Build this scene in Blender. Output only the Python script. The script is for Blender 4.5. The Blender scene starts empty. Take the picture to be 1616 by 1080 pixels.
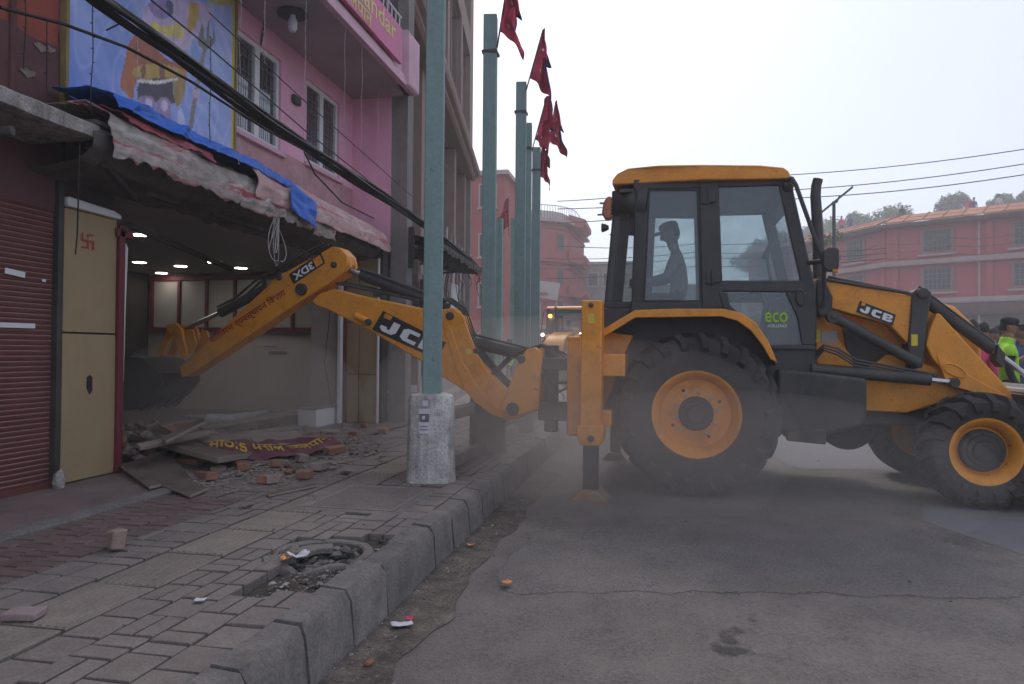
import bpy, bmesh, math, random
from mathutils import Vector, Matrix, noise
random.seed(7)
R = math.radians
scn = bpy.context.scene
col = scn.collection

# ------------------------------------------------------------------ camera
CAM = Vector((0, 0, 1.27)); FPX = 1122.0; IW, IH = 1616.0, 1080.0
yaw, tilt, roll = R(11.44), R(0.82), 0.008
_fw = Vector((-math.sin(yaw)*math.cos(tilt), math.cos(yaw)*math.cos(tilt), math.sin(tilt)))
_rt = Vector((math.cos(yaw), math.sin(yaw), 0)); _up = _rt.cross(_fw)
_r2 = _rt*math.cos(roll) + _up*math.sin(roll); _u2 = -_rt*math.sin(roll) + _up*math.cos(roll)
cd = bpy.data.cameras.new('camera'); cam = bpy.data.objects.new('camera', cd); col.objects.link(cam)
cd.sensor_width = 36; cd.lens = 36*FPX/IW; cd.clip_start = 0.05; cd.clip_end = 2000
m = Matrix((_r2, _u2, -_fw)).transposed().to_4x4(); m.translation = CAM
cam.matrix_world = m
scn.camera = cam

# ------------------------------------------------------------------ sky, sun, exposure
SUN_DIR = Vector((-0.17, 0.70, 0.69)).normalized()
sun_el = math.asin(SUN_DIR.z); sun_az = math.atan2(SUN_DIR.x, SUN_DIR.y)
w = bpy.data.worlds.new('World'); scn.world = w; w.use_nodes = True
nt = w.node_tree; nt.nodes.clear()
sky = nt.nodes.new('ShaderNodeTexSky'); sky.sky_type = 'NISHITA'; sky.sun_disc = False
sky.sun_elevation = sun_el; sky.sun_rotation = sun_az
sky.air_density = 1.0; sky.dust_density = 6.0; sky.ozone_density = 1.0; sky.altitude = 1300
mx = nt.nodes.new('ShaderNodeMix'); mx.data_type = 'RGBA'; mx.inputs[0].default_value = 0.78
mx.inputs[7].default_value = (3.0, 3.2, 3.8, 1)
bg = nt.nodes.new('ShaderNodeBackground'); bg.inputs[1].default_value = 0.1
wo = nt.nodes.new('ShaderNodeOutputWorld')
nt.links.new(sky.outputs[0], mx.inputs[6]); nt.links.new(mx.outputs[2], bg.inputs[0]); nt.links.new(bg.outputs[0], wo.inputs[0])
sd = bpy.data.lights.new('sun', 'SUN'); sd.energy = .6; sd.angle = R(14); sd.color = (1, .95, .88)
so = bpy.data.objects.new('sun', sd); col.objects.link(so)
so.rotation_euler = (-SUN_DIR).to_track_quat('-Z', 'Y').to_euler(); so.location = (-20, 20, 40)
vs = scn.view_settings; vs.view_transform = 'Standard'; vs.look = 'None'; vs.exposure = 1.46; vs.gamma = 1
vs.use_curve_mapping = False
scn.render.engine = 'CYCLES'
cy = scn.cycles
cy.use_denoising = True; cy.max_bounces = 8; cy.diffuse_bounces = 4; cy.glossy_bounces = 3; cy.transmission_bounces = 6
cy.transparent_max_bounces = 16; cy.volume_bounces = 2; cy.caustics_reflective = False; cy.caustics_refractive = False
cy.use_adaptive_sampling = True; cy.sample_clamp_indirect = 4

# ------------------------------------------------------------------ survey helpers: a sight line met with a plane of the place
def ray(px, py): return _fw + _r2*((px-IW/2)/FPX) - _u2*((py-IH/2)/FPX)
def onz(px, py, z=0.): d = ray(px, py); return CAM + d*((z-CAM.z)/d.z)
def onx(px, py, x): d = ray(px, py); return CAM + d*(x/d.x)
def ony(px, py, y): d = ray(px, py); return CAM + d*(y/d.y)
MO = Vector((.391, 7.58, 0)); MYAW = R(-2)
_mx = Vector((math.cos(MYAW), math.sin(MYAW), 0)); _mn = Vector((-math.sin(MYAW), math.cos(MYAW), 0))
def mac(px, py, yl):
    d = ray(px, py); t = (yl-(CAM-MO).dot(_mn))/d.dot(_mn); p = CAM + d*t - MO
    return (p.dot(_mx), p.z)
def macs(pts, yl): return [mac(a, b, yl) for a, b in pts]

# ------------------------------------------------------------------ materials
MATS = {}
def N(nt, t, **kw):
    n = nt.nodes.new(t)
    for k, v in kw.items(): setattr(n, k, v)
    return n
def mat(name, c, rough=.8, var=.25, scale=6., bump=.15, bscale=60., metal=0., dust=0., dustc=(.26, .22, .19), spec=.4,
        rnd=0., stain=0., stainc=(.05, .045, .04), stscale=2.5, c2=None, streak=0., coat=0., speck=0., spscale=140., chips=0., chipc=(.09, .05, .03), chscale=22., bands=()):
    if name in MATS: return MATS[name]
    m = bpy.data.materials.new(name); m.use_nodes = True; nt = m.node_tree; L = nt.links
    b = nt.nodes['Principled BSDF']
    b.inputs['Roughness'].default_value = rough; b.inputs['Metallic'].default_value = metal
    b.inputs['Specular IOR Level'].default_value = spec
    if coat: b.inputs['Coat Weight'].default_value = coat; b.inputs['Coat Roughness'].default_value = .25
    tc = N(nt, 'ShaderNodeTexCoord'); oi = N(nt, 'ShaderNodeObjectInfo')
    vm = N(nt, 'ShaderNodeVectorMath', operation='MULTIPLY_ADD')
    L.new(oi.outputs['Random'], vm.inputs[0]); vm.inputs[1].default_value = (17, 31, 11); L.new(tc.outputs['Object'], vm.inputs[2])
    co = vm.outputs[0]
    n1 = N(nt, 'ShaderNodeTexNoise'); n1.inputs['Scale'].default_value = scale; n1.inputs['Detail'].default_value = 7
    n1.inputs['Roughness'].default_value = .65; L.new(co, n1.inputs['Vector'])
    mixA = N(nt, 'ShaderNodeMix', data_type='RGBA')
    lo = tuple(x*(1-var) for x in c); hi = tuple(min(1, x*(1+var)) for x in (c2 or c))
    mixA.inputs[6].default_value = (*lo, 1); mixA.inputs[7].default_value = (*hi, 1)
    r1 = N(nt, 'ShaderNodeMapRange'); r1.inputs[1].default_value = .3; r1.inputs[2].default_value = .7
    L.new(n1.outputs[0], r1.inputs[0]); L.new(r1.outputs[0], mixA.inputs[0])
    out = mixA.outputs[2]
    if rnd:
        hv = N(nt, 'ShaderNodeHueSaturation')
        mr = N(nt, 'ShaderNodeMapRange'); mr.inputs[3].default_value = 1-rnd; mr.inputs[4].default_value = 1+rnd
        L.new(oi.outputs['Random'], mr.inputs[0]); L.new(mr.outputs[0], hv.inputs['Value']); L.new(out, hv.inputs['Color']); out = hv.outputs[0]
    def layer(out, color, amt, sc, lo_, hi_, vec=None):
        n = N(nt, 'ShaderNodeTexNoise'); n.inputs['Scale'].default_value = sc; n.inputs['Detail'].default_value = 9; n.inputs['Roughness'].default_value = .7
        L.new(vec or co, n.inputs['Vector'])
        mr = N(nt, 'ShaderNodeMapRange'); mr.inputs[1].default_value = lo_; mr.inputs[2].default_value = hi_; mr.inputs[4].default_value = amt
        L.new(n.outputs[0], mr.inputs[0])
        mm = N(nt, 'ShaderNodeMix', data_type='RGBA'); L.new(mr.outputs[0], mm.inputs[0]); L.new(out, mm.inputs[6])
        mm.inputs[7].default_value = (*color, 1); return mm.outputs[2], mr.outputs[0]
    if stain: out, _ = layer(out, stainc, stain, stscale, .5, .72)
    if streak:
        sv = N(nt, 'ShaderNodeVectorMath', operation='MULTIPLY'); sv.inputs[1].default_value = (9, 9, .7); L.new(co, sv.inputs[0])
        out, _ = layer(out, stainc, streak, 1.3, .48, .75, sv.outputs[0])
    if speck:
        n3 = N(nt, 'ShaderNodeTexNoise'); n3.inputs['Scale'].default_value = spscale; n3.inputs['Detail'].default_value = 3; n3.inputs['Roughness'].default_value = .8; L.new(co, n3.inputs['Vector'])
        mr3 = N(nt, 'ShaderNodeMapRange'); mr3.inputs[1].default_value = .32; mr3.inputs[2].default_value = .68; mr3.inputs[3].default_value = 1-speck; mr3.inputs[4].default_value = 1+speck
        L.new(n3.outputs[0], mr3.inputs[0]); hv3 = N(nt, 'ShaderNodeHueSaturation'); L.new(mr3.outputs[0], hv3.inputs['Value']); L.new(out, hv3.inputs['Color']); out = hv3.outputs[0]
    for (bc, ba, blo, bhi, boff) in bands:
        bv = N(nt, 'ShaderNodeVectorMath', operation='MULTIPLY_ADD'); bv.inputs[1].default_value = (7, .5, 9); bv.inputs[2].default_value = (boff, boff, boff); L.new(co, bv.inputs[0])
        out, _ = layer(out, bc, ba, 1.2, blo, bhi, bv.outputs[0])
    if chips: out, _ = layer(out, chipc, chips, chscale, .645, .665)
    rsock = None
    if dust: out, rsock = layer(out, dustc, dust, 3.1, .33, .68)
    L.new(out, b.inputs['Base Color'])
    if bump:
        n2 = N(nt, 'ShaderNodeTexNoise'); n2.inputs['Scale'].default_value = bscale; n2.inputs['Detail'].default_value = 5; L.new(co, n2.inputs['Vector'])
        bp = N(nt, 'ShaderNodeBump'); bp.inputs['Strength'].default_value = bump; bp.inputs['Distance'].default_value = .01
        L.new(n2.outputs[0], bp.inputs['Height']); L.new(bp.outputs[0], b.inputs['Normal'])
    # roughness variation
    mr = N(nt, 'ShaderNodeMapRange'); mr.inputs[3].default_value = max(.05, rough-.1); mr.inputs[4].default_value = min(1, rough+.12)
    L.new(n1.outputs[0], mr.inputs[0]); L.new(mr.outputs[0], b.inputs['Roughness'])
    MATS[name] = m; return m
def emis(name, c, s):
    m = bpy.data.materials.new(name); m.use_nodes = True; b = m.node_tree.nodes['Principled BSDF']
    b.inputs['Base Color'].default_value = (*c, 1); b.inputs['Emission Color'].default_value = (*c, 1); b.inputs['Emission Strength'].default_value = s
    MATS[name] = m; return m
def glassm(name, tint, gloss=.12, dirt=.08, dc=(.4, .4, .42)):
    m = bpy.data.materials.new(name); m.use_nodes = True; nt = m.node_tree; nt.nodes.clear(); L = nt.links
    o = N(nt, 'ShaderNodeOutputMaterial'); t = N(nt, 'ShaderNodeBsdfTransparent'); t.inputs[0].default_value = (*tint, 1)
    g = N(nt, 'ShaderNodeBsdfGlossy'); g.inputs['Roughness'].default_value = .05; g.inputs[0].default_value = (.9, .95, 1, 1)
    d = N(nt, 'ShaderNodeBsdfDiffuse'); d.inputs[0].default_value = (*dc, 1)
    f = N(nt, 'ShaderNodeFresnel'); f.inputs[0].default_value = 1.5
    a = N(nt, 'ShaderNodeMath', operation='ADD'); a.inputs[1].default_value = gloss; L.new(f.outputs[0], a.inputs[0])
    m1 = N(nt, 'ShaderNodeMixShader'); L.new(a.outputs[0], m1.inputs[0]); L.new(t.outputs[0], m1.inputs[1]); L.new(g.outputs[0], m1.inputs[2])
    m2 = N(nt, 'ShaderNodeMixShader'); L.new(m1.outputs[0], m2.inputs[1]); L.new(d.outputs[0], m2.inputs[2])
    tc = N(nt, 'ShaderNodeTexCoord'); n = N(nt, 'ShaderNodeTexNoise'); n.inputs['Scale'].default_value = 3; n.inputs['Detail'].default_value = 8
    L.new(tc.outputs['Object'], n.inputs['Vector'])
    mr = N(nt, 'ShaderNodeMapRange'); mr.inputs[1].default_value = .3; mr.inputs[2].default_value = .8; mr.inputs[3].default_value = dirt*.5; mr.inputs[4].default_value = dirt*1.6
    L.new(n.outputs[0], mr.inputs[0]); L.new(mr.outputs[0], m2.inputs[0]); L.new(m2.outputs[0], o.inputs[0])
    MATS[name] = m; return m

ORANGE = mat('machine_orange', (.78, .29, .012), .5, .12, 4, .05, 90, dust=.28, dustc=(.36, .21, .10), stain=.4, stainc=(.16, .07, .03), stscale=7, spec=.45, speck=.10, spscale=60, chips=.7, chscale=16)
BLACKP = mat('machine_black', (.030, .029, .030), .55, .25, 8, .08, 60, chips=.5, chipc=(.14, .12, .1), chscale=30, dust=.4, dustc=(.12, .105, .095))
CABM = mat('cab_black', (.036, .036, .040), .5, .15, 8, .04, 60, dust=.25, dustc=(.11, .1, .095))
STEEL = mat('bare_steel', (.45, .45, .46), .35, .2, 12, .05, metal=.9)
DARKM = mat('dark_metal', (.05, .048, .046), .6, .3, 8, .1, metal=.4, dust=.35, dustc=(.16, .14, .12))
RUBBER = mat('tyre_rubber', (.022, .021, .021), .85, .25, 9, .2, 90, dust=.55, dustc=(.105, .092, .082))
GLASSC = glassm('cab_glass', (.82, .88, .89), .0, .17, (.38, .39, .41))
GLASSW = glassm('window_glass', (.3, .33, .36), .12, .12)
WHITEP = mat('white_print', (.7, .7, .7), .6, .08, 20, 0)
BLACKPR = mat('black_print', (.02, .02, .022), .5, .1, 20, 0)
YELL = mat('yellow_label', (.65, .5, .05), .6, .1, 20, 0)
LIMEP = mat('lime_print', (.35, .55, .03), .5, .05, 20, 0)
ASPH = mat('asphalt', (.122, .109, .106), .9, .28, 1.6, 1., 130, stain=.55, stainc=(.095, .086, .085), stscale=1.4, dust=.65, dustc=(.225, .192, .168), speck=.55, spscale=62, chips=.6, chipc=(.28, .25, .23), chscale=38)
PATCHM = mat('asphalt_patch', (.132, .119, .116), .88, .28, 2.5, 1., 120, dust=.55, dustc=(.19, .165, .148), speck=.6, spscale=58, chips=.6, chipc=(.25, .22, .2), chscale=34)
PATCH2 = mat('asphalt_smooth', (.155, .145, .155), .85, .14, 2., .3, 200, dust=.35, dustc=(.19, .175, .17), speck=.2, spscale=90)
SOIL = mat('gutter_soil', (.07, .056, .048), .95, .45, 7, .9, 120, c2=(.115, .095, .08), speck=.5, spscale=60)
OILM = mat('wet_stain', (.03, .028, .029), .7, .4, 12, .3)
PAVER = mat('paver', (.172, .143, .133), .88, .2, 9, .25, 160, rnd=.13, stain=.5, stainc=(.10, .085, .08), stscale=4, dust=.4, dustc=(.24, .198, .172), speck=.3, spscale=80, chips=.35, chipc=(.3, .27, .25), chscale=30)
TACT = mat('ribbed_slab', (.215, .178, .152), .88, .2, 6, .3, 120, rnd=.1, stain=.5, stainc=(.12, .1, .092), stscale=3.5, speck=.22, spscale=80)
REDPV = mat('red_paver', (.135, .08, .072), .85, .2, 9, .2, 120, rnd=.2, dust=.7, dustc=(.165, .135, .125))
SAND = mat('joint_sand', (.05, .041, .036), .95, .3, 12, .4, 90)
KERB = mat('kerb_concrete', (.168, .15, .14), .92, .28, 7, .7, 60, rnd=.1, stain=.7, stainc=(.09, .08, .074), stscale=4.5, streak=.6, speck=.25, spscale=70)
CONC = mat('old_concrete', (.33, .31, .29), .92, .3, 6, .7, 45, stain=.75, stainc=(.07, .063, .057), stscale=4.5, streak=.85, speck=.3, spscale=60)
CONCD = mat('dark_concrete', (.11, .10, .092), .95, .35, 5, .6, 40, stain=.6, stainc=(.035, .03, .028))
PLINTH = mat('plinth', (.17, .115, .105), .9, .25, 4, .4, 80, stain=.5, stainc=(.07, .06, .055), dust=.4, dustc=(.2, .17, .155))
PINK = mat('pink_plaster', (.78, .40, .54), .85, .07, 2.5, .12, 40, stain=.28, stainc=(.36, .2, .235), stscale=1.8, streak=.22)
PINKO = mat('weathered_pink', (.47, .27, .29), .9, .15, 4, .3, 30, stain=.75, stainc=(.22, .165, .16), stscale=3.5)
PINKL = mat('pale_pink', (.62, .39, .47), .8, .08, 4, .1, 40, stain=.3, stainc=(.35, .24, .28))
UNDER = mat('balcony_soffit', (.34, .29, .285), .9, .1, 1.5, .15, 30, stain=.4, stainc=(.22, .17, .16), stscale=1.2)
REDW = mat('red_plaster', (.30, .075, .05), .9, .15, 3, .2, 30, stain=.6, stainc=(.14, .05, .042), stscale=2.2)
MAROON = mat('maroon_plaster', (.12, .055, .055), .9, .2, 3, .25, 30, stain=.6, stainc=(.065, .04, .04))
SHUT = mat('maroon_shutter', (.125, .032, .027), .6, .25, 3, .05, 60, dust=.35, dustc=(.10, .055, .05))
SHUTL = mat('shutter_edge', (.30, .17, .155), .7, .25, 9, 0, dust=.4, dustc=(.12, .07, .06))
CREAMP = mat('cream_panel', (.345, .245, .125), .55, .08, 2, .03, 40, stain=.4, stainc=(.25, .18, .10), stscale=2.2, dust=.35, dustc=(.3, .25, .19), streak=.3, chips=.4, chipc=(.2, .15, .1), chscale=9)
REDTRIM = mat('red_trim', (.14, .018, .03), .55, .15, 6, .05)
WHITEM = mat('white_paint', (.68, .68, .69), .6, .06, 4, .05, stain=.3, stainc=(.42, .4, .39))
GREYP = mat('grey_panel', (.38, .355, .345), .7, .1, 3, .05, stain=.2, stainc=(.2, .19, .18))
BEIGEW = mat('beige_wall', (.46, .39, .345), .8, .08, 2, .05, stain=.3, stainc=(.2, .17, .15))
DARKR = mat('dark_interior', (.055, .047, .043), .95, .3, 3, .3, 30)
BROWNW = mat('brown_plaster', (.27, .185, .155), .88, .1, 3, .15, 30, stain=.4, stainc=(.17, .12, .10), streak=.3)
GREYW = mat('grey_render', (.23, .21, .195), .9, .15, 3, .3, 30, stain=.5, stainc=(.12, .105, .1), streak=.4)
REDB = mat('red_building_paint', (.40, .075, .085), .88, .08, .5, .1, 8, stain=.3, stainc=(.33, .12, .12), stscale=.5)
REDBB = mat('brick_red', (.34, .085, .075), .9, .12, .6, .2, 8, stain=.35, stainc=(.26, .1, .09), stscale=.4)
BANDM = mat('pale_band', (.42, .30, .285), .85, .1, 2, .1, 20, stain=.3, stainc=(.33, .25, .24))
TILE = mat('roof_tile', (.42, .165, .085), .8, .15, 2, .2, 20, rnd=.14, stain=.3, stainc=(.25, .11, .07))
WDARK = mat('window_dark', (.045, .045, .048), .35, .3, 2, 0)
WGRILL = mat('window_grille', (.16, .15, .15), .6, .2, 5, 0)
GREEN = mat('green_pole_paint', (.205, .295, .285), .75, .14, 4, .15, 60, stain=.5, stainc=(.13, .18, .17), stscale=4, streak=.6, chips=.5, chipc=(.12, .1, .085), chscale=12, speck=.12, spscale=50)
FLAGR = mat('flag_red', (.45, .04, .085), .8, .12, 5, .1, 40)
FLAGB = mat('flag_blue', (.03, .04, .2), .8, .1, 5, 0)
CABLE = mat('cable_black', (.012, .012, .013), .6, .2, 8, .05)
WIREG = mat('wire_grey', (.06, .06, .065), .6, .2, 8, 0)
BLUET = mat('blue_tarp', (.018, .135, .60), .5, .15, 5, .12, 30, stain=.3, stainc=(.01, .05, .22), stscale=4)
PINKT = mat('pink_tarp', (.56, .29, .30), .75, .2, 4, .3, 30, c2=(.62, .43, .41), dust=.3, bands=(((.48, .06, .09), .85, .53, .60, 2.), ((.66, .58, .56), .7, .52, .6, 8.)))
GREYT = mat('grey_tarp', (.40, .35, .32), .85, .35, 6, .4, 25, dust=.4, dustc=(.16, .135, .12), bands=(((.55, .52, .5), .8, .5, .6, 0.), ((.42, .04, .07), .9, .54, .60, 5.), ((.10, .085, .075), .8, .56, .66, 11.)))
BRICK = mat('brick_clay', (.30, .105, .06), .9, .25, 20, .5, 60, rnd=.25, dust=.75, dustc=(.25, .18, .145), speck=.2)
BRICKG = mat('mortared_brick', (.24, .165, .135), .95, .3, 14, .5, 60, rnd=.2, dust=.6, dustc=(.3, .27, .24))
WOODB = mat('veneer_board', (.085, .055, .042), .7, .25, 3, .1, 30, dust=.55, dustc=(.2, .165, .145))
WOODL = mat('pale_board', (.25, .19, .155), .8, .2, 3, .15, 30, dust=.5, dustc=(.25, .21, .19))
BANNER = mat('maroon_banner', (.11, .02, .035), .7, .15, 5, .1, dust=.35, dustc=(.18, .13, .12))
YELLT = mat('yellow_text', (.55, .33, .03), .7, .1, 9, 0, dust=.3)
RUBBLE = mat('rubble', (.22, .185, .165), .95, .35, 10, .5, 50, rnd=.2)
SKIN = mat('skin', (.26, .14, .09), .6, .08, 10, .05)
CLOTHK = mat('black_cloth', (.018, .019, .024), .9, .25, 8, .2, 60)
CLOTHG = mat('grey_cloth', (.16, .16, .17), .9, .15, 8, .2, 60)
CLOTHB = mat('blue_cloth', (.05, .07, .13), .9, .2, 8, .2, 60)
LIME = mat('lime_cloth', (.30, .62, .03), .8, .15, 8, .2, 40)
PINKC = mat('pink_cloth', (.50, .05, .12), .85, .2, 9, .3, 40)
YELC = mat('yellow_hat', (.7, .5, .02), .6, .1, 8, .05)
LIGHTC = mat('pale_cloth', (.42, .40, .39), .9, .1, 8, .2, 40)
HAIR = mat('dark_hair', (.012, .01, .009), .6, .2, 30, .2)
LEAFM = mat('leaf', (.06, .13, .017), .8, .35, .8, 0, rnd=.2, c2=(.085, .115, .045))
BARK = mat('bark', (.08, .06, .045), .9, .3, 6, .4)
HILLM = mat('hill_green', (.07, .085, .04), .95, .4, .12, .3, 3, stain=.4, stainc=(.12, .105, .07), stscale=.08)
AMBER = mat('amber_lens', (.55, .16, .01), .3, .1, 9, 0)
REDL = mat('lamp_red', (.42, .11, .04), .4, .1, 9, 0, dust=.4)
PAPER = mat('paper', (.55, .54, .58), .8, .12, 12, .05)
PAPERD = mat('print_grey', (.12, .115, .13), .8, .25, 20, 0)
DARKEARTH = mat('wet_earth', (.03, .033, .026), .95, .45, 14, .7, 60)

# ------------------------------------------------------------------ mesh helpers
class B:
    """collects shapes; build() links them as one mesh object"""
    def __init__(s): s.v = []; s.f = []; s.mi = []
    def add(s, v, f, k=0):
        n = len(s.v); s.v += [Vector(p) for p in v]; s.f += [tuple(i+n for i in q) for q in f]; s.mi += [k]*len(f); return s
    def box(s, c, d, rot=None, k=0, taper=1.):
        x, y, z = d[0]/2, d[1]/2, d[2]/2
        v = [Vector((a*x*(taper if e > 0 else 1), b*y*(taper if e > 0 else 1), e*z)) for e in (-1, 1) for a, b in ((-1, -1), (1, -1), (1, 1), (-1, 1))]
        if rot is not None: v = [rot @ p for p in v]
        c = Vector(c)
        return s.add([p+c for p in v], [(3, 2, 1, 0), (4, 5, 6, 7), (0, 1, 5, 4), (1, 2, 6, 5), (2, 3, 7, 6), (3, 0, 4, 7)], k)
    def bb(s, x0, x1, y0, y1, z0, z1, k=0):
        return s.box(((x0+x1)/2, (y0+y1)/2, (z0+z1)/2), (abs(x1-x0), abs(y1-y0), abs(z1-z0)), k=k)
    def prism(s, poly, a0, a1, axis='y', k=0):
        """polygon extruded along an axis; poly is (x,z) for y, (x,y) for z, (y,z) for x"""
        mk = {'y': lambda p, a: (p[0], a, p[1]), 'z': lambda p, a: (p[0], p[1], a), 'x': lambda p, a: (a, p[0], p[1])}[axis]
        n = len(poly)
        v = [mk(p, a0) for p in poly] + [mk(p, a1) for p in poly]
        f = [tuple(range(n)), tuple(range(2*n-1, n-1, -1))] + [(i, i+n, (i+1) % n+n, (i+1) % n) for i in range(n)]
        return s.add(v, f, k)
    def tube(s, pts, r, n=8, k=0, cap=True):
        pts = [Vector(p) for p in pts]; m = len(pts); rs = r if isinstance(r, (list, tuple)) else [r]*m
        v = []; f = []; pu = None
        for i, p in enumerate(pts):
            d = (pts[min(i+1, m-1)]-pts[max(i-1, 0)]).normalized()
            if pu is None: u = d.orthogonal().normalized()
            else:
                u = pu - d*pu.dot(d); u = u.normalized() if u.length > 1e-6 else d.orthogonal().normalized()
            pu = u; q = d.cross(u)
            for j in range(n):
                a = 2*math.pi*j/n; v.append(p+(u*math.cos(a)+q*math.sin(a))*rs[i])
        for i in range(m-1):
            for j in range(n): f.append((i*n+j, i*n+(j+1) % n, (i+1)*n+(j+1) % n, (i+1)*n+j))
        if cap: f += [tuple(range(n-1, -1, -1)), tuple(range((m-1)*n, m*n))]
        return s.add(v, f, k)
    def lathe(s, prof, c, axis='y', n=32, k=0, close=False, cap=(True, True)):
        """prof: (radius, height along the axis)"""
        c = Vector(c); v = []; f = []; m = len(prof)
        for r, h in prof:
            for j in range(n):
                a = 2*math.pi*j/n; x, y = r*math.cos(a), r*math.sin(a)
                v.append(c+(Vector((x, h, y)) if axis == 'y' else Vector((x, y, h)) if axis == 'z' else Vector((h, x, y))))
        for i in range(m-1 if not close else m):
            i2 = (i+1) % m
            for j in range(n): f.append((i*n+j, i*n+(j+1) % n, i2*n+(j+1) % n, i2*n+j))
        if not close:
            if cap[0] and prof[0][0] > 1e-4: f.append(tuple(range(n)))
            if cap[1] and prof[-1][0] > 1e-4: f.append(tuple(range((m-1)*n, m*n)))
        return s.add(v, f, k)
    def grid(s, fn, nu, nv, k=0):
        v = [fn(i/nu, j/nv) for j in range(nv+1) for i in range(nu+1)]
        f = [(j*(nu+1)+i, j*(nu+1)+i+1, (j+1)*(nu+1)+i+1, (j+1)*(nu+1)+i) for j in range(nv) for i in range(nu)]
        return s.add(v, f, k)
    def ball(s, c, r, n=12, k=0):
        r = Vector(r) if not isinstance(r, (int, float)) else Vector((r, r, r)); c = Vector(c); v = []; f = []; h = n//2
        for i in range(h+1):
            t = math.pi*i/h
            for j in range(n): a = 2*math.pi*j/n; v.append(c+Vector((r.x*math.sin(t)*math.cos(a), r.y*math.sin(t)*math.sin(a), r.z*math.cos(t))))
        for i in range(h):
            for j in range(n): f.append((i*n+j, (i+1)*n+j, (i+1)*n+(j+1) % n, i*n+(j+1) % n))
        return s.add(v, f, k)
    def mesh(s, name, mats, org=None, smooth=35, weld=True):
        me = bpy.data.meshes.new(name)
        o = Vector(org) if org is not None else Vector()
        me.from_pydata([tuple(p-o) for p in s.v], [], s.f)
        mats = mats if isinstance(mats, (list, tuple)) else [mats]
        for q in mats: me.materials.append(q)
        if len(mats) > 1: me.polygons.foreach_set('material_index', s.mi)
        bm = bmesh.new(); bm.from_mesh(me)
        if weld: bmesh.ops.remove_doubles(bm, verts=bm.verts, dist=1e-5)
        bmesh.ops.recalc_face_normals(bm, faces=bm.faces); bm.to_mesh(me); bm.free()
        if smooth:
            me.polygons.foreach_set('use_smooth', [True]*len(me.polygons)); me.set_sharp_from_angle(angle=R(smooth))
        return me
    def build(s, name, mats, parent=None, org=None, bevel=0., smooth=35, seg=2):
        """org: world origin the coordinates are relative to (defaults to an unrotated parent's place)"""
        if org is None and parent is not None and parent.get('_wo'): org = parent['_wo']
        o = bpy.data.objects.new(name, s.mesh(name, mats, org, smooth)); col.objects.link(o)
        if parent is not None: o.parent = parent
        elif org is not None: o.location = org
        if parent is not None and parent.get('_wo'): o['_wo'] = parent['_wo']
        if bevel:
            md = o.modifiers.new('bevel', 'BEVEL'); md.width = bevel; md.segments = seg; md.limit_method = 'ANGLE'; md.angle_limit = R(32)
            md.harden_normals = False
        return o
def tag(o, label, cat=None, group=None, kind=None):
    if label: o['label'] = label
    if cat: o['category'] = cat
    if group: o['group'] = group
    if kind: o['kind'] = kind
    return o
def thing(name, label, cat, loc=(0, 0, 0), rz=0., group=None, world=True):
    o = bpy.data.objects.new(name, None); col.objects.link(o); o.location = loc; o.rotation_euler = (0, 0, rz)
    o.empty_display_size = .2
    if world: o['_wo'] = tuple(loc)
    return tag(o, label, cat, group)
def struct(o): o['kind'] = 'structure'; return o
def inst(name, me, loc, rot=(0, 0, 0), parent=None, scale=(1, 1, 1)):
    o = bpy.data.objects.new(name, me); col.objects.link(o); o.location = loc; o.rotation_euler = rot; o.scale = scale
    if parent is not None: o.parent = parent
    return o
def copy_tree(o, parent=None):
    c = o.copy(); col.objects.link(c); c.parent = parent
    for ch in list(o.children): copy_tree(ch, c)
    return c
def smoothstep(a, b, x):
    t = max(0., min(1., (x-a)/(b-a))); return t*t*(3-2*t)
def nz(x, y, z=0., s=1.): return noise.noise(Vector((x*s, y*s, z*s)))
def chaikin(pts, it=2, closed=True):
    for _ in range(it):
        q = []; n = len(pts)
        for i in range(n if closed else n-1):
            a, b = pts[i], pts[(i+1) % n]
            q += [(a[0]*.75+b[0]*.25, a[1]*.75+b[1]*.25), (a[0]*.25+b[0]*.75, a[1]*.25+b[1]*.75)]
        if not closed: q = [pts[0]]+q+[pts[-1]]
        pts = q
    return pts
def text_into(b, s, o, u, v, size=None, bold=0., depth=.002, k=0, fit=True):
    """flat lettering mapped on the parallelogram o + a*u + b*v"""
    cu = bpy.data.curves.new('lettering', 'FONT'); cu.body = s; cu.size = 1; cu.offset = bold; cu.resolution_u = 3
    ob = bpy.data.objects.new('lettering', cu); col.objects.link(ob)
    bpy.context.view_layer.update(); dg = bpy.context.evaluated_depsgraph_get()
    me = bpy.data.meshes.new_from_object(ob.evaluated_get(dg))
    vs_ = [Vector(q.co) for q in me.vertices]; fs = [tuple(p.vertices) for p in me.polygons]
    bpy.data.objects.remove(ob); bpy.data.curves.remove(cu); bpy.data.meshes.remove(me)
    if not vs_: return
    x0 = min(p.x for p in vs_); x1 = max(p.x for p in vs_); y0 = min(p.y for p in vs_); y1 = max(p.y for p in vs_)
    o, u, v = Vector(o), Vector(u), Vector(v)
    b.add([o+u*((p.x-x0)/(x1-x0))+v*((p.y-y0)/(y1-y0)) for p in vs_], fs, k)

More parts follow.
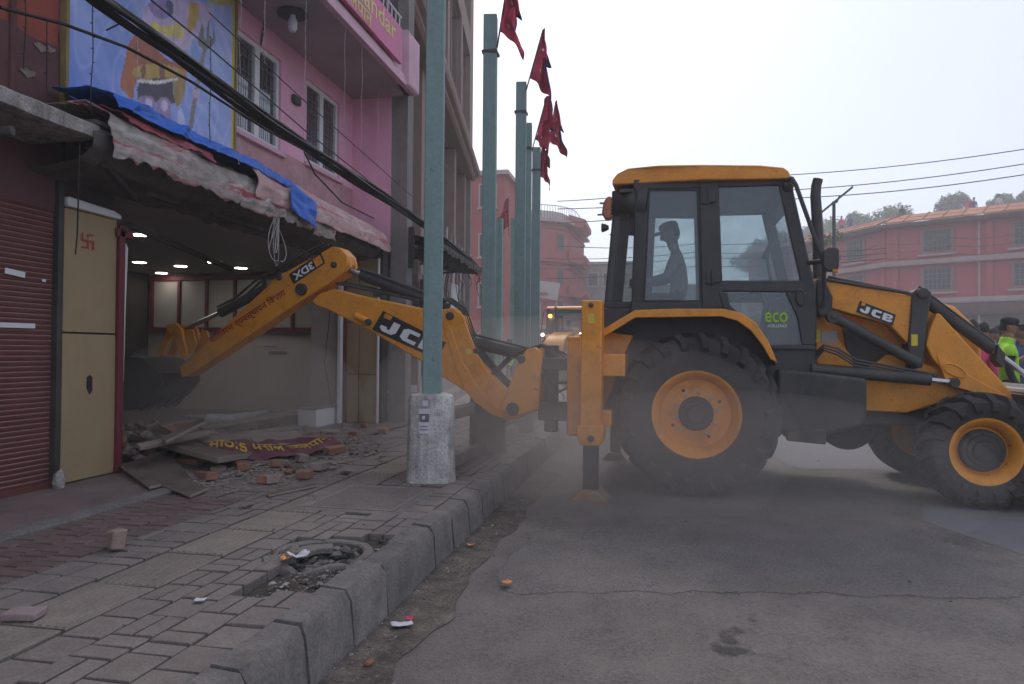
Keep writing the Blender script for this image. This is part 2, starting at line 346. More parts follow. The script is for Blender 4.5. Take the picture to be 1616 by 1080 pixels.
def block_jcb(b, o, u, v, k=0):
    """broad blocky capitals drawn as separate plates"""
    L = [[(.16, 1), (.28, 1), (.28, .24), (.22, 0), (.06, 0), (0, .2), (0, .42), (.11, .42), (.11, .28), (.16, .28)],
         [(.64, 1), (.43, 1), (.36, .8), (.36, .2), (.43, 0), (.64, 0), (.64, .28), (.48, .28), (.48, .72), (.64, .72)],
         [(.70, 0), (.815, 0), (.815, 1), (.70, 1)], [(.815, .76), (.95, .76), (.95, 1), (.815, 1)], [(.815, .40), (.95, .40), (.95, .60), (.815, .60)], [(.815, 0), (.95, 0), (.95, .24), (.815, .24)],
         [(.95, .53), (.99, .62), (.99, .9), (.95, 1)], [(.95, 0), (1.0, .1), (1.0, .40), (.95, .53)], [(.90, .60), (.95, .60), (.95, .76), (.90, .76)], [(.90, .24), (.95, .24), (.95, .40), (.90, .40)]]
    for q in L: b.add([Vector(o)+u*a+v*c for a, c in q], [tuple(range(len(q)))], k)

# ================================================================== GROUND
def camber(x): return -.05*max(0., min(1., (.4-x)/1.7))
def bend(y):            # the street swings left beyond the row of poles
    return 0. if y < 8.5 else -.0165*(y-8.5)**1.75
def road_z(x, y):
    return camber(x-bend(y))
def road_fn(u, v):
    # finer near the camera
    y = -6 + 16*v/.6 if v < .6 else 10+150*((v-.6)/.4)**2
    x0 = -1.33+bend(y) if y < 40 else -60
    x = x0 + (120-x0)*u**2.6
    return Vector((x, y, road_z(x, y) if y < 30 else 0.))
road = struct(B().grid(road_fn, 90, 130).build('road', ASPH, smooth=60))
gb = B().bb(-300, 300, -60, 400, -.9, -.32)
struct(gb.build('ground', SOIL))
def sheet(name, poly, m, dz, parent, n=4, jit=.03, cell=.16, zf=None):
    """a thin irregular sheet following the road"""
    pts = []
    for i, a in enumerate(poly):
        b2 = poly[(i+1) % len(poly)]; L = math.hypot(b2[0]-a[0], b2[1]-a[1]); k = max(1, int(L/.09))
        for j in range(k):
            t = j/k; x, y = a[0]+(b2[0]-a[0])*t, a[1]+(b2[1]-a[1])*t
            pts.append((x+jit*nz(x*5, y*5, 1), y+jit*nz(x*5, y*5, 9)))
    bm = bmesh.new(); vs_ = [bm.verts.new((x, y, 0)) for x, y in pts]; bm.faces.new(vs_)
    xs = [p[0] for p in pts]; ys = [p[1] for p in pts]
    for ax, lo, hi in ((0, min(xs), max(xs)), (1, min(ys), max(ys))):
        t = lo+cell
        while t < hi:
            no = Vector((1, 0, 0)) if ax == 0 else Vector((0, 1, 0))
            bmesh.ops.bisect_plane(bm, geom=bm.verts[:]+bm.edges[:]+bm.faces[:], plane_co=no*t, plane_no=no); t += cell
    for v_ in bm.verts: v_.co.z = (zf or road_z)(v_.co.x, v_.co.y)+dz
    bmesh.ops.triangulate(bm, faces=bm.faces)
    bmesh.ops.recalc_face_normals(bm, faces=bm.faces)
    me = bpy.data.meshes.new(name); bm.to_mesh(me); bm.free(); me.materials.append(m)
    at_ = me.attributes.new('inner', 'FLOAT', 'POINT'); P2 = [Vector(p) for p in pts]; vals = []
    for v_ in me.vertices:
        c = v_.co.xy; dmin = 9.
        for i in range(len(P2)):
            a, e = P2[i], P2[(i+1) % len(P2)]; ab = e-a; t = max(0, min(1, (c-a).dot(ab)/max(1e-9, ab.dot(ab)))); dmin = min(dmin, (c-a-ab*t).length)
        vals.append(dmin)
    at_.data.foreach_set('value', vals)
    if me.polygons and me.polygons[0].normal.z < 0: me.flip_normals()
    o = bpy.data.objects.new(name, me); col.objects.link(o); o.parent = parent
    if parent.location.length: o.location = -parent.location
    return o
def mottled(name, m1, lo, hi, sc=7., feather=0., solid=False):
    """worn edges and gaps: the sheet is see-through where the noise (and the distance from its outline) says so"""
    m = m1.copy(); m.name = name; nt = m.node_tree; L = nt.links; b = nt.nodes['Principled BSDF']; o = nt.nodes['Material Output']
    t = N(nt, 'ShaderNodeBsdfTransparent'); x = N(nt, 'ShaderNodeMixShader'); tc = N(nt, 'ShaderNodeTexCoord')
    n = N(nt, 'ShaderNodeTexNoise'); n.inputs['Scale'].default_value = sc; n.inputs['Detail'].default_value = 8; n.inputs['Roughness'].default_value = .7
    L.new(tc.outputs['Object'], n.inputs['Vector']); val = n.outputs[0]
    if feather:
        at = N(nt, 'ShaderNodeAttribute'); at.attribute_name = 'inner'
        r0 = N(nt, 'ShaderNodeMapRange'); r0.inputs[1].default_value = 0; r0.inputs[2].default_value = feather; r0.inputs[3].default_value = -.5; r0.inputs[4].default_value = .5 if solid else .0
        L.new(at.outputs['Fac'], r0.inputs[0]); ad = N(nt, 'ShaderNodeMath', operation='ADD'); L.new(val, ad.inputs[0]); L.new(r0.outputs[0], ad.inputs[1]); val = ad.outputs[0]
    r = N(nt, 'ShaderNodeMapRange'); r.inputs[1].default_value = lo; r.inputs[2].default_value = hi
    L.new(val, r.inputs[0]); L.new(r.outputs[0], x.inputs[0]); L.new(t.outputs[0], x.inputs[1]); L.new(b.outputs[0], x.inputs[2]); L.new(x.outputs[0], o.inputs[0])
    return m
PATCHF = mottled('asphalt_patch_worn', PATCHM, .485, .515, 30, .16, True); PATCH2F = mottled('asphalt_smooth_worn', PATCH2, .485, .515, 24, .12, True)
sheet('asphalt_patch', [(-.82, 3.7), (.6, 3.9), (1.9, 4.12), (2.35, 4.75), (1.9, 5.6), (1.7, 6.0), (.1, 5.75), (-.95, 5.15), (-1.0, 4.1)], PATCHF, .0022, road, jit=.08, cell=.07)
sheet('asphalt_patch', [(2.0, 4.15), (3.6, 4.3), (9, 5.4), (9, 9.5), (2.35, 7.2), (1.95, 6.0), (2.36, 4.8)], PATCH2F, .0015, road, cell=.12)
sheet('smooth_lane', [(1.4, 8.3), (9, 9.9), (9, 22), (1.6, 22)], PATCH2F, .0022, road, cell=.3)
# gutter dirt, faded paint, oily spots
def gut(u, v):
    y = 1.2+9.5*v; x = -1.32+bend(y)+u*(.30+.10*nz(y, 4, 0, 1.3)+.05*nz(y, 8, 0, 4))
    return Vector((x, y, road_z(x, y)+.014*(1-u)+.012*max(0, nz(x, y, 0, 14))*(1-u)+.005))
gut_o = B().grid(gut, 14, 260).build('gutter_dirt', SOIL, road); gut_o['kind'] = 'stuff'
FADEY = mottled('faded_yellow', mat('yellow_paint', (.36, .25, .09), .85, .2, 9, .2), .47, .51, 26, .06)
DUSTM = mottled('dust_film', mat('dust', (.27, .23, .195), .95, .15, 4, .2), .50, .54, 34, .5)
OILF = mottled('oil_film', OILM, .40, .66, 13, .09)
def gpoly(pts): return [tuple(onz(a, b).xy) for a, b in pts]
sheet('painted_line', gpoly([(815, 952), (858, 946), (835, 1010), (800, 1085), (745, 1085), (785, 1010)]), FADEY, .0036, road, jit=.02)
sheet('dust_film', gpoly([(700, 1000), (800, 930), (1050, 960), (1100, 1080), (640, 1085)]), DUSTM, .0028, road, jit=.06)
sheet('oil_stain', gpoly([(1130, 952), (1185, 945), (1215, 975), (1205, 1010), (1225, 1040), (1180, 1050), (1120, 1075), (1080, 1040), (1105, 1000)]), OILF, .0034, road, jit=.05)
sheet('oil_stain', gpoly([(1262, 985), (1335, 990), (1350, 1016), (1300, 1030), (1255, 1010)]), OILF, .0034, road, jit=.03)
sheet('oil_stain', gpoly([(1085, 1055), (1140, 1050), (1130, 1090), (1060, 1100)]), OILF, .004, road, jit=.05)
# loose grit along the gutter and over the road
ICO = bmesh.new(); bmesh.ops.create_icosphere(ICO, subdivisions=1, radius=1); _iv = [v.co.copy() for v in ICO.verts]; _if = [tuple(v.index for v in f.verts) for f in ICO.faces]; ICO.free()
def pebble(b, c, r, flat=.6, rr=random, k=0):
    q = Matrix.Rotation(rr.uniform(0, 6.3), 3, 'Z') @ Matrix.Rotation(rr.uniform(0, 6.3), 3, 'X')
    s = (r*rr.uniform(.7, 1.3), r*rr.uniform(.7, 1.3), r*flat*rr.uniform(.7, 1.2))
    pts = []
    for p in _iv:
        e = q @ (p*rr.uniform(.72, 1.1)); pts.append(Vector(c)+Vector((e.x*s[0], e.y*s[1], e.z*s[2])))
    b.add(pts, _if, k)
g1 = B(); rr = random.Random(3)
for i in range(2300):
    y = 1.3+8*rr.random()**1.5; x = -1.3+abs(rr.gauss(0, .16)) if i < 1400 else rr.uniform(-1.2, 3.2)
    r = min(.016, .0035*math.exp(rr.gauss(0, .55)))
    pebble(g1, (x+bend(y), y, road_z(x, y)+.018*(max(0, 1-(x+1.3)/.35))+r*.2), r, .6, rr, rr.randrange(3))
o = g1.build('road_grit', [RUBBLE, SOIL, CONC], smooth=0); o['kind'] = 'stuff'; tag(o, 'loose grit scattered along the gutter and the asphalt', 'grit')

# ------------------------------------------------------------------ kerb
kerb = thing('kerb', None, None, (-1.4, 1.0, 0)); struct(kerb)
def kerb_mesh(seed, L=.385):
    b = B(); rr = random.Random(seed); prof = [(0.02, -.2), (.0, .17), (-.028, .218), (-.145, .222), (-.145, -.2)]
    n = 7
    pts = []
    for j in range(n+1):
        y = (L)*j/n
        for i, (x, z) in enumerate(prof):
            a = .006 if i in (1, 2) else .003
            chip = -.02*max(0, nz(y*9, seed*3.1, 0)-.15) if i in (1, 2) else 0
            if j in (0, n) and i in (1, 2): chip -= .008
            pts.append((x+rr.uniform(-a, a)+chip, y, z+rr.uniform(-a, a)*.7+chip*.8))
    m_ = len(prof); f = []
    for j in range(n):
        for i in range(m_-1): f.append((j*m_+i, (j+1)*m_+i, (j+1)*m_+i+1, j*m_+i+1))
    f += [tuple(range(m_)), tuple(range(n*m_+m_-1, n*m_-1, -1))]
    b.add(pts, f); return b.mesh('kerb_stone', KERB, None, 40)
KM = [kerb_mesh(i) for i in range(7)]
y = 1.35; i = 0; kb = B()
while y < 45:
    x = -1.30+bend(y); a = math.atan2(bend(y+.4)-bend(y), .4)
    if y < 18:
        o = inst('kerb_stone', KM[(i*3+i//5) % 7], (x-kerb.location.x+random.uniform(-.006, .006), y-kerb.location.y, random.uniform(-.008, .008)), (0, random.uniform(-.03, .02), -a+random.uniform(-.012, .012)), kerb)
    else:
        q = Matrix.Rotation(-a, 3, 'Z'); kb.box((x-.1, y+.2, .02), (.2, .39, .4), q)
    y += .4; i += 1
o = kb.build('far_kerb_stones', KERB, kerb); o['kind'] = 'stuff'

# ------------------------------------------------------------------ pavement
pav = thing('pavement', None, None, (-2.5, 4, 0)); struct(pav)
HX, HY, HR = -1.735, 3.50, .23                       # the broken manhole
def in_broken(x, y):
    d = math.hypot((x-HX)/1.0, (y-HY)/1.0)
    if d < HR+.075: return True
    return (-1.72 < x < -1.45 and 2.82 < y < 3.3) or (-1.64 < x < -1.45 and 3.2 < y < 3.95)
def base_fn(u, v):
    y = .6+14.4*v; x0 = -1.43+bend(y); x = x0+u*(-4.45-x0)
    d = math.hypot(x-HX, y-HY)
    z = .165+.006*nz(x, y, 0, 9)
    if in_broken(x, y): z = .175+.03*nz(x, y, 4, 11)
    if d < HR+.02: z = .17-.20*smoothstep(HR+.02, HR-.07, d)+.05*nz(x, y, 2, 9)
    return Vector((x, y, z))
B().grid(base_fn, 100, 360).build('bedding', SAND, pav)
fb = B()
def far_base(u, v): y = 14.9+60*v; x0 = -1.49+bend(y) if y < 45 else -60; return Vector((x0+u*(-70-x0), y, .20))
B().grid(far_base, 6, 30).build('far_footway', PATCH2, pav)
def slab_mesh(name, lx, ly, h, m, seed=0, ribs=0):
    b = B(); ch = .004
    b.prism([(-lx/2, 0), (lx/2, 0), (lx/2, h-ch), (lx/2-ch, h), (-lx/2+ch, h), (-lx/2, h-ch)], -ly/2, ly/2)
    # end chamfers
    for p in b.v:
        if abs(p.z-h) < 1e-6: p.y *= (ly/2-ch)/(ly/2)
    if ribs:
        for i in range(ribs):
            x = -lx/2+lx*(i+.5)/ribs
            b.prism([(x-.009, h-.001), (x-.006, h+.0035), (x+.006, h+.0035), (x+.009, h-.001)], -ly/2+.012, ly/2-.012)
    return b.mesh(name, m, None, 0)
PS = {}
def pm(lx, ly):
    k = (round(lx, 3), round(ly, 3))
    if k not in PS: PS[k] = slab_mesh('paver', lx, ly, .05, PAVER)
    return PS[k]
rr = random.Random(11); PAVT = .213
far = B(); npav = [0]
def put_paver(x0, x1, y0, y1):
    gap = .012; cx, cy_ = (x0+x1)/2, (y0+y1)/2
    if in_broken(cx, cy_): return
    if math.hypot(cx-HX, cy_-HY) < HR+.12 and rr.random() < .35: return
    if -2.42 < cx < -1.6 and 4.36 < cy_ < 5.32: return              # the inspection cover
    tilt_ = (rr.gauss(0, .005), rr.gauss(0, .005), rr.gauss(0, .010)); dz = rr.gauss(0, .0016)
    if cy_ < 6.6 and npav[0] < 299 and (cy_ < 3.9 or x1 < -2.6 and cy_ < 3.6 or cx > -2.2 and cy_ < 4.4):
        npav[0] += 1
        inst('paver', pm(x1-x0-gap, y1-y0-gap), (cx-pav.location.x, cy_-pav.location.y, PAVT-.05+dz), tilt_, pav)
    else:
        far.box((cx, cy_, PAVT-.025+dz*1.3), (x1-x0-gap*1.3, y1-y0-gap*1.3, .05), Matrix.Rotation(tilt_[0], 3, 'X') @ Matrix.Rotation(tilt_[1], 3, 'Y'))
def module(x0, x1, y0, y1):
    r = rr.random()
    if r < .40: put_paver(x0, x1, y0, y1)
    elif r < .78:
        xm = (x0+x1)/2; put_paver(x0, xm, y0, y1); put_paver(xm, x1, y0, y1)
    else:
        ym = (y0+y1)/2; put_paver(x0, x1, y0, ym); put_paver(x0, x1, ym, y1)
def field(xa, xb, nx, ya, yb, s):
    for k in range(nx):
        x0 = xa+(xb-xa)*k/nx; x1 = xa+(xb-xa)*(k+1)/nx; y = ya-rr.random()*s
        while y < yb:
            module(x0, x1, y, y+s); y += s
field(-2.16, -1.452, 4, 1.75, 14.6, .20)
field(-3.44, -2.515, 5, 1.85, 5.0, .21)
field(-3.44, -2.515, 3, 5.0, 14.6, .31)
o = far.build('far_pavers', PAVER, pav, smooth=0); o['kind'] = 'stuff'
TM = slab_mesh('ribbed_slab', .322, .485, .05, TACT, ribs=9)
for k in range(25):
    yy = 1.55+.5*k
    inst('ribbed_slab', TM, (-2.337-pav.location.x+rr.gauss(0, .002), yy-pav.location.y, PAVT-.05+rr.gauss(0, .002)), (rr.gauss(0, .004), rr.gauss(0, .006), rr.gauss(0, .004)), pav)
# inspection cover flush with the pavers
ic = thing('inspection_cover', 'ribbed rectangular inspection cover set in the pavement before the nearest green pole', 'cover', (-2.0, 4.84, .21))
q = B(); q.bb(-2.40, -1.62, 4.38, 5.30, .17, .214); q.build('frame', KERB, ic, bevel=.006)
q = B(); q.bb(-2.33, -1.69, 4.45, 5.23, .20, .219)
for i in range(26): q.bb(-2.30, -1.72, 4.48+.028*i, 4.494+.028*i, .2185, .2215)
q.build('plate', PAVER, ic)
# red brick border and plinth along the fronts
RPM = slab_mesh('red_brick_paver', .152, .074, .05, REDPV)
for i in range(4):
    yy = 2.35+.04*(i % 2)
    while yy < 4.55:
        x = -3.40+.16*i
        inst('red_brick_paver', RPM, (x-pav.location.x, yy-pav.location.y, PAVT-.041+rr.gauss(0, .0025)), (rr.gauss(0, .01), rr.gauss(0, .01), rr.gauss(0, .02)), pav); yy += .083
def plin(u, v):
    y = .8+10.0*v; return Vector((-3.46-.98*u+.02*nz(y, 3, 0, 2)*(1-u), y, .238+.006*nz(y*2, u*4, 0)))
b = B(); b.bb(-4.45, -3.47, .8, 9.75, .05, .225); b.grid(plin, 8, 70)
b.build('plinth', PLINTH, pav, bevel=0)
b = B(); b.prism([(-3.45, .17), (-3.45, .235), (-3.475, .246), (-3.58, .247), (-3.58, .17)], .8, 4.9); b.build('plinth_edge', KERB, pav, bevel=.008)

# ------------------------------------------------------------------ broken manhole
mh = thing('manhole', 'broken concrete manhole open in the pavement beside the kerb', 'manhole', (HX, HY, .17))
b = B(); prof = [(HR+.05, .02), (HR+.055, .185), (HR+.045, .203), (HR+.005, .204), (HR-.005, .197), (HR-.01, .02)]
b.lathe(prof, (HX, HY, 0), 'z', 40, close=True)
for p in b.v:
    a = math.atan2(p.y-HY, p.x-HX); p.z += .010*nz(a*3, p.z*5, 0)-(.05 if p.z > .1 else 0)*smoothstep(.25, .8, nz(a*1.2+4, 0, 0)+.5*(1 if -2.6 < a < -1.0 else 0))
    p.x += .008*nz(a*4, p.z, 3); p.y += .008*nz(a*4, p.z, 7)
b.build('ring', mat('manhole_concrete', (.175, .155, .142), .92, .3, 6, .7, 45, stain=.7, stainc=(.06, .055, .05), stscale=6, speck=.3, spscale=60), mh)
b = B(); b.prism([(HX-.20, HY+.03), (HX-.13, HY+.15), (HX-.02, HY+.20), (HX+.02, HY+.11), (HX-.06, HY+.07), (HX-.08, HY-.01), (HX-.15, HY-.03)], .165, .20, 'z')
b.build('lid_piece', MATS['manhole_concrete'], mh, bevel=.008)
b = B(); b.box((HX-.13, HY-.19, .20), (.16, .07, .05), Matrix.Rotation(.7, 3, 'Z') @ Matrix.Rotation(.35, 3, 'X')); b.build('lid_piece', MATS['manhole_concrete'], mh, bevel=.01)
b = B(); rr = random.Random(21)
for i in range(420):
    a = rr.uniform(0, 6.3); d = HR*.92*math.sqrt(rr.random()); pebble(b, (HX+d*math.cos(a), HY+d*math.sin(a), base_fn(0, 0).z*0+.105+.05*smoothstep(.05, HR, d)+.03*nz(d*9, a, 3)+rr.uniform(0, .03)), rr.uniform(.008, .04), .6, rr, rr.choice((0, 0, 0, 1, 2)))
o = b.build('debris_fill', [DARKEARTH, RUBBLE, CONCD], mh, smooth=0); o['kind'] = 'stuff'
b = B()
for i in range(300):
    x, y = rr.uniform(-1.74, -1.46), rr.uniform(2.84, 3.3)
    if rr.random() < .35: x, y = rr.uniform(-1.66, -1.46), rr.uniform(3.15, 3.95)
    if math.hypot(x-HX, y-HY) < HR+.03: continue
    pebble(b, (x, y, .178+rr.uniform(0, .014)), min(.03, .007*math.exp(rr.gauss(0, .6))), .5, rr, rr.randrange(3))
o = b.build('pavement_rubble', [RUBBLE, SOIL, CONC], smooth=0); tag(o, 'crumbled rubble in the gap where pavers are missing by the manhole', 'rubble', kind='stuff')

flat = lambda x, y: .2185
RUBDUST = mottled('rubble_dust', mat('plaster_dust', (.30, .255, .225), .95, .2, 6, .3, 60), .49, .53, 30, .35)
sheet('dust_film', [tuple(onz(a, c, .22).xy) for a, c in ((190, 790), (330, 800), (560, 760), (640, 690), (560, 668), (420, 672), (200, 735))], RUBDUST, 0, pav, jit=.05, cell=.1, zf=lambda x, y: .2195 if x > -3.45 else .2495)
sheet('dirt_film', [tuple(onz(a, c, .22).xy) for a, c in ((0, 870), (180, 800), (260, 800), (150, 860), (0, 935))], mottled('dirt_film', mat('pavement_dirt', (.10, .082, .07), .95, .3, 8, .4), .42, .66, 7, .2), 0, pav, jit=.05, cell=.1, zf=flat)
sheet('dirt_film', [tuple(onz(a, c, .22).xy) for a, c in ((400, 950), (520, 860), (640, 800), (740, 745), (700, 735), (560, 800), (440, 870), (330, 960))], mottled('dirt_film_b', MATS['pavement_dirt'], .47, .70, 6, .25), 0, pav, jit=.05, cell=.1, zf=flat)

# ================================================================== LEFT STREET FRONT
FX = -4.42
# ------------------------------------------------------------------ maroon house, far left
mhs = thing('maroon_house', 'red and maroon plastered shop house at the left edge with a closed roller shutter', 'building', (FX-.3, 2.6, .2))
b = B(); b.bb(FX-.3, FX, -2.5, 4.53, 3.47, 8.2); b.build('upper_wall', REDW, mhs)
def mw(u, v): y = -2.5+7.03*u; z = 2.86+.66*v; return Vector((FX+.012*(1-.0*v)+.004*nz(y, z, 0, 6), y, z+(.035*nz(y, 5, 0, 5) if v > .99 else 0)))
b = B(); b.bb(FX-.3, FX-.002, -2.5, 4.53, 2.3, 3.47); b.grid(mw, 80, 8); b.build('wall_band', MAROON, mhs)
b = B(); b.bb(FX-.3, FX+.03, -2.5, 2.2, .2, 2.75); b.bb(FX-.3, FX-.03, 2.2, 4.56, 2.62, 2.86); b.build('lower_wall', MAROON, mhs)
# conduit and pipe drops on the wall
b = B(); b.tube([(FX+.02, 4.13, 2.9), (FX+.02, 4.13, 6.5)], .02); b.build('conduit', MAROON, mhs)
for (px, py, r_) in ((66, 75, .05), (80, 78, .035), (45, 115, .05)):   # plaster gone, brick showing
    c = onx(px, py, FX+.02); q = B(); q.prism([(c.y+r_*(1+.5*math.sin(a*2.3))*math.cos(a), c.z+r_*.6*(1+.4*math.sin(a*3.1))*math.sin(a)) for a in [i*.45 for i in range(14)]], FX+.012, FX+.0215, 'x'); q.build('plaster_scar', BRICKG, mhs)
# roller shutter: one continuous curtain of narrow slats
def shut(y0, y1, z0, z1, x, m, parent, pitch=.038):
    b = B(); z = z0; pr = []
    while z < z1:
        pr += [(x, z), (x+.006, z+.003), (x+.008, z+pitch*.5), (x+.007, z+pitch-.009), (x+.004, z+pitch-.003)]; z += pitch
    n = len(pr); v = [(a, y0, c) for a, c in pr]+[(a, y1, c) for a, c in pr]
    b.add(v, [(i, i+1, n+i+1, n+i) for i in range(n-1)])
    b.mi = [1 if i % 5 == 3 else 0 for i in range(n-1)]
    o = b.build('shutter', [m, SHUTL], parent, smooth=0); o['kind'] = 'stuff'; return o
sh = shut(1.2, 4.535, .27, 2.66, FX-.02, SHUT, mhs)
b = B(); b.bb(FX-.03, FX+.03, 1.2, 4.535, .238, .285); b.build('shutter_rail', SHUT, mhs)
b = B(); b.box((FX+.001, 4.12, 1.43), (.006, .5, .035), Matrix.Rotation(.01, 3, 'X')); b.box((FX+.001, 4.2, 1.80), (.006, .16, .04), Matrix.Rotation(-.1, 3, 'X')); b.box((FX+.001, 4.44, 1.77), (.006, .03, .02)); b.build('tape', WHITEM, mhs)
b = B(); b.bb(FX-.05, FX+.035, 4.53, 4.575, .24, 2.9); b.build('guide_rail', BLACKP, mhs)
# concrete canopy slab over the shutter, broken off at its far end
b = B()
def slab_fn(zo):
    pass
prof = [(FX, 2.74), (-3.92, 2.745), (-3.88, 2.76), (-3.88, 2.845), (-3.9, 2.86), (FX, 2.90)]
n = 40; pts = []
for j in range(n+1):
    y = .2+4.13*j/n
    for (x, z) in prof:
        e = .012*nz(y*6, z*9, x*5); pts.append((x+e*(x > -4), y+(.06*nz(x*7, z*9, 1) if j == n else 0), z+e*.6))
m_ = len(prof)
b.add(pts, [(j*m_+i, (j+1)*m_+i, (j+1)*m_+(i+1) % m_, j*m_+(i+1) % m_) for j in range(n) for i in range(m_)]+[tuple(range(m_)), tuple(range(n*m_+m_-1, n*m_-1, -1))])
b.build('canopy_slab', CONC, mhs, smooth=30)
b = B(); b.tube([(-4.3, 3.62, 2.62), (-3.95, 3.72, 2.63)], .03, 10); b.build('pipe_stub', CONCD, mhs)

# ------------------------------------------------------------------ pink building with the gutted shop
pk = thing('pink_building', 'pink plastered building with two upper windows above the gutted shop', 'building', (FX-2.3, 7.2, .2))
W1 = (6.82, 7.76, 3.64, 4.74); W2 = (8.40, 9.36, 3.70, 4.78)
b = B()
def wall_strip(b, y0, y1, z0, z1, holes, x0=FX-.25, x1=FX):
    ys = sorted({y0, y1}|{h[0] for h in holes}|{h[1] for h in holes})
    for a, c in zip(ys, ys[1:]):
        hs = [h for h in holes if h[0] <= a+1e-6 and h[1] >= c-1e-6]
        if not hs: b.bb(x0, x1, a, c, z0, z1)
        else:
            h = hs[0]; b.bb(x0, x1, a, c, z0, h[2]); b.bb(x0, x1, a, c, h[3], z1)
wall_strip(b, 4.56, 9.82, 3.66, 8.2, [(W1[0], W1[1], 3.64, W1[3]), (W2[0], W2[1], W2[2], W2[3])])
b.build('wall', PINK, pk)
b = B(); b.bb(FX-.25, FX+.004, 4.56, 9.82, 2.86, 3.655); b.build('lower_wall', PINKO, pk)
b = B(); b.bb(FX-.26, -3.83, 9.825, 10.05, 2.86, 8.2); b.build('wing_wall', PINK, pk)
b = B(); b.bb(-3.825, -3.58, 9.86, 10.1, .2, 8.2); b.build('corner_column', GREYW, pk)
for k, (y0, y1, z0, z1) in enumerate((W1, W2)):
    fr = B(); t = .055; ym = (y0+y1)/2
    for (a, c, d, e) in ((y0, y1, z0, z0+t), (y0, y1, z1-t, z1), (y0, y0+t, z0+t, z1-t), (y1-t, y1, z0+t, z1-t), (ym-.05, ym+.05, z0+t, z1-t)):
        fr.bb(FX-.10, FX-.03, a, c, d, e)
    wf = fr.build('window', WHITEM, pk, bevel=.006)
    s = B(); s.bb(FX-.06, FX+.05, y0-.06, y1+.06, z0-.06, z0-.004); s.build('sill', PINKL, wf, bevel=.008)
    for (a, c) in ((y0+t, ym-.05), (ym+.05, y1-t)):
        p = B(); p.bb(FX-.075, FX-.069, a, c, z0+t, z1-t); p.build('pane', GLASSW, wf)
        # iron grille and curtain behind each pane
        g = B()
        for i in range(1, 4): yy = a+(c-a)*i/4; g.tube([(FX-.055, yy, z0+t), (FX-.055, yy, z1-t)], .004, 5)
        for i in range(1, 6): zz = z0+t+(z1-z0-2*t)*i/6; g.tube([(FX-.05, a, zz), (FX-.05, c, zz)], .004, 5)
        g.build('grille', WGRILL, wf)
        def cur(u, v): yy = a+(c-a)*u; return Vector((FX-.16+.02*math.sin(yy*70), yy, z0+t+(z1-z0-.1)*(.0+.55*v)))
        B().grid(cur, 24, 2).build('curtain', CLOTHG, wf)
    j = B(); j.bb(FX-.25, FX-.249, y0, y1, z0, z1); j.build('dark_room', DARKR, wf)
# meter box on the wall
b = B(); b.bb(FX+.003, FX+.05, 8.0, 8.17, 4.33, 4.43); b.build('junction_box', DARKM, pk, bevel=.008)
# balcony: slab, front parapet with moulding, railing
b = B(); b.bb(FX, -3.5, 3.4, 9.82, 5.0, 5.12); b.build('balcony_slab', UNDER, pk)
b = B(); b.bb(-3.52, -3.44, 3.4, 9.80, 4.985, 5.06); b.bb(-3.50, -3.46, 3.4, 9.80, 5.061, 5.14); b.bb(-3.56, -3.5, 3.4, 9.6, 5.12, 5.64); b.build('balcony_fascia', PINKL, pk, bevel=.006)
b = B(); b.prism([(-3.6, 5.0), (-3.42, 5.0), (-3.40, 5.03), (-3.40, 5.74), (-3.44, 5.78), (-3.56, 5.78), (-3.6, 5.74)], 9.40, 9.84); b.build('balcony_pier', PINKL, pk, bevel=.008)
rl = B(); rl.tube([(-3.53, 3.4, 5.95), (-3.53, 9.4, 5.95)], .014)
for i in range(40): rl.tube([(-3.53, 3.5+.15*i, 5.6), (-3.53, 3.5+.15*i, 5.95)], .009, 6)
rl.build('balcony_railing', WHITEM, pk)
ms = B()
for i in range(46): ms.tube([(-3.75, 5.2+.1*i, 5.6), (-3.75, 5.9+.1*i, 8.2)], .01, 4); ms.tube([(-3.74, 5.9+.1*i, 5.6), (-3.74, 5.2+.1*i, 8.2)], .01, 4)
ms.build('balcony_grille', WIREG, pk)
# interior of the shop
b = B(); b.bb(-9.2, FX-.02, 4.3, 11.5, 2.63, 2.86); b.build('shop_ceiling', GREYP, pk)
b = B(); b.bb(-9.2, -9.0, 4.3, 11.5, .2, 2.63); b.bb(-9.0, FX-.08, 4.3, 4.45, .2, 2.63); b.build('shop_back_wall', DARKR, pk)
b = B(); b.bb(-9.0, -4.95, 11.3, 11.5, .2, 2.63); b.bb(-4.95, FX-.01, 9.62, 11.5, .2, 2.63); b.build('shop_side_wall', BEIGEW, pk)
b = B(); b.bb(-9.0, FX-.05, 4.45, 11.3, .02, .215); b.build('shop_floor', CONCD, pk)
b = B(); b.bb(-9.2, FX-.25, 4.3, 4.56, 2.86, 8.2); b.bb(-9.2, -9.0, 4.5, 11.6, 2.86, 8.2); b.bb(-9.2, FX-.26, 11.4, 11.6, 2.86, 8.2); b.bb(-9.2, FX, 4.3, 11.6, 8.2, 8.35); b.build('rear_walls', GREYW, pk)
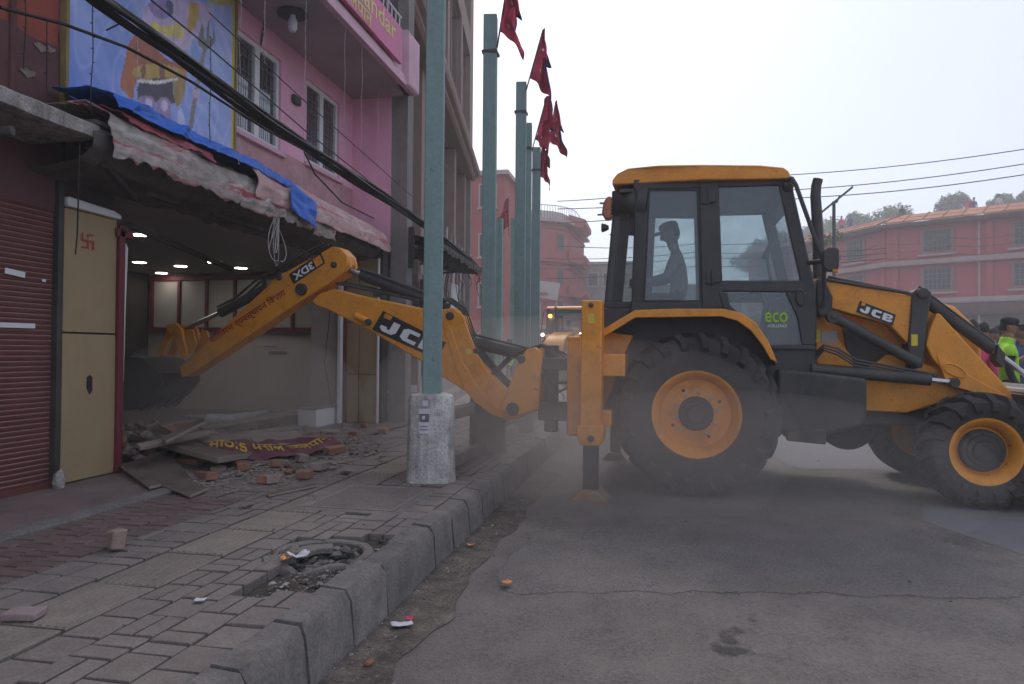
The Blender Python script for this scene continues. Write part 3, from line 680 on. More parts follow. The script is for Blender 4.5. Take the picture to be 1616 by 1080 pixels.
# wall cabinets with red rails on the far side wall
cabp = B(); cabp.bb(-8.9, -5.0, 11.20, 11.30, 1.58, 1.66); cabp.bb(-8.9, -5.0, 11.20, 11.30, 2.5, 2.6)
for i in range(8): x = -8.9+.55*i; cabp.bb(x, x+.05, 11.20, 11.30, 1.66, 2.5)
cab_o = cabp.build('wall_cabinet', REDTRIM, pk)
for i in range(7):
    p = B(); x = -8.9+.55*i; p.bb(x+.055, x+.545, 11.235, 11.3, 1.665, 2.495); p.build('cabinet_door', GREYP, cab_o, bevel=.004)
b = B(); b.bb(-5.1, -4.95, 11.15, 11.3, 1.5, 2.63); b.build('wall_post', DARKR, pk)
b = B(); b.bb(-6.6, -6.25, 11.28, 11.3, 1.2, 1.25); b.bb(-6.7, -6.45, 11.28, 11.3, 1.33, 1.345); b.build('wall_sticker', REDTRIM, pk)
# right jamb: white frame, red strip, cream clad wing pier
b = B(); b.bb(FX-.02, FX+.03, 9.42, 9.5, .24, 2.4); b.build('white_jamb', WHITEM, pk, bevel=.005)
b = B(); b.bb(FX-.02, FX+.04, 9.505, 9.6, .22, 2.6); b.build('red_jamb', REDTRIM, pk)
b = B(); b.bb(FX+.0, -3.86, 9.66, 9.86, .2, 2.86); b.build('wing_pier', DARKR, pk)
for (x0, x1) in ((FX+.02, -4.21), (-4.20, -3.93)):
    for (z0, z1) in ((.24, .93), (.94, 1.68), (1.69, 2.6)):
        p = B(); p.bb(x0, x1, 9.63, 9.66, z0, z1); p.build('cladding_panel', CREAMP, pk, bevel=.004)
b = B(); b.tube([(-3.9, 9.6, .24), (-3.9, 9.6, 2.6)], .02); b.build('edge_trim', WHITEM, pk)
# left jamb: cream clad pier, red post, torn white strip
b = B(); b.bb(FX-.3, FX-.03, 4.58, 5.14, .22, 2.63); b.build('left_pier', DARKR, pk)
yl = B(); hp = []
for (z0, z1) in ((.25, 1.385), (1.40, 2.34)):
    p = B()
    def pf(u, v): y = 4.595+.535*u; z = z0+(z1-z0)*v; bulge = .012*math.sin(math.pi*u)*math.sin(math.pi*v); return Vector((FX+.02+bulge, y+.012*(1 if z0 < 1 else 0)*math.sin(math.pi*v)*u*2, z))
    p.grid(pf, 12, 20); p.bb(FX-.025, FX+.008, 4.597, 5.128, z0+.002, z1-.002)
    o = p.build('cladding_panel', CREAMP, pk, smooth=50)
b = B()   # ragged hole punched in the lower panel
hc = onx(141, 608, FX+.034)
hp = [(hc.y+.05*(.6+.6*random.random())*math.cos(a)*(.75), hc.z+.075*(.6+.6*random.random())*math.sin(a)) for a in [i*.7 for i in range(9)]]
b.prism(hp, FX+.026, FX+.0345, 'x'); b.build('punched_hole', BLACKPR, pk)
# red mark painted on the upper panel (a faded auspicious sign)
hc = onx(139, 381, FX+.036); b = B(); t = .016; s = .062; X0 = FX+.0295; X1 = FX+.036
for (y0, y1, z0, z1) in ((-t/2, t/2, -s, s), (-s, -t/2, -t/2, t/2), (t/2, s, -t/2, t/2), (t/2, s, s-t, s), (-s, -t/2, -s, -s+t), (s-t, s, -s, -t/2-.002), (-s, -s+t, t/2+.002, s)):
    jj = lambda: random.uniform(-.005, .005)
    b.add([(X1, hc.y+y0+jj(), hc.z+z0+jj()), (X1, hc.y+y1+jj(), hc.z+z0+jj()), (X1, hc.y+y1+jj(), hc.z+z1+jj()), (X1, hc.y+y0+jj(), hc.z+z1+jj())], [(0, 1, 2, 3)])
b.build('painted_sign', mottled('faded_red', mat('red_mark', (.42, .05, .035), .8, .2, 12, 0), .28, .5, 26), pk)
b = B(); b.prism([(4.60, 2.35), (4.585, 2.40), (4.60, 2.425), (5.05, 2.405), (5.13, 2.385), (5.145, 2.35), (5.13, 2.345)], FX-.01, FX+.06, 'x'); b.build('white_cap', WHITEM, pk, bevel=.01)
b = B(); b.bb(FX-.05, FX+.05, 5.135, 5.2, .22, 2.3); b.box((FX, 5.2, 2.24), (.1, .18, .07)); b.build('red_jamb', REDTRIM, pk, bevel=.005)
b = B(); b.prism([(5.205, 1.05), (5.235, 1.0), (5.245, 1.6), (5.262, 2.13), (5.235, 2.17), (5.215, 1.7)], FX+.0, FX+.02, 'x'); b.build('torn_strip', WHITEM, pk)
# battered canopy edge above the opening
def cano(u, v):
    y = 4.28+5.35*u; a = [(-3.92, 2.86), (-3.86, 2.80), (-3.88, 2.70), (-4.0, 2.60), (FX, 2.55)]
    t = v*4; i = min(3, int(t)); f = t-i; x = a[i][0]*(1-f)+a[i+1][0]*f; z = a[i][1]*(1-f)+a[i+1][1]*f
    return Vector((x+.03*nz(y, z, 1, 4)+.015*nz(y, z, 2, 12), y, z+.035*nz(y, x, 5, 3.2)+.02*nz(y, x, 6, 11)))
b = B(); b.grid(cano, 130, 24); b.bb(FX, -3.9, 4.33, 9.6, 2.87, 2.9); b.build('battered_canopy', CONCD, pk, smooth=50)
b = B()
for (y, x, dx, dz) in ((4.75, -3.95, .35, -.22), (5.3, -4.0, .3, .1), (6.4, -4.0, -.3, -.1)):
    b = B(); b.box((x-.1, y, 2.55), (.05, .6, .04), Matrix.Rotation(dz, 3, 'X') @ Matrix.Rotation(dx, 3, 'Z')); b.build('broken_batten', DARKR, pk)
b = B(); b.tube([(FX+.02, 5.25, 2.33), (-5.6, 8.6, 2.36)], .035, 8); b.build('ceiling_duct', DARKR, pk)
# recessed ceiling lamps
LAMP = emis('lamp_glow', (1, .95, .82), 7.)
lk = 0
for (px, py) in ((220, 413), (255, 430), (285, 419), (338, 413), (380, 422), (220, 369)):
    p = onz(px, py, 2.62); t = thing('ceiling_lamp', ['lit ceiling lamp nearest the left jamb in the shop', 'lit ceiling lamp lowest of the row in the shop', 'lit ceiling lamp third from the left in the shop', 'lit ceiling lamp hanging under a small grey cup in the shop', 'lit ceiling lamp rightmost in the shop', 'small lit ceiling lamp closest to the street in the shop'][lk], 'lamp', (p.x, p.y, 2.63), 0, 'recessed lamps in the shop ceiling')
    q = B(); q.lathe([(.0, 2.606), (.11, 2.606), (.125, 2.612), (.125, 2.629)], (p.x, p.y, 0), 'z', 20); q.build('rim', WHITEM, t)
    q = B(); q.lathe([(.0, 2.602), (.095, 2.602), (.095, 2.6055)], (p.x, p.y, 0), 'z', 20); q.build('diffuser', LAMP, t)
    lk += 1
p = onz(326, 405, 2.62); t = thing('hanging_cup_lamp', 'unlit grey cup lamp hanging from the shop ceiling', 'lamp', (p.x, p.y, 2.62))
q = B(); q.tube([(p.x, p.y, 2.63), (p.x, p.y, 2.5)], .012); q.build('rod', DARKM, t)
q = B(); q.lathe([(.02, 2.5), (.06, 2.48), (.08, 2.42), (.075, 2.42), (.0, 2.46)], (p.x, p.y, 0), 'z', 16); q.build('shade', GREYP, t)

# ------------------------------------------------------------------ painted poster
PY0, PY1, PZ0, PZ1 = 4.575, 6.73, 3.08, 5.6
def yz(px, py): p = onx(px, py, FX+.05); return (p.y, p.z)
def inside(p, poly):
    x, y = p; c = False; j = len(poly)-1
    for i in range(len(poly)):
        a, b_ = poly[i], poly[j]
        if (a[1] > y) != (b_[1] > y) and x < (b_[0]-a[0])*(y-a[1])/(b_[1]-a[1])+a[0]: c = not c
        j = i
    return c
shapes = []
def sp(c, *pts, soft=.0): shapes.append((c, chaikin([yz(*q) for q in pts], 2)))
sp((.50, .40, .62), (225, 0), (330, 0), (340, 30), (300, 70), (250, 75), (225, 40))
sp((.30, .22, .45), (232, 0), (278, 0), (272, 25), (258, 32), (240, 22))
sp((.48, .33, .1), (300, 0), (318, 8), (312, 40), (295, 58), (298, 30))
sp((.34, .10, .06), (205, 58), (230, 50), (262, 95), (290, 100), (296, 135), (280, 150), (255, 128), (215, 120), (210, 165), (200, 145), (188, 138), (195, 110))
sp((.42, .14, .05), (205, 70), (216, 80), (212, 165), (203, 150), (190, 140), (197, 100))
sp((.46, .30, .06), (207, 108), (240, 98), (290, 108), (294, 122), (255, 128), (212, 124))
sp((.06, .05, .07), (216, 124), (285, 122), (284, 160), (268, 165), (245, 160), (218, 172))
sp((.33, .22, .36), (218, 150), (247, 152), (244, 180), (240, 212), (222, 206), (214, 180))
sp((.34, .23, .38), (250, 152), (272, 156), (270, 185), (278, 218), (252, 216), (248, 180))
sp((.60, .48, .66), (230, 155), (242, 155), (241, 172), (232, 172))
sp((.60, .48, .66), (255, 158), (266, 159), (265, 176), (256, 175))
sp((.60, .45, .62), (280, 52), (302, 58), (303, 78), (285, 80), (278, 66))
sp((.35, .22, .08), (274, 118), (292, 118), (295, 145), (280, 175), (275, 150))
sp((.22, .19, .18), (323, 62), (329, 64), (312, 150), (302, 222), (295, 222), (306, 150))
sp((.2, .18, .17), (313, 62), (318, 40), (322, 36), (321, 58), (328, 66), (338, 60), (335, 40), (340, 52), (340, 70), (326, 80), (314, 74))
sp((.2, .18, .17), (328, 34), (331, 32), (331, 68), (326, 68))
sp((.55, .40, .55), (304, 140), (316, 142), (316, 153), (306, 156))
sp((.62, .52, .16), (236, 30), (262, 44), (284, 34), (296, 60), (276, 62), (258, 52), (240, 48))
sp((.10, .10, .22), (262, 0), (274, 0), (276, 22), (266, 30))
sp((.44, .36, .62), (196, 40), (214, 30), (224, 44), (208, 56))
sp((.52, .20, .08), (290, 84), (304, 90), (296, 120), (288, 112))
sp((.25, .10, .06), (222, 104), (232, 100), (230, 124), (224, 124))
sp((.25, .10, .06), (252, 102), (262, 102), (262, 126), (254, 126))
sp((.72, .66, .60), (216, 124), (250, 128), (284, 122), (284, 127), (250, 134), (216, 130))
sp((.5, .56, .78), (196, 150), (212, 172), (214, 210), (200, 196))
sp((.5, .56, .78), (282, 166), (292, 180), (296, 220), (282, 214))
sp((.45, .42, .10), (328, 0), (372, 0), (372, 12), (330, 4))
def poster_col(y, z):
    p = (y+.004*nz(y*8, z*8, 1), z+.004*nz(y*8, z*8, 5))
    u = (y-PY0)/(PY1-PY0); v = (z-PZ0)/1.7
    s = .5+.5*nz(y*3.0+z*1.2, z*2.2, 2, 1.3); s2 = .5+.5*nz(y*9+z*5, z*5, 7)
    s3 = abs(nz(y*5-z*2.0, z*2.5, 4))
    a = Vector((.10, .19, .52)); c_ = Vector((.42, .48, .74)); w_ = Vector((.62, .58, .74))
    k = max(0, min(1, .10+.55*s*s+.35*u-.18*(1-v)))
    c = a.lerp(c_, k); c = c.lerp(w_, max(0, min(1, (s2-.45)*1.3*(.25+.7*u))))
    c = c.lerp(Vector((.55, .62, .84)), max(0, .16-s3*1.6)*1.5)
    for cc, poly in shapes:
        if inside(p, poly):
            q = .9+.25*nz(y*14, z*9, 3)+.12*nz(y*50, z*50, 3); c = Vector(cc)*q
    if y > PY1-.045: c = Vector((.42, .34, .08))
    return c
pos = thing('painted_poster', 'large blue painted poster with a standing figure and trident on the upper wall', 'poster', (FX+.04, (PY0+PY1)/2, PZ0))
b = B(); NU, NV = 150, 170
b.grid(lambda u, v: Vector((FX+.045+.006*math.sin(u*9)*math.sin(v*5), PY0+(PY1-PY0)*u, PZ0+(PZ1-PZ0)*v)), NU, NV)
pm_ = bpy.data.materials.new('poster_print'); pm_.use_nodes = True; nt = pm_.node_tree
at = N(nt, 'ShaderNodeVertexColor'); at.layer_name = 'print'; nt.links.new(at.outputs[0], nt.nodes['Principled BSDF'].inputs['Base Color'])
nt.nodes['Principled BSDF'].inputs['Roughness'].default_value = .45
po = b.build('print_sheet', pm_, pos, smooth=60)
ca = po.data.color_attributes.new('print', 'FLOAT_COLOR', 'POINT')
wo_ = Vector(pos.location); buf = []
for v_ in po.data.vertices:
    p = v_.co+wo_; c = poster_col(p.y, p.z); buf += [min(.95, c.x*1.2), min(.95, c.y*1.2), min(.95, c.z*1.18), 1]
ca.data.foreach_set('color', buf)
b = B(); b.bb(FX+.002, FX+.06, PY0-.03, PY0-.002, PZ0, PZ1); b.bb(FX+.002, FX+.06, PY1+.002, PY1+.03, PZ0, PZ1); b.bb(FX+.002, FX+.03, PY0, PY1, PZ0, PZ1); b.build('frame', mat('frame_wood', (.25, .19, .07), .7, .2, 6, .05), pos)

# ------------------------------------------------------------------ shop sign on the balcony
sg = thing('shop_sign', 'long pink and red shop sign with yellow lettering on the balcony front', 'sign', (-3.45, 6.5, 5.2))
b = B(); b.bb(-3.455, -3.405, 3.4, 9.12, 5.17, 5.66)
sgm = mat('sign_face', (.55, .10, .17), .5, .25, 1.1, .02, c2=(.52, .09, .30))
b.build('sign_face', sgm, sg, bevel=.006)
mat('sign_yellow', (.62, .55, .16), .6, .1, 9, 0)
for (wd, y0, L_, z0, h_) in (('Mithai', 6.05, 1.15, 5.375, .245), ('Bhandar', 7.36, 1.52, 5.375, .245), ('मिठाई', 6.3, .75, 5.19, .15), ('जलपान', 7.2, .87, 5.19, .15)):
    b = B(); text_into(b, wd, (-3.402, y0, z0), (0, L_, 0), (0, 0, h_), bold=.006); b.build('sign_word', MATS['sign_yellow'], sg)
# lamp bracket under the balcony
p = onx(462, 20, -3.95)
bl = thing('wall_lamp', 'round dark lamp on a bracket arm under the pink balcony', 'lamp', (p.x, p.y, 4.6))
q = B(); a = onx(412, 30, FX); q.tube([(FX, a.y, a.z-.30), (FX+.05, a.y, a.z), (p.x, p.y, p.z+.02)], .012, 6); q.build('arm', DARKM, bl)
q = B(); q.lathe([(.0, .07), (.05, .07), (.16, .02), (.165, -.03), (.12, -.035), (.0, -.03)], p, 'z', 24); q.build('shade', DARKM, bl)
q = B(); q.lathe([(.0, -.22), (.035, -.21), (.05, -.17), (.05, -.10), (.03, -.05), (.03, -.03)], p, 'z', 16); q.build('bulb', WHITEM, bl)

# ------------------------------------------------------------------ tarpaulins thrown over the canopy
def tarp(name, label, m, y0, y1, top, prof, nu=170, nv=44, seed=1., amp=.03, ragged=.10, cord=3.):
    """prof: (x,z) from the wall outwards and down; top(u) lifts it along its length"""
    def fn(u, v0):
        y = y0+(y1-y0)*u
        rg = 1-ragged*(.5+.5*nz(y*2.3, 1, seed))-ragged*.8*abs(nz(y*7, 4, seed))
        v = v0*rg
        t = v*(len(prof)-1); i = min(len(prof)-2, int(t)); f = t-i
        x = prof[i][0]*(1-f)+prof[i+1][0]*f; z = prof[i][1]*(1-f)+prof[i+1][1]*f
        z += top(u)*(.4+.6*(1-v))
        d = y*1.0+v*.55+.12*nz(y*2, v*2, seed)       # folds run outwards at a slant
        c1 = (1-2*abs(nz(d*cord, v*.6, seed+2)))**3 if True else 0; c2 = (1-2*abs(nz(d*cord*2.3, v*1.2, seed+5)))**3; n1 = nz(y*1.1, v*1.6, seed+9, 1.5)
        fine = nz(y*9+v*7, v*9-y*4, seed+1)*.22+nz(y*21, v*24, seed+4)*.12
        dis = amp*(.8*n1*(1-.6*v)+.45*c1*(.3+v)+.25*c2*(.2+v)+fine)
        z += dis*(1-.75*v); x += dis*1.2*(.25+v)
        return Vector((x, y+.03*nz(v*3, u*2, seed+5)+.05*nz(v*6, 7+u*9, seed), z))
    b = B(); b.grid(fn, nu, nv); o = b.build(name, m, None, (-4.1, (y0+y1)/2, 2.86), smooth=50)
    md = o.modifiers.new('thickness', 'SOLIDIFY'); md.thickness = .004
    return tag(o, label, 'tarpaulin', 'tarpaulins on the battered canopy')
tarp('tarpaulin', 'grey and red tattered tarpaulin sagging along the canopy edge over the opening', GREYT, 4.36, 7.9, lambda u: .04-.10*u, [(-4.38, 3.0), (-4.0, 3.0), (-3.83, 2.93), (-3.775, 2.82), (-3.775, 2.68), (-3.81, 2.56)], seed=2, amp=.05, ragged=.16, cord=2.1)
tarp('tarpaulin', 'bright blue tarpaulin lying over the grey one below the poster', BLUET, 4.42, 6.95, lambda u: .06-.02*u-.09*max(0, u-.75)*2, [(-4.37, 3.13), (-4.05, 3.13), (-3.83, 3.08), (-3.78, 2.955)], seed=5, amp=.042, ragged=.10, cord=1.8)
tarp('tarpaulin', 'faded pink and red tarpaulin stretched to the far end of the canopy', PINKT, 6.15, 9.62, lambda u: .1-.13*u, [(-4.38, 3.26), (-4.2, 3.19), (-4.0, 3.08), (-3.82, 2.96), (-3.75, 2.82), (-3.76, 2.68)], seed=9, amp=.035, ragged=.03, cord=1.4)
tarp('tarpaulin', 'narrow red strip of tarpaulin between the blue and the grey ones', mat('red_tarp', (.42, .05, .085), .7, .25, 4, .2, 30, dust=.4), 4.5, 5.6, lambda u: .04-.05*u, [(-4.3, 3.06), (-4.0, 3.04), (-3.85, 2.97), (-3.79, 2.88)], 60, 20, seed=14, amp=.04, ragged=.2, cord=1.4)
def bflap(u, v):
    y = 6.75+.55*u; return Vector((-3.715+.03*v+.02*nz(y*5, v*4, 3), y-.05*v, 3.02-.30*v-.10*u+.02*nz(y*6, v*5, 1)))
o = B().grid(bflap, 14, 12).build('tarpaulin', BLUET, None, (-3.76, 7.0, 2.8), smooth=70); o.modifiers.new('thickness', 'SOLIDIFY').thickness = .004
tag(o, 'blue tarpaulin corner hanging down over the pink one', 'tarpaulin', 'tarpaulins on the battered canopy')
def redend(u, v):
    y = 4.35+.45*u; return Vector((-3.95-.2*v+.02*nz(y*7, v*5, 3), y, 3.0+.04*v+.07*math.sin(u*3.1)*(v)+.02*nz(y*9, v*6, 1)))
o = B().grid(redend, 14, 10).build('crumpled_sheet', PINKT, None, (-4.0, 4.5, 2.9), smooth=70); o.modifiers.new('thickness', 'SOLIDIFY').thickness = .004
tag(o, 'crumpled pale sheet at the near end of the blue tarpaulin', 'sheet')
# knot of loose white cord hanging from the canopy
b = B(); p0 = onx(438, 345, -3.75); rr = random.Random(5)
for k in range(6):
    pts = []; ph = rr.uniform(0, 6); L = rr.uniform(.25, .5); wdt = rr.uniform(.04, .11)
    for i in range(15):
        t = i/14; pts.append((p0.x+.05*math.sin(ph+t*3), p0.y+wdt*math.sin(t*math.pi*1.0)*(1 if k % 2 else -1)+.02*math.sin(ph+t*7), p0.z-L*math.sin(t*math.pi*(.55 if k < 2 else 1.0))))
    b.tube(pts, .004, 5)
o = b.build('loose_cord', LIGHTC, None, tuple(p0), smooth=60); tag(o, 'tangle of pale cord hanging from the canopy in front of the opening', 'cord')

# ------------------------------------------------------------------ brown building
bt = thing('brown_building', 'tall brown plastered building with a moulded ledge beyond the pink one', 'building', (-3.86, 10.12, .2), R(9.5), world=False)
# local: x = into the building (negative), y = along the street, z up from .2
b = B()
for (y0, y1) in ((0, .55), (3.1, 3.5), (6.0, 6.4), (9.0, 9.35), (11.6, 12.6)): b.bb(-.3, 0, y0, y1, 7.0, 14)
for (z0, z1) in ((7.0, 7.9), (10.4, 11.2), (13.3, 14)): b.bb(-.3, -.005, .55, 11.6, z0, z1)
b.build('upper_wall', BROWNW, bt)
b = B(); b.prism([(-.3, 6.7), (.05, 6.7), (.12, 6.76), (.12, 6.82), (.22, 6.86), (.26, 6.94), (.26, 7.0), (-.3, 7.02)], 0, 12.7); b.build('ledge', BROWNW, bt, bevel=.012)
for (y0, y1) in ((.55, 3.1), (3.5, 6.0), (6.4, 9.0), (9.35, 11.6)):
    for (z0, z1) in ((7.9, 10.4), (11.2, 13.3)):
        f = B(); t = .07; ym = (y0+y1)/2
        for (a, c, d, e) in ((y0, y1, z0, z0+t), (y0, y1, z1-t, z1), (y0, y0+t, z0, z1), (y1-t, y1, z0, z1), (ym-.04, ym+.04, z0, z1)): f.bb(-.2, -.12, a, c, d, e)
        wf = f.build('window', BROWNW, bt); p = B(); p.bb(-.17, -.165, y0, y1, z0, z1); p.build('pane', GLASSW, wf)
        p = B(); p.bb(-.6, -.55, y0, y1, z0, z1); p.build('blind', GREYP, wf)
b = B(); b.bb(-1.3, -1.0, -.05, 12.6, 2.6, 6.7); b.bb(-1.3, 0, -.08, .02, 2.6, 6.7); b.bb(-1.0, -.02, 12.3, 12.6, 0, 6.7); b.build('recessed_wall', GREYW, bt)
for y in (.7, 3.3, 6.0, 8.9, 11.7): q = B(); q.bb(-.55, -.15, y, y+.4, 2.6, 6.7); q.build('column', BROWNW, bt)
q = B(); q.bb(-.9, -.86, 1.25, 1.75, 3.8, 6.2); q.build('cream_board', CREAMP, bt)
q = B(); q.bb(-.9, -.86, 6.6, 7.1, 3.6, 6.0); q.build('cream_board', CREAMP, bt)
for i in range(9):
    q = B(); q.box((-.12, 4.2+.9*i, 3.4), (.03, .10, 1.7), Matrix.Rotation(-.35, 3, 'X')); q.build('leaning_slat', LIGHTC if i % 2 else BROWNW, bt)
b = B(); b.bb(-6, -.32, 2.7, 12.6, 6.7, 14.2); b.bb(-1.05, -.32, -.05, 2.69, 6.7, 14.2); b.bb(-6, -1.31, 2.7, 12.6, 0, 6.69); b.build('body', BROWNW, bt)
# ground floor: dark shop bays, shutters, posters, steps
b = B(); b.bb(-1.0, -.9, 0, 12.5, 0, 2.6); b.build('shop_bay', DARKR, bt)
for i, y in enumerate((1.0, 2.9, 4.9, 7.0, 9.2)):
    q = B(); q.bb(-.35, -.1, y, y+.3, .0, 2.55); q.build('shop_pier', [GREYW, BROWNW][i % 2], bt)
    q = B(); q.bb(-.7, -.66, y+.35, y+1.5, .1, 2.2); q.build('shop_door', [WDARK, MAROON, GREYP][i % 3], bt)
    q = B(); q.bb(-.095, -.09, y+.05, y+.25, 1.0, 1.4); q.build('bill', PAPER, bt)
for i in range(3): q = B(); q.bb(-.9, .25+.3*(2-i), .4, 12.4, -.05+.16*i, .11+.16*i); q.build('step', CONC, bt, bevel=.01)
q = B(); q.tube([(.05, .15, .1), (.05, .15, 2.6)], .05); q.build('downpipe', WHITEM, bt)
q = B(); q.tube([(.3, .55, .1), (.25, .6, 2.5)], .025); q.build('leaning_pole', LIGHTC, bt)
# corrugated canopy of that shop row
cn = thing('tin_canopy', 'rusty tin canopy with loose wires along the shop row beyond the pink building', 'canopy', (-3.5, 11.3, 2.8))
def tin(u, v):
    y = 9.95+3.0*u; x = -3.95+.85*v-.10*u; return Vector((x, y, 3.10-.22*v-.06*u+.010*math.sin(y*40)+.02*nz(y, v, 1, 3)))
b = B(); b.grid(tin, 220, 6); o = b.build('tin_sheet', mat('rusty_tin', (.075, .06, .052), .85, .35, 5, .2, dust=.4, dustc=(.14, .12, .105)), cn, smooth=60); o.modifiers.new('thickness', 'SOLIDIFY').thickness = .006
def soff(u, v): y = 9.96+2.97*u; x = -3.93+.82*v-.10*u; return Vector((x, y, 2.86-.10*v-.05*u+.03*nz(y, v, 7, 3)))
b = B(); b.grid(soff, 60, 6); b.build('soffit_sheet', DARKR, cn, smooth=60)
def drip(u, v): y = 9.96+2.97*u; return Vector((-3.095-.10*u+.008*math.sin(y*30), y, 2.89-.06*u-(.11+.05*nz(y, 3, 0, 5))*v)) 
b = B(); b.grid(drip, 120, 3); b.build('drip_board', MATS['rusty_tin'], cn, smooth=60)
b = B(); b.tube([(-3.12, 9.95, 2.83), (-3.22, 12.95, 2.77)], .03); b.tube([(-3.5, 9.95, 2.93), (-3.6, 12.95, 2.87)], .025)
for i in range(5): y = 10.1+.68*i; b.tube([(-3.95, y, 2.75), (-3.15, y, 2.80)], .02, 6)
b.build('canopy_frame', DARKM, cn)
b = B(); b.bb(-3.95, -3.5, 9.93, 9.99, 2.5, 3.1); b.build('end_board', DARKR, cn)
rr = random.Random(8)
b = B()
for k in range(16):
    y = rr.uniform(10, 13); L = rr.uniform(.2, .8); x = -3.15-.03*(y-10); ph = rr.uniform(0, 6)
    b.tube([(x+.05*math.sin(ph+i), y+.06*math.sin(ph*2+i*1.3), 2.8-L*i/5) for i in range(6)], .006, 4)
o = b.build('loose_wires', CABLE, cn); o['kind'] = 'stuff'
# green-brown clutter at the foot of that canopy: hung boards
for i, (y, z, hgt, m_) in enumerate(((10.6, 1.9, .5, MAROON), (11.3, 1.7, .7, CREAMP), (12.2, 2.0, .5, WHITEM))):
    o = B().bb(-3.62, -3.58, y, y+.45, z, z+hgt).build('hanging_board', m_, None, (-3.6, y+.2, z)); tag(o, ['small maroon', 'narrow cream', 'small white'][i]+' sign board hanging under the tin canopy', 'sign')

# ================================================================== BACKHOE LOADER (local: x forward, y away from the camera, z up)
bh = thing('backhoe_loader', 'orange and black backhoe loader reaching its arm into the gutted shop', 'backhoe loader', MO, MYAW, world=False)
def z5(pts): return [(430+a/2.454, 380+b/2.4545) for a, b in pts]
def z4(pts): return [(170+a/2.7, 320+b/2.7) for a, b in pts]
def pt3(px, py, y): x, z = mac(px, py, y); return Vector((x, y, z))
# ---- wheels
def make_wheel(name, R0, wid, rr_, loc, side, lugs, dish, hubr, label=None):
    cx, cyy, cz = loc; s = side
    h = wid/2
    b = B()
    prof = [(rr_+.012, s*h*.98), (rr_+.016, s*h*1.0), (rr_+.004, s*h*.99), (rr_-.012, s*h*.90), (rr_-.035, s*h*.75), (rr_-.055, s*(h*.75-dish*.5)), (rr_-.065, s*(h*.75-dish)), (rr_*.70, s*(h*.75-dish-.004)), (rr_*.45, s*(h*.75-dish+.012)), (.0, s*(h*.75-dish+.012))]
    b.lathe(prof, (0, 0, 0), 'y', 56, cap=(False, False))
    b.lathe([(rr_+.012, s*h*.98), (rr_+.012, -s*h*.98), (rr_-.02, -s*h*.9), (0, -s*h*.3)], (0, 0, 0), 'y', 40, cap=(False, False))
    w = b.build(name, ORANGE, bh, (0, 0, 0), smooth=40); w.location = loc
    if label: w['label'] = label
    # tyre carcass
    t = B(); Rc = R0-.045
    pr = [(rr_+.005, h*.93), (rr_+.03, h*1.0), (rr_+(Rc-rr_)*.45, h*1.10), (rr_+(Rc-rr_)*.8, h*1.06), (Rc-.018, h*.93), (Rc, h*.7), (Rc+.006, 0)]
    pr = pr+[(r, -y) for r, y in pr[-2::-1]]
    t.lathe(pr, (0, 0, 0), 'y', 72, close=True)
    # lugs: swept bars from the crown down the shoulder
    for sd in (-1, 1):
        for i in range(lugs):
            a0 = 2*math.pi*(i+(.5 if sd > 0 else 0))/lugs
            st = []
            for q, (yy, rad, da, hw) in enumerate(((-.015, Rc, .0, .040), (h*.42, Rc-.002, .10, .042), (h*.80, Rc-.012, .19, .046), (h*1.05, Rc-.062, .255, .050), (h*1.10, Rc-.105, .27, .048))):
                st.append((yy*sd, rad, a0-da*(.735/R0)**.5*1.0, hw*(1 if R0 > .6 else .9), (R0 if q < 2 else R0-.008 if q == 2 else rad+.035 if q == 3 else rad+.012)))
            v = []
            for (yy, rad, an, hw, top) in st:
                for (ra, sw) in ((rad-.02, 1.25), (top, .85), (top, -.85), (rad-.02, -1.25)):
                    ww = hw*sw/R0*.8; y2 = yy
                    if abs(yy) > h*.95: y2 = yy+(.030*sd if ra == top else 0)
                    v.append((ra*math.cos(an+ww), y2, ra*math.sin(an+ww)))
            f = [(0, 1, 2, 3), (19, 18, 17, 16)]
            for q in range(4):
                for e in range(4): f.append((q*4+e, q*4+(e+1) % 4, (q+1)*4+(e+1) % 4, (q+1)*4+e))
            t.add(v, f)
    t.build('tyre', RUBBER, w, (0, 0, 0), smooth=38)
    hb = B(); y0 = h*.75-dish
    hb.lathe([(hubr*1.08, s*(y0+.005)), (hubr*1.06, s*(y0+.035)), (hubr*.97, s*(y0+.05)), (hubr*.80, s*(y0+.053)), (hubr*.76, s*(y0+.062)), (hubr*.55, s*(y0+.064)), (hubr*.50, s*(y0+.085)), (hubr*.2, s*(y0+.09)), (0, s*(y0+.09))], (0, 0, 0), 'y', 28)
    for i in range(8): a = 2*math.pi*i/8; hb.lathe([(.010, s*(y0+.05)), (.010, s*(y0+.066)), (0, s*(y0+.068))], (hubr*.88*math.cos(a), 0, hubr*.88*math.sin(a)), 'y', 6)
    hb.build('hub', DARKM, w, (0, 0, 0))
    nb = 10 if R0 > .6 else 8
    nutm = None
    for i in range(nb):
        a = 2*math.pi*(i+.3)/nb; q = B(); q.lathe([(.017, 0), (.017, s*.028), (.008, s*.034), (0, s*.034)], (0, 0, 0), 'y', 6)
        if nutm is None: nutm = q.mesh('wheel_nut', DARKM if R0 < .6 else GREYP)
        inst('wheel_nut', nutm, (hubr*1.32*math.cos(a), s*(y0+.004), hubr*1.32*math.sin(a)), (0, 0, 0), w)
    if R0 > .6:
        for i in range(4):
            a = 2*math.pi*i/4+.5; q = B(); q.lathe([(.015, s*(y0-.003)), (.015, s*(y0+.004)), (0, s*(y0+.004))], (rr_*.62*math.cos(a), 0, rr_*.62*math.sin(a)), 'y', 10); q.build('rim_hole', BLACKPR, w, (0, 0, 0))
    return w
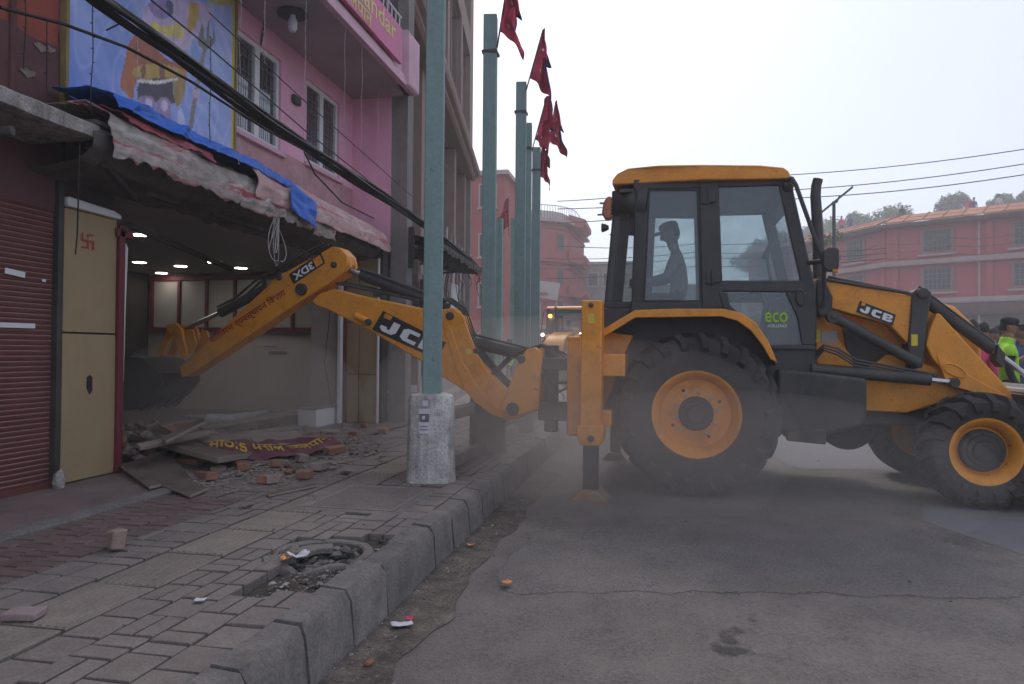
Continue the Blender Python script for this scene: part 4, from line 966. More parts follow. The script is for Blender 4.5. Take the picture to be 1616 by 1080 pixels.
for sd in (-1, 1):
    make_wheel('wheel', .735, .40, .372, (0, sd*.90, .732), sd, 22, .085, .145, 'large rear wheel with chevron tyre' if sd < 0 else None)
    make_wheel('wheel', .485, .32, .262, (2.31, sd*.84, .482), sd, 18, .075, .165, 'smaller front wheel' if sd < 0 else None)
# ---- chassis
b = B()
b.bb(-.85, .95, -.62, .62, .62, 1.22); b.bb(.9, 2.1, -.40, .40, .62, .80); b.box((0, 0, .73), (.25, 1.5, .28)); b.box((2.31, 0, .5), (.2, 1.4, .16)); b.box((2.25, 0, .62), (.3, .5, .25))
b.build('chassis', BLACKP, bh, bevel=.02)
b = B(); b.lathe([(0, -.28), (.18, -.26), (.26, -.2), (.26, .2), (.18, .26), (0, .28)], (1.42, 0, .62), 'y', 24); b.build('sump', BLACKP, bh)
b = B(); pl = macs([(1358, 590), (1358, 648), (1430, 652), (1470, 640), (1545, 612), (1520, 590), (1440, 570), (1400, 560)], -.5)
b.prism(pl, -.52, -.46); b.build('front_frame', ORANGE, bh, bevel=.012)
b = B(); b.prism(pl, .46, .52); b.build('front_frame', ORANGE, bh, bevel=.012)
# fuel tank and step box low between the wheels
tk = macs([(1228, 583), (1290, 588), (1368, 598), (1368, 652), (1362, 672), (1300, 688), (1236, 690), (1222, 660)], -.88)
b = B(); b.prism(tk, -.90, -.45); o = b.build('fuel_tank', BLACKP, bh, bevel=.03, seg=3)
b = B(); st = macs([(1240, 680), (1300, 676), (1300, 700), (1240, 694)], -.9); b.prism(st, -1.0, -.88); b.build('step', DARKM, bh, bevel=.008)
b = B(); b.prism([(.7, .5), (1.45, .5), (1.45, 1.04), (.7, 1.15)], .45, .9); b.build('battery_box', BLACKP, bh, bevel=.03)
# ---- cab
CY = .72
def both(fn, y0, y1):
    pass
b = B()
def pillar(b, pts, y0, y1, mirror=True):
    b.prism(pts, y0, y1)
    if mirror: b.prism(pts, -y1, -y0)
# rear pillars, side frames, B pillars, A pillars, sills
pillar(b, [(-.875, 1.70), (-.80, 1.70), (-.70, 2.86), (-.775, 2.86)], -.60, -.52)          # rear corner post (inset)
pillar(b, macs([(1003, 294), (1024, 294), (1014, 484), (996, 492)], -.7), -CY, -CY+.08)       # side window rear post
pillar(b, macs([(1103, 288), (1134, 288), (1142, 488), (1107, 488)], -.7), -CY-.005, -CY+.075)       # B post
pillar(b, macs([(1226, 284), (1248, 284), (1287, 458), (1287, 548), (1268, 548), (1264, 450)], -.7), -CY, -CY+.07)  # A post
pillar(b, macs([(1000, 284), (1250, 278), (1250, 293), (1000, 301)], -.7), -CY, -CY+.10)      # top rail
pillar(b, macs([(996, 478), (1130, 476), (1130, 490), (996, 492)], -.7), -CY, -CY+.07)      # window sill
pillar(b, macs([(1136, 443), (1268, 443), (1272, 462), (1136, 461)], -.7), -CY-.004, -CY+.05)     # door mid rail
pillar(b, [(-.86, 1.70), (-.46, 1.70), (-.46, 1.77), (-.86, 1.77)], -.64, -.54)
b.bb(-.84, -.78, -.6, .6, 1.62, 1.78); b.bb(-.80, -.72, -.62, .62, 2.76, 2.86); b.bb(.78, .86, -.7, .7, 2.74, 2.86); b.bb(.98, 1.06, -.7, .7, 1.40, 1.72)
b.build('cab_frame', CABM, bh, bevel=.014)
# slanted rear quarter panels
for sd in (-1, 1):
    b = B(); b.add([(-.44, sd*CY, 2.84), (-.77, sd*.60, 2.84), (-.80, sd*.60, 2.62), (-.46, sd*CY, 2.62)], [(0, 1, 2, 3)])
    o = b.build('rear_quarter_panel', CABM, bh); o.modifiers.new('thickness', 'SOLIDIFY').thickness = .03
# lower cab sides behind and above the wheel
low = macs([(996, 490), (1142, 488), (1165, 502), (1200, 540), (1285, 545), (1285, 590), (1225, 590), (1190, 540), (1150, 520), (1000, 520), (955, 535), (948, 500)], -.72)
b = B(); b.prism([(-.86, 1.0), (-.86, 1.70), (.15, 1.70), (.42, 1.60), (.62, 1.36), (1.06, 1.34), (1.06, 1.1), (.66, 1.0)], -.70, -.62); b.prism([(-.86, 1.0), (-.86, 1.70), (.15, 1.70), (.42, 1.60), (.62, 1.36), (1.06, 1.34), (1.06, 1.1), (.66, 1.0)], .62, .70)
b.bb(-.84, 1.02, -.62, .62, 1.14, 1.2)
b.build('cab_base', CABM, bh, bevel=.01)
# doors: near and far
def door(y, sd):
    d = B(); o_ = macs([(1134, 462), (1142, 488), (1168, 506), (1200, 545), (1202, 552), (1286, 552), (1286, 545), (1272, 545), (1262, 544), (1212, 544), (1180, 506), (1152, 482), (1148, 462)], -.72)
    d.prism(o_, y-.012, y+.03); d.prism(macs([(1240, 462), (1280, 462), (1286, 520), (1286, 545), (1266, 545), (1258, 500)], -.72), y-.010, y+.028)
    return d
for sd in (-1, 1):
    d = door(-CY if sd < 0 else CY-.02, sd).build('door', CABM, bh, bevel=.008)
    yy = sd*(CY-.02)
    b = B(); q = macs([(1134, 290), (1228, 290), (1265, 445), (1141, 445)], -.7); b.prism(q, yy-.003, yy+.003); b.build('upper_pane', GLASSC, d)
    b = B(); q = macs([(1146, 461), (1242, 461), (1262, 500), (1266, 545), (1210, 545), (1178, 506), (1150, 484)], -.7); b.prism(q, yy-.003, yy+.003); b.build('lower_pane', GLASSC, d)
    c = pt3(1263, 470, -.73); b = B(); b.lathe([(.075, -.012), (.075, -.025), (.055, -.035), (.05, -.028), (0, -.028)], (c.x, sd*CY+(0 if sd < 0 else .06), c.z), 'y', 20)
    for p in b.v: p.x = c.x+(p.x-c.x)*.6; p.z = c.z+(p.z-c.z)*1.1
    b.build('handle', BLACKP, d)
    for (px, py) in ((1118, 312), (1124, 438)):
        c = pt3(px, py, -.73); b = B(); b.box((c.x-.03, sd*(CY+.012), c.z), (.055, .03, .12)); b.box((c.x+.035, sd*(CY+.016), c.z), (.06, .036, .10)); b.tube([(c.x, sd*(CY+.035), c.z-.07), (c.x, sd*(CY+.035), c.z+.07)], .014, 8); b.build('hinge', CABM, d, bevel=.008)
    b = B(); q = macs([(1022, 298), (1104, 298), (1108, 480), (1012, 480)], -.7); b.prism(q, yy-.003, yy+.003)
    wf = b.build('side_window', GLASSC, bh)
    # rubber surround
    g = B(); q2 = macs([(1026, 302), (1099, 302), (1104, 474), (1018, 474)], -.7); q1 = macs([(1019, 295), (1107, 295), (1111, 484), (1009, 484)], -.7)
    for i in range(4):
        j = (i+1) % 4; g.prism([q1[i], q1[j], q2[j], q2[i]], yy-.012, yy+.008)
    g.build('seal', BLACKPR, wf)
    # angled rear quarter light
    b = B(); b.add([(-.47, sd*(CY-.02), 2.62), (-.79, sd*.59, 2.62), (-.855, sd*.59, 1.78), (-.50, sd*(CY-.02), 1.78)], [(0, 1, 2, 3)]); b.build('quarter_light', GLASSC, bh)
# eco mark on the near door
c0 = pt3(1207, 509, -.73); c1 = pt3(1243, 509, -.73); h_ = pt3(1207, 493, -.73)
b = B(); text_into(b, 'eco', (c0.x, -CY-.006, c0.z), (c1.x-c0.x, 0, c1.z-c0.z), (0, 0, h_.z-c0.z), bold=.012); b.build('eco_lettering', LIMEP, bh)
b = B(); text_into(b, 'XCELLENCE', (c0.x+.02, -CY-.006, c0.z-.045), ((c1.x-c0.x)*.88, 0, 0), (0, 0, .026), bold=.01); b.build('excellence_lettering', WHITEP, bh)
# windscreen and rear screen
b = B(); b.add([(.835, -.66, 2.80), (.835, .66, 2.80), (1.04, .66, 1.75), (1.04, -.66, 1.75)], [(0, 1, 2, 3)]); b.build('windscreen', GLASSC, bh)
b = B(); b.add([(-.77, -.56, 2.80), (-.77, .56, 2.80), (-.86, .56, 1.78), (-.86, -.56, 1.78)], [(0, 1, 2, 3)]); b.build('rear_screen', GLASSC, bh)
b = B(); b.add([(.80, -.62, 2.80), (.80, .62, 2.80), (.845, .62, 2.66), (.845, -.62, 2.62)], [(0, 1, 2, 3)]); b.build('tint_strip', mat('tint_green', (.03, .22, .19), .4, .05, 3, 0), bh)
# roof
rp = macs([(964, 288), (965, 279), (972, 269), (990, 263), (1040, 259), (1110, 258), (1200, 259), (1238, 262), (1247, 268), (1249, 276), (1246, 281), (1110, 284)], -.8)
b = B(); b.prism(rp, -.80, .80)
for p in b.v:
    if p.z > 2.93+.02*(.8-p.x): p.y *= .955
    k = smoothstep(-.55, -.8, p.x)*.14+smoothstep(.7, .87, p.x)*.05; p.y *= (1-k)
b.build('roof', ORANGE, bh, bevel=.03, seg=3)
b = B(); b.bb(-.72, .78, -.70, .70, 2.82, 2.853); b.build('headliner', CABM, bh)
# rear lamp cluster under the roof edge
for sd in (-1, 1):
    b = B(); b.prism([(-.80, 2.58), (-.80, 2.80), (-.84, 2.80), (-.88, 2.74), (-.895, 2.63), (-.86, 2.57)], sd*.60-.06, sd*.60+.06); o = b.build('rear_lamp', REDL, bh, bevel=.02)
    b = B(); b.tube([(-.87, sd*.60, 2.74), (-.92, sd*.60, 2.745)], .009); b.tube([(-.89, sd*.60, 2.63), (-.94, sd*.60, 2.63)], .009); b.build('bolt', DARKM, o)
    b = B(); b.lathe([(.02, -.83), (.035, -.86), (.045, -.89), (.04, -.90), (0, -.89)], (0, sd*.6, 2.50), 'x', 14); b.build('work_light', DARKM, o)
c = pt3(1243, 294, -.72); b = B(); b.ball(c, (.055, .055, .055), 14); b.build('front_work_light', BLACKP, bh)
b = B(); b.ball((c.x, .72, c.z), (.055, .055, .055), 14); b.build('front_work_light', BLACKP, bh)
# mirror bracket and mirror
b = B(); b.tube([pt3(1240, 284, -.74), pt3(1250, 282, -.80), pt3(1256, 292, -.84), pt3(1300, 415, -.86), pt3(1301, 470, -.80), pt3(1297, 485, -.72)], .020, 8); mb = b.build('mirror_bracket', BLACKP, bh)
mp = macs([(1297, 398), (1304, 392), (1318, 391), (1323, 396), (1322, 424), (1316, 430), (1302, 429), (1296, 420)], -.92); b = B(); b.prism(mp, -.98, -.90); b.build('mirror', BLACKP, mb, bevel=.015)
c = pt3(1318, 428, -.98); b = B(); b.box(c, (.045, .03, .03)); b.build('indicator', AMBER, mb, bevel=.006)
b = B(); b.tube([pt3(1276, 415, -.72), pt3(1298, 413, -.86)], .022, 8); b.build('mirror_arm', BLACKP, mb)
# dark pivot tower behind the mirror, with the hose drum
b = B(); b.prism(macs([(1287, 440), (1300, 444), (1312, 470), (1310, 500), (1290, 500), (1284, 470)], -.6), -.68, -.42); b.prism(macs([(1287, 440), (1300, 444), (1312, 470), (1310, 500), (1290, 500), (1284, 470)], -.6), .42, .68); b.build('loader_tower', BLACKP, bh, bevel=.02)
# exhaust stack
ex = [pt3(1293, 470, -.3), pt3(1292, 400, -.3), pt3(1289, 340, -.3), pt3(1287, 310, -.3), pt3(1288, 294, -.3), pt3(1291, 283, -.3)]
b = B(); b.tube(ex, [.055, .055, .05, .048, .046, .046], 14); b.build('exhaust_stack', BLACKP, bh)
# interior: seat, console, steering wheel, levers
b = B(); b.box((-.02, .05, 1.32), (.50, .5, .14)); b.build('seat', BLACKP, bh, bevel=.04, seg=3)
b = B(); b.box((.22, .05, 1.62), (.12, .46, .5), Matrix.Rotation(.08, 3, 'Y')); b.build('seat_back', BLACKP, bh, bevel=.04, seg=3)
b = B(); b.prism([(.62, 1.2), (1.0, 1.2), (1.0, 1.78), (.86, 1.84), (.70, 1.80)], -.30, .30); b.build('console', CABM, bh, bevel=.03)
b = B()
for i in range(24):
    a = 2*math.pi*i/24; a2 = 2*math.pi*(i+1)/24
    q = Matrix.Rotation(-.5, 3, 'Y'); b.tube([q @ Vector((.18*math.cos(a), .18*math.sin(a), 0))+Vector((.62, .05, 1.92)), q @ Vector((.18*math.cos(a2), .18*math.sin(a2), 0))+Vector((.62, .05, 1.92))], .014, 6)
b.tube([(.62, .05, 1.92), (.74, .05, 1.7)], .025, 8); b.build('steering_wheel', BLACKP, bh)
b = B()
for yy in (-.25, -.1, .1, .3): b.tube([(-.62, yy, 1.2), (-.58, yy, 1.75)], .012, 6); b.ball((-.58, yy, 1.77), .03, 8)
b.build('control_levers', BLACKP, bh)
b = B(); b.tube([(.80, .2, 2.5), (.72, .12, 2.25), (.76, .1, 2.0)], .02, 6); b.box((.74, .1, 2.36), (.05, .16, .24), Matrix.Rotation(.5, 3, 'Y')); b.build('cab_fan', BLACKP, bh, bevel=.01)
# ---- fenders
fo = macs([(946, 524), (1003, 490), (1070, 488), (1140, 488), (1168, 494), (1192, 510), (1212, 540), (1226, 573)], -1.05)
fi = macs([(1214, 566), (1202, 545), (1184, 522), (1163, 507), (1138, 500), (1070, 501), (1003, 502), (946, 537)], -1.05)
for sd in (-1, 1):
    b = B(); b.prism(fo+fi, sd*1.085-.022, sd*1.085+.022); f_ = b.build('fender', ORANGE, bh, bevel=.006)
    b = B(); n = len(fo)
    for i in range(n-1):
        a, c = fo[i], fo[i+1]; b.add([(a[0], sd*1.06, a[1]-.02), (c[0], sd*1.06, c[1]-.02), (c[0], sd*.68, c[1]-.02), (a[0], sd*.68, a[1]-.02)], [(0, 1, 2, 3)])
    o = b.build('mudguard', BLACKP, f_); o.modifiers.new('thickness', 'SOLIDIFY').thickness = .012
# ---- bonnet and engine bay
b = B(); b.prism([(1.08, 1.2), (1.08, 2.0), (1.25, 2.02), (1.75, 1.90), (2.3, 1.72), (2.5, 1.5), (2.53, 1.05), (2.25, .95), (1.1, .95)], -.36, .36); b.build('bonnet', ORANGE, bh, bevel=.04, seg=3)
b = B(); b.prism(macs([(1288, 500), (1300, 500), (1320, 530), (1345, 562), (1350, 580), (1290, 575)], -.5), -.46, -.36); b.build('side_cover', ORANGE, bh, bevel=.01)
b = B(); b.prism(macs([(1330, 520), (1430, 560), (1395, 600), (1345, 590)], -.4), -.43, -.37); b.build('engine_grille', BLACKP, bh)
c0 = pt3(1300, 525, -.47); b = B(); b.box((c0.x+.05, -.465, c0.z-.04), (.13, .008, .11)); b.build('data_plate', GREYP, bh)
b = B(); b.box((c0.x-.06, -.465, c0.z-.03), (.05, .008, .12)); b.build('warning_label', YELL, bh)
# ---- loader arms
for sd in (-1, 1):
    y0, y1 = (-.62, -.46) if sd < 0 else (.46, .62)
    la = macs([(1289, 443), (1300, 441), (1436, 468), (1444, 470), (1440, 530), (1433, 545), (1402, 512), (1306, 486), (1290, 470)], -.6)
    b = B(); b.prism(la, y0, y1); arm = b.build('loader_arm', ORANGE, bh, bevel=.012)
    b = B(); b.tube([(la[0][0], y0-.01+sd*0, la[0][1]+.02), (la[2][0], y0-.01, la[2][1]+.02)], .014, 6); b.tube([(la[0][0]+.1, y0+.05, la[0][1]+.035), (la[2][0], y0+.05, la[2][1]+.03)], .014, 6); b.build('hose', BLACKP, arm)
    up = macs([(1440, 462), (1446, 456), (1462, 455), (1470, 462), (1462, 520), (1456, 580), (1436, 584), (1433, 545)], -.64)
    b = B(); b.prism(up, y0-.03, y1+.02); b.build('arm_knuckle', BLACKP, arm, bevel=.012)
    if sd < 0:
        c = pt3(1444, 537, -.67); b = B(); b.box((c.x, y0-.034, c.z), (.05, .006, .10)); b.build('warning_label', YELL, arm)
        c = pt3(1456, 463, -.66); b = B(); b.lathe([(.045, -.02), (.045, -.05), (.03, -.055), (0, -.052)], (c.x, y0-.01, c.z), 'y', 16); b.build('pivot_pin', DARKM, arm)
    lo = macs([(1460, 545), (1466, 520), (1478, 494), (1484, 497), (1594, 618), (1600, 640), (1570, 640), (1532, 614), (1500, 600), (1470, 566)], -.6)
    b = B(); b.prism(lo, y0, y1); b.build('loader_arm_end', ORANGE, arm, bevel=.012)
    rib = macs([(1476, 560), (1540, 600), (1590, 625), (1560, 628), (1492, 606)], -.6)
    b = B(); b.prism(rib, y0-.012, y0 if sd < 0 else y1+.012); b.build('arm_stiffener', ORANGE, arm, bevel=.006)
    c = pt3(1506, 585, -.63); b = B(); b.lathe([(.10, 0), (.10, -.012), (.085, -.016), (.08, -.006), (0, -.006)], (c.x, y0-.008, c.z), 'y', 20)
    for p in b.v: p.z = c.z+(p.z-c.z)*.55+(p.x-c.x)*-.4
    b.build('arm_boss', ORANGE, arm)
    # rams
    yr = sd*.66
    A, E2 = pt3(1314, 500, -.66), pt3(1455, 577, -.66); m1 = A.lerp(E2, .96)
    b = B(); b.tube([(A.x, yr, A.z), (m1.x, yr, m1.z)], .048, 14); b.lathe([(.055, -.05), (.055, .05)], (A.x, yr, A.z), 'y', 14); b.lathe([(.02, -.06), (.03, -.055), (.03, .05)], (A.x, yr, A.z), 'y', 12); b.build('lift_ram', BLACKP, bh)
    A, M_, E2 = pt3(1280, 583, -.74), pt3(1468, 600, -.74), pt3(1505, 604, -.74); yr = sd*.74
    b = B(); b.tube([(A.x, yr, A.z), (M_.x, yr, M_.z)], .052, 14); r_ = b.build('tilt_ram', BLACKP, bh)
    b = B(); b.tube([(M_.x, yr, M_.z), (E2.x, yr, E2.z)], .024, 10); b.build('ram_rod', STEEL, r_); b = B(); b.lathe([(.04, -.04), (.04, .04)], (E2.x, yr, E2.z), 'y', 12); b.build('ram_eye', BLACKP, r_)
    A, M_, E2 = pt3(1450, 463, -.56), pt3(1570, 552, -.56), pt3(1640, 606, -.56); yr = sd*.52
    b = B(); b.tube([(A.x, yr, A.z), (M_.x, yr, M_.z)], .055, 14); b.tube([(A.x, yr-.03, A.z+.06), (M_.x, yr-.03, M_.z+.06)], .012, 6); r_ = b.build('crowd_ram', BLACKP, bh)
    b = B(); b.tube([(M_.x, yr, M_.z), (E2.x, yr, E2.z)], .026, 10); b.build('ram_rod', STEEL, r_)
    lk_ = macs([(1572, 545), (1584, 560), (1580, 580), (1570, 570)], -.56); b = B(); b.prism(lk_, yr-.08, yr+.08); b.build('ram_clevis', BLACKP, r_)
# hoses looping by the tower
b = B()
for k in range(3): b.tube([pt3(1288, 556+5*k, -.72), pt3(1300, 545+4*k, -.78), pt3(1322, 550+5*k, -.78), pt3(1350, 568+5*k, -.74), pt3(1480, 592+3*k, -.72)], .011, 6)
b.build('hydraulic_hose', BLACKP, bh)
# JCB badge on the near arm
def badge(px, y, txt, parent, rot=False, boldness=.045, sq=True, inset=.1):
    """px: four image corners (start-bottom, end-bottom, end-top, start-top) on the plane y"""
    P0, P1, P2, P3 = [pt3(a, b_, y) for a, b_ in px]
    b = B(); b.add([P0, P1, P2, P3], [(0, 1, 2, 3)]); bo = b.build('badge_plate', BLACKPR, parent)
    off = Vector((0, -.004, 0)); u = P1-P0; v = P3-P0
    return P0+off, u, v, bo
bp = [(1351, 493), (1409, 514), (1414, 497), (1357, 475)]
o0, u, v, bo = badge(bp, -.6255, 'JCB', bh)
b = B(); block_jcb(b, o0+u*.07+v*.16, u*.87, v*.60); b.build('badge_lettering', WHITEP, bo)
b = B(); b.add([o0+u*.06+v*.70, o0+u*.16+v*.70, o0+u*.16+v*.95, o0+u*.06+v*.95], [(0, 1, 2, 3)]); b.build('badge_square', ORANGE, bo)
# ---- loader bucket at the front
b = B(); bp_ = [(x_-.12, z_*.86) for x_, z_ in [(2.78, 1.10), (2.80, .72), (2.88, .38), (3.05, .16), (3.30, .08), (3.72, .06), (3.72, .09), (3.32, .12), (3.09, .21), (2.93, .42), (2.86, .74), (2.86, 1.08), (3.0, 1.16), (2.99, 1.19)]]
b.prism(bp_, -1.12, 1.12); bk = b.build('loader_bucket', DARKM, bh, bevel=.006)
for sd in (-1, 1):
    q = B(); q.prism([(x_-.12, z_*.86) for x_, z_ in [(2.82, 1.08), (2.85, .7), (2.92, .42), (3.08, .2), (3.3, .1), (3.70, .08), (3.5, .45), (3.0, 1.12)]], sd*1.12-.015, sd*1.12+.015); q.build('bucket_side', DARKM, bk)
q = B(); q.tube([(2.71, -1.12, .965), (2.71, 1.12, .965)], .035, 8); q.build('bucket_rail', GREYP, bk)
# ---- rear frame, stabilisers
b = B(); b.bb(-1.06, -.94, -1.12, 1.12, .56, .70); b.bb(-1.06, -.94, -1.12, 1.12, 1.10, 1.24)
b.bb(-.97, -.62, -.62, -.52, .56, 1.36); b.bb(-.97, -.62, .52, .62, .56, 1.36)
b.prism(macs([(944, 522), (1000, 530), (985, 560), (965, 620), (944, 655)], -.75), -.80, -.70); b.build('rear_frame', ORANGE, bh, bevel=.012)
b = B(); b.bb(-.93, -.6, -.5, .5, .62, 1.30); b.build('valve_block', BLACKP, bh, bevel=.02)
SY = -1.33
for sd in (-1, 1):
    y0, y1 = (SY, SY+.18) if sd < 0 else (-SY-.18, -SY)
    lg = macs([(918, 474), (950, 474), (948, 690), (914, 690)], SY)
    b = B(); b.prism(lg, y0, y1); sb = b.build('stabiliser', ORANGE, bh, bevel=.01)
    b = B(); b.prism(macs([(910, 672), (952, 672), (952, 690), (947, 704), (915, 704), (910, 690)], SY-.02), y0-.025, y1+.025); b.build('stabiliser_collar', ORANGE, sb, bevel=.014)
    xl = (lg[0][0]+lg[1][0])/2
    b = B(); b.bb(xl-.075, xl+.055, y0+.03, y1-.03, -.03, .62); b.build('stabiliser_leg', BLACKP, sb, bevel=.008)
    b = B(); b.prism([(xl-.17, -.055), (xl+.15, -.055), (xl+.15, -.03), (xl+.07, .06), (xl-.09, .06), (xl-.17, -.03)], y0-.07, y1+.07); b.build('stabiliser_foot', mat('worn_orange', (.30, .15, .065), .7, .3, 8, .1, dust=.7), sb, bevel=.01)
    b = B(); b.bb(xl-.08, xl+.16, y1 if sd < 0 else y0-.22, y1+.22 if sd < 0 else y0, .60, .75); b.build('stabiliser_bracket', ORANGE, sb, bevel=.01); b = B(); b.bb(xl-.02, xl+.28, (y1-.02) if sd < 0 else y0-.5, (y1+.5) if sd < 0 else y0+.02, 1.06, 1.26); b.build('stabiliser_bracket', ORANGE, sb, bevel=.01)
    if sd < 0:
        for (px, py, r_) in ((933, 482, .022), (933, 692, .03)):
            c = pt3(px, py, SY); q = B(); q.lathe([(r_, 0), (r_, -.018), (r_*.6, -.024), (0, -.024)], (c.x, y0-(.026 if py > 600 else .0), c.z), 'y', 12); q.build('bolt', DARKM, sb)
        c = pt3(933, 503, SY); q = B(); q.box((c.x, y0-.004, c.z), (.055, .004, .085)); q.build('warning_label', YELL, sb)
# ---- kingpost and boom (side-shifted towards the camera)
YB = -.75
b = B(); b.bb(-1.16, -1.02, YB-.32, YB+.32, .50, 1.42); b.build('kingpost_carriage', ORANGE, bh, bevel=.02)
b = B(); b.bb(-1.46, -1.14, YB-.17, YB+.17, .62, .80); b.bb(-1.46, -1.14, YB-.17, YB+.17, 1.10, 1.22); b.tube([(-1.36, YB, .5), (-1.36, YB, 1.34)], .07, 14); b.bb(-1.18, -1.12, YB-.2, YB+.2, .55, 1.3); b.build('kingpost', BLACKP, bh, bevel=.012)
sw = macs([(820, 656), (790, 648), (800, 622), (818, 575), (832, 552), (846, 548), (858, 556), (854, 600), (852, 645)], YB-.15)
b = B(); b.prism(sw, YB-.20, YB-.13); b.prism(sw, YB+.13, YB+.20); b.prism(macs([(836, 630), (852, 630), (852, 648), (836, 648)], YB), YB-.13, YB+.13); b.prism(macs([(836, 556), (854, 556), (854, 575), (838, 575)], YB), YB-.13, YB+.13); b.build('swing_casting', ORANGE, bh, bevel=.014)
b = B()
for k, yk in enumerate((-.1, 0, .1)): b.tube([(-1.2, YB+yk, 1.18+.03*k), (-1.45, YB+yk-.02, 1.34), (-1.75, YB+yk, 1.24), (-1.95, YB+yk*.6, 1.05)], .014, 6)
for k in range(4): b.tube([(-1.05, YB-.2+.08*k, 1.0), (-1.3, YB-.22+.06*k, .98-.1*(k % 2)), (-1.5, YB-.14+.05*k, 1.12)], .013, 6)
b.build('hydraulic_hose', BLACKP, bh)
bt_ = [(150, 232), (180, 205), (235, 186), (300, 205), (575, 262), (645, 268), (700, 260), (738, 290), (760, 360), (790, 440), (840, 515), (905, 585), (955, 632), (972, 655)]
bb_ = [(955, 690), (905, 693), (845, 674), (785, 628), (745, 585), (650, 522), (570, 465), (380, 352), (215, 268), (165, 252)]
bp2 = macs(z5(bt_+bb_), YB-.15)
b = B(); b.prism(bp2, YB-.14, YB+.14); bm_ = b.build('boom', ORANGE, bh, bevel=.012)
# outer side plate of the boom's lower half and top flange
pl2 = macs(z5([(655, 275), (690, 345), (735, 470), (790, 560), (860, 640), (905, 690), (845, 672), (785, 625), (745, 583), (700, 470), (660, 330)]), YB-.16)
b = B(); b.prism(pl2, YB-.152, YB-.141); b.build('boom_stiffener', ORANGE, bm_, bevel=.004)
def pin(parent, px, py, y, r, m_=DARKM, out=.03):
    c = pt3(px, py, y); q = B(); q.lathe([(r*1.15, 0), (r*1.15, -out*.5), (r, -out), (r*.55, -out*1.05), (0, -out*1.02)], (c.x, y, c.z), 'y', 16); return q.build('pivot_pin', m_, parent)
pin(bm_, 430+688/2.454, 380+292/2.4545, YB-.14, .035); pin(bm_, 430+930/2.454, 380+652/2.4545, YB-.20, .055, DARKM)
pin(bh, 823, 567, YB-.20, .035)
q = B(); c0, c1 = pt3(430+320/2.454, 380+290/2.4545, YB-.16), pt3(430+375/2.454, 380+315/2.4545, YB-.16); q.tube([c0, c1], .035, 10); q.build('boom_lug', ORANGE, bm_, bevel=.006); pin(bm_, 430+372/2.454, 380+316/2.4545, YB-.19, .03)
bj = z5([(385, 345), (640, 462), (672, 395), (428, 272)])
o0, u, v, bo = badge(bj, YB-.144, 'JCB', bm_)
b = B(); block_jcb(b, o0+u*.08+v*.14, u*.85, v*.60); b.build('badge_lettering', WHITEP, bo)
b = B(); b.add([o0+u*.05+v*.74, o0+u*.16+v*.74, o0+u*.16+v*.95, o0+u*.05+v*.95], [(0, 1, 2, 3)]); b.build('badge_square', ORANGE, bo)
q = B(); c = pt3(739, 555, YB-.15); q.lathe([(.03, 0), (.03, -.003), (0, -.003)], (c.x, YB-.141, c.z), 'y', 12); q.build('warning_label', YELL, bm_)
# boom ram along the top
A, E2 = pt3(*z5([(300, 115)])[0], YB), pt3(*z5([(680, 262)])[0], YB); M1 = A.lerp(E2, .12)
b = B(); b.tube([M1, E2], .06, 14); b.tube([(M1.x, YB-.05, M1.z+.06), (E2.x, YB-.05, E2.z+.07)], .014, 6); b.tube([(M1.x, YB+.05, M1.z+.06), (E2.x, YB+.05, E2.z+.07)], .014, 6); rm = b.build('dipper_ram', BLACKP, bh)
b = B(); b.tube([A, M1], .028, 10); b.build('ram_rod', STEEL, rm)
for k, yk in enumerate((-.09, -.03, .04)):
    b = B(); pts = [Vector((x_, YB+yk, z_+.03+.012*k)) for x_, z_ in macs(z5([(260, 180), (420, 212), (575, 246), (690, 246), (745, 285), (775, 370), (815, 455), (880, 535), (935, 590)]), YB)]
    b.tube(pts, .013, 6); b.build('hydraulic_hose', BLACKP, bm_)
for t_ in ((420, 222), (575, 254), (800, 440)):
    x_, z_ = macs(z5([t_]), YB)[0]; b = B(); b.box((x_, YB-.02, z_+.03), (.05, .24, .05)); b.build('hose_clamp', DARKM, bm_, bevel=.006)
# lower boom ram between kingpost and boom
A, E2 = pt3(840, 563, YB), pt3(745, 540, YB); b = B(); b.tube([A, E2], .062, 14); b.tube([(A.x, YB-.04, A.z+.07), (E2.x, YB-.04, E2.z+.08)], .013, 6); b.build('boom_ram', BLACKP, bh)
# dipper
dt = z4([(300, 700), (345, 660), (690, 345), (722, 308), (760, 292), (955, 186), (985, 190), (1018, 225), (1022, 262), (1000, 300), (930, 352), (800, 432), (500, 632), (335, 740), (312, 745)])
dpoly = macs(dt, YB-.12)
b = B(); b.prism(dpoly, YB-.11, YB+.11); dp = b.build('dipper', ORANGE, bh, bevel=.012)
pl3 = macs(z4([(985, 195), (1018, 205), (1045, 245), (1050, 280), (1030, 300), (1000, 300), (1022, 262), (1015, 230)]), YB)
b = B(); b.prism(pl3, YB-.09, YB-.05); b.prism(pl3, YB+.05, YB+.09); b.build('dipper_ear', ORANGE, dp, bevel=.006)
pin(dp, *z4([(965, 265)])[0], YB-.11, .028); pin(dp, *z4([(828, 370)])[0], YB-.11, .055, out=.05); pin(dp, *z4([(732, 318)])[0], YB-.11, .03)
o0, u, v, bo = badge(z4([(792, 348), (927, 258), (908, 212), (772, 305)]), YB-.114, '', dp)
b = B(); text_into(b, '3DX', o0+u*.70+v*.82, -u*.62, -v*.66, bold=.035); b.build('badge_lettering', WHITEP, bo)
b = B(); b.add([o0+u*.74+v*.12, o0+u*.96+v*.12, o0+u*.96+v*.88, o0+u*.74+v*.88], [(0, 1, 2, 3)]); b.build('badge_square', ORANGE, bo)
t0, t1 = z4([(445, 610)])[0], z4([(765, 402)])[0]; th = z4([(430, 578)])[0]
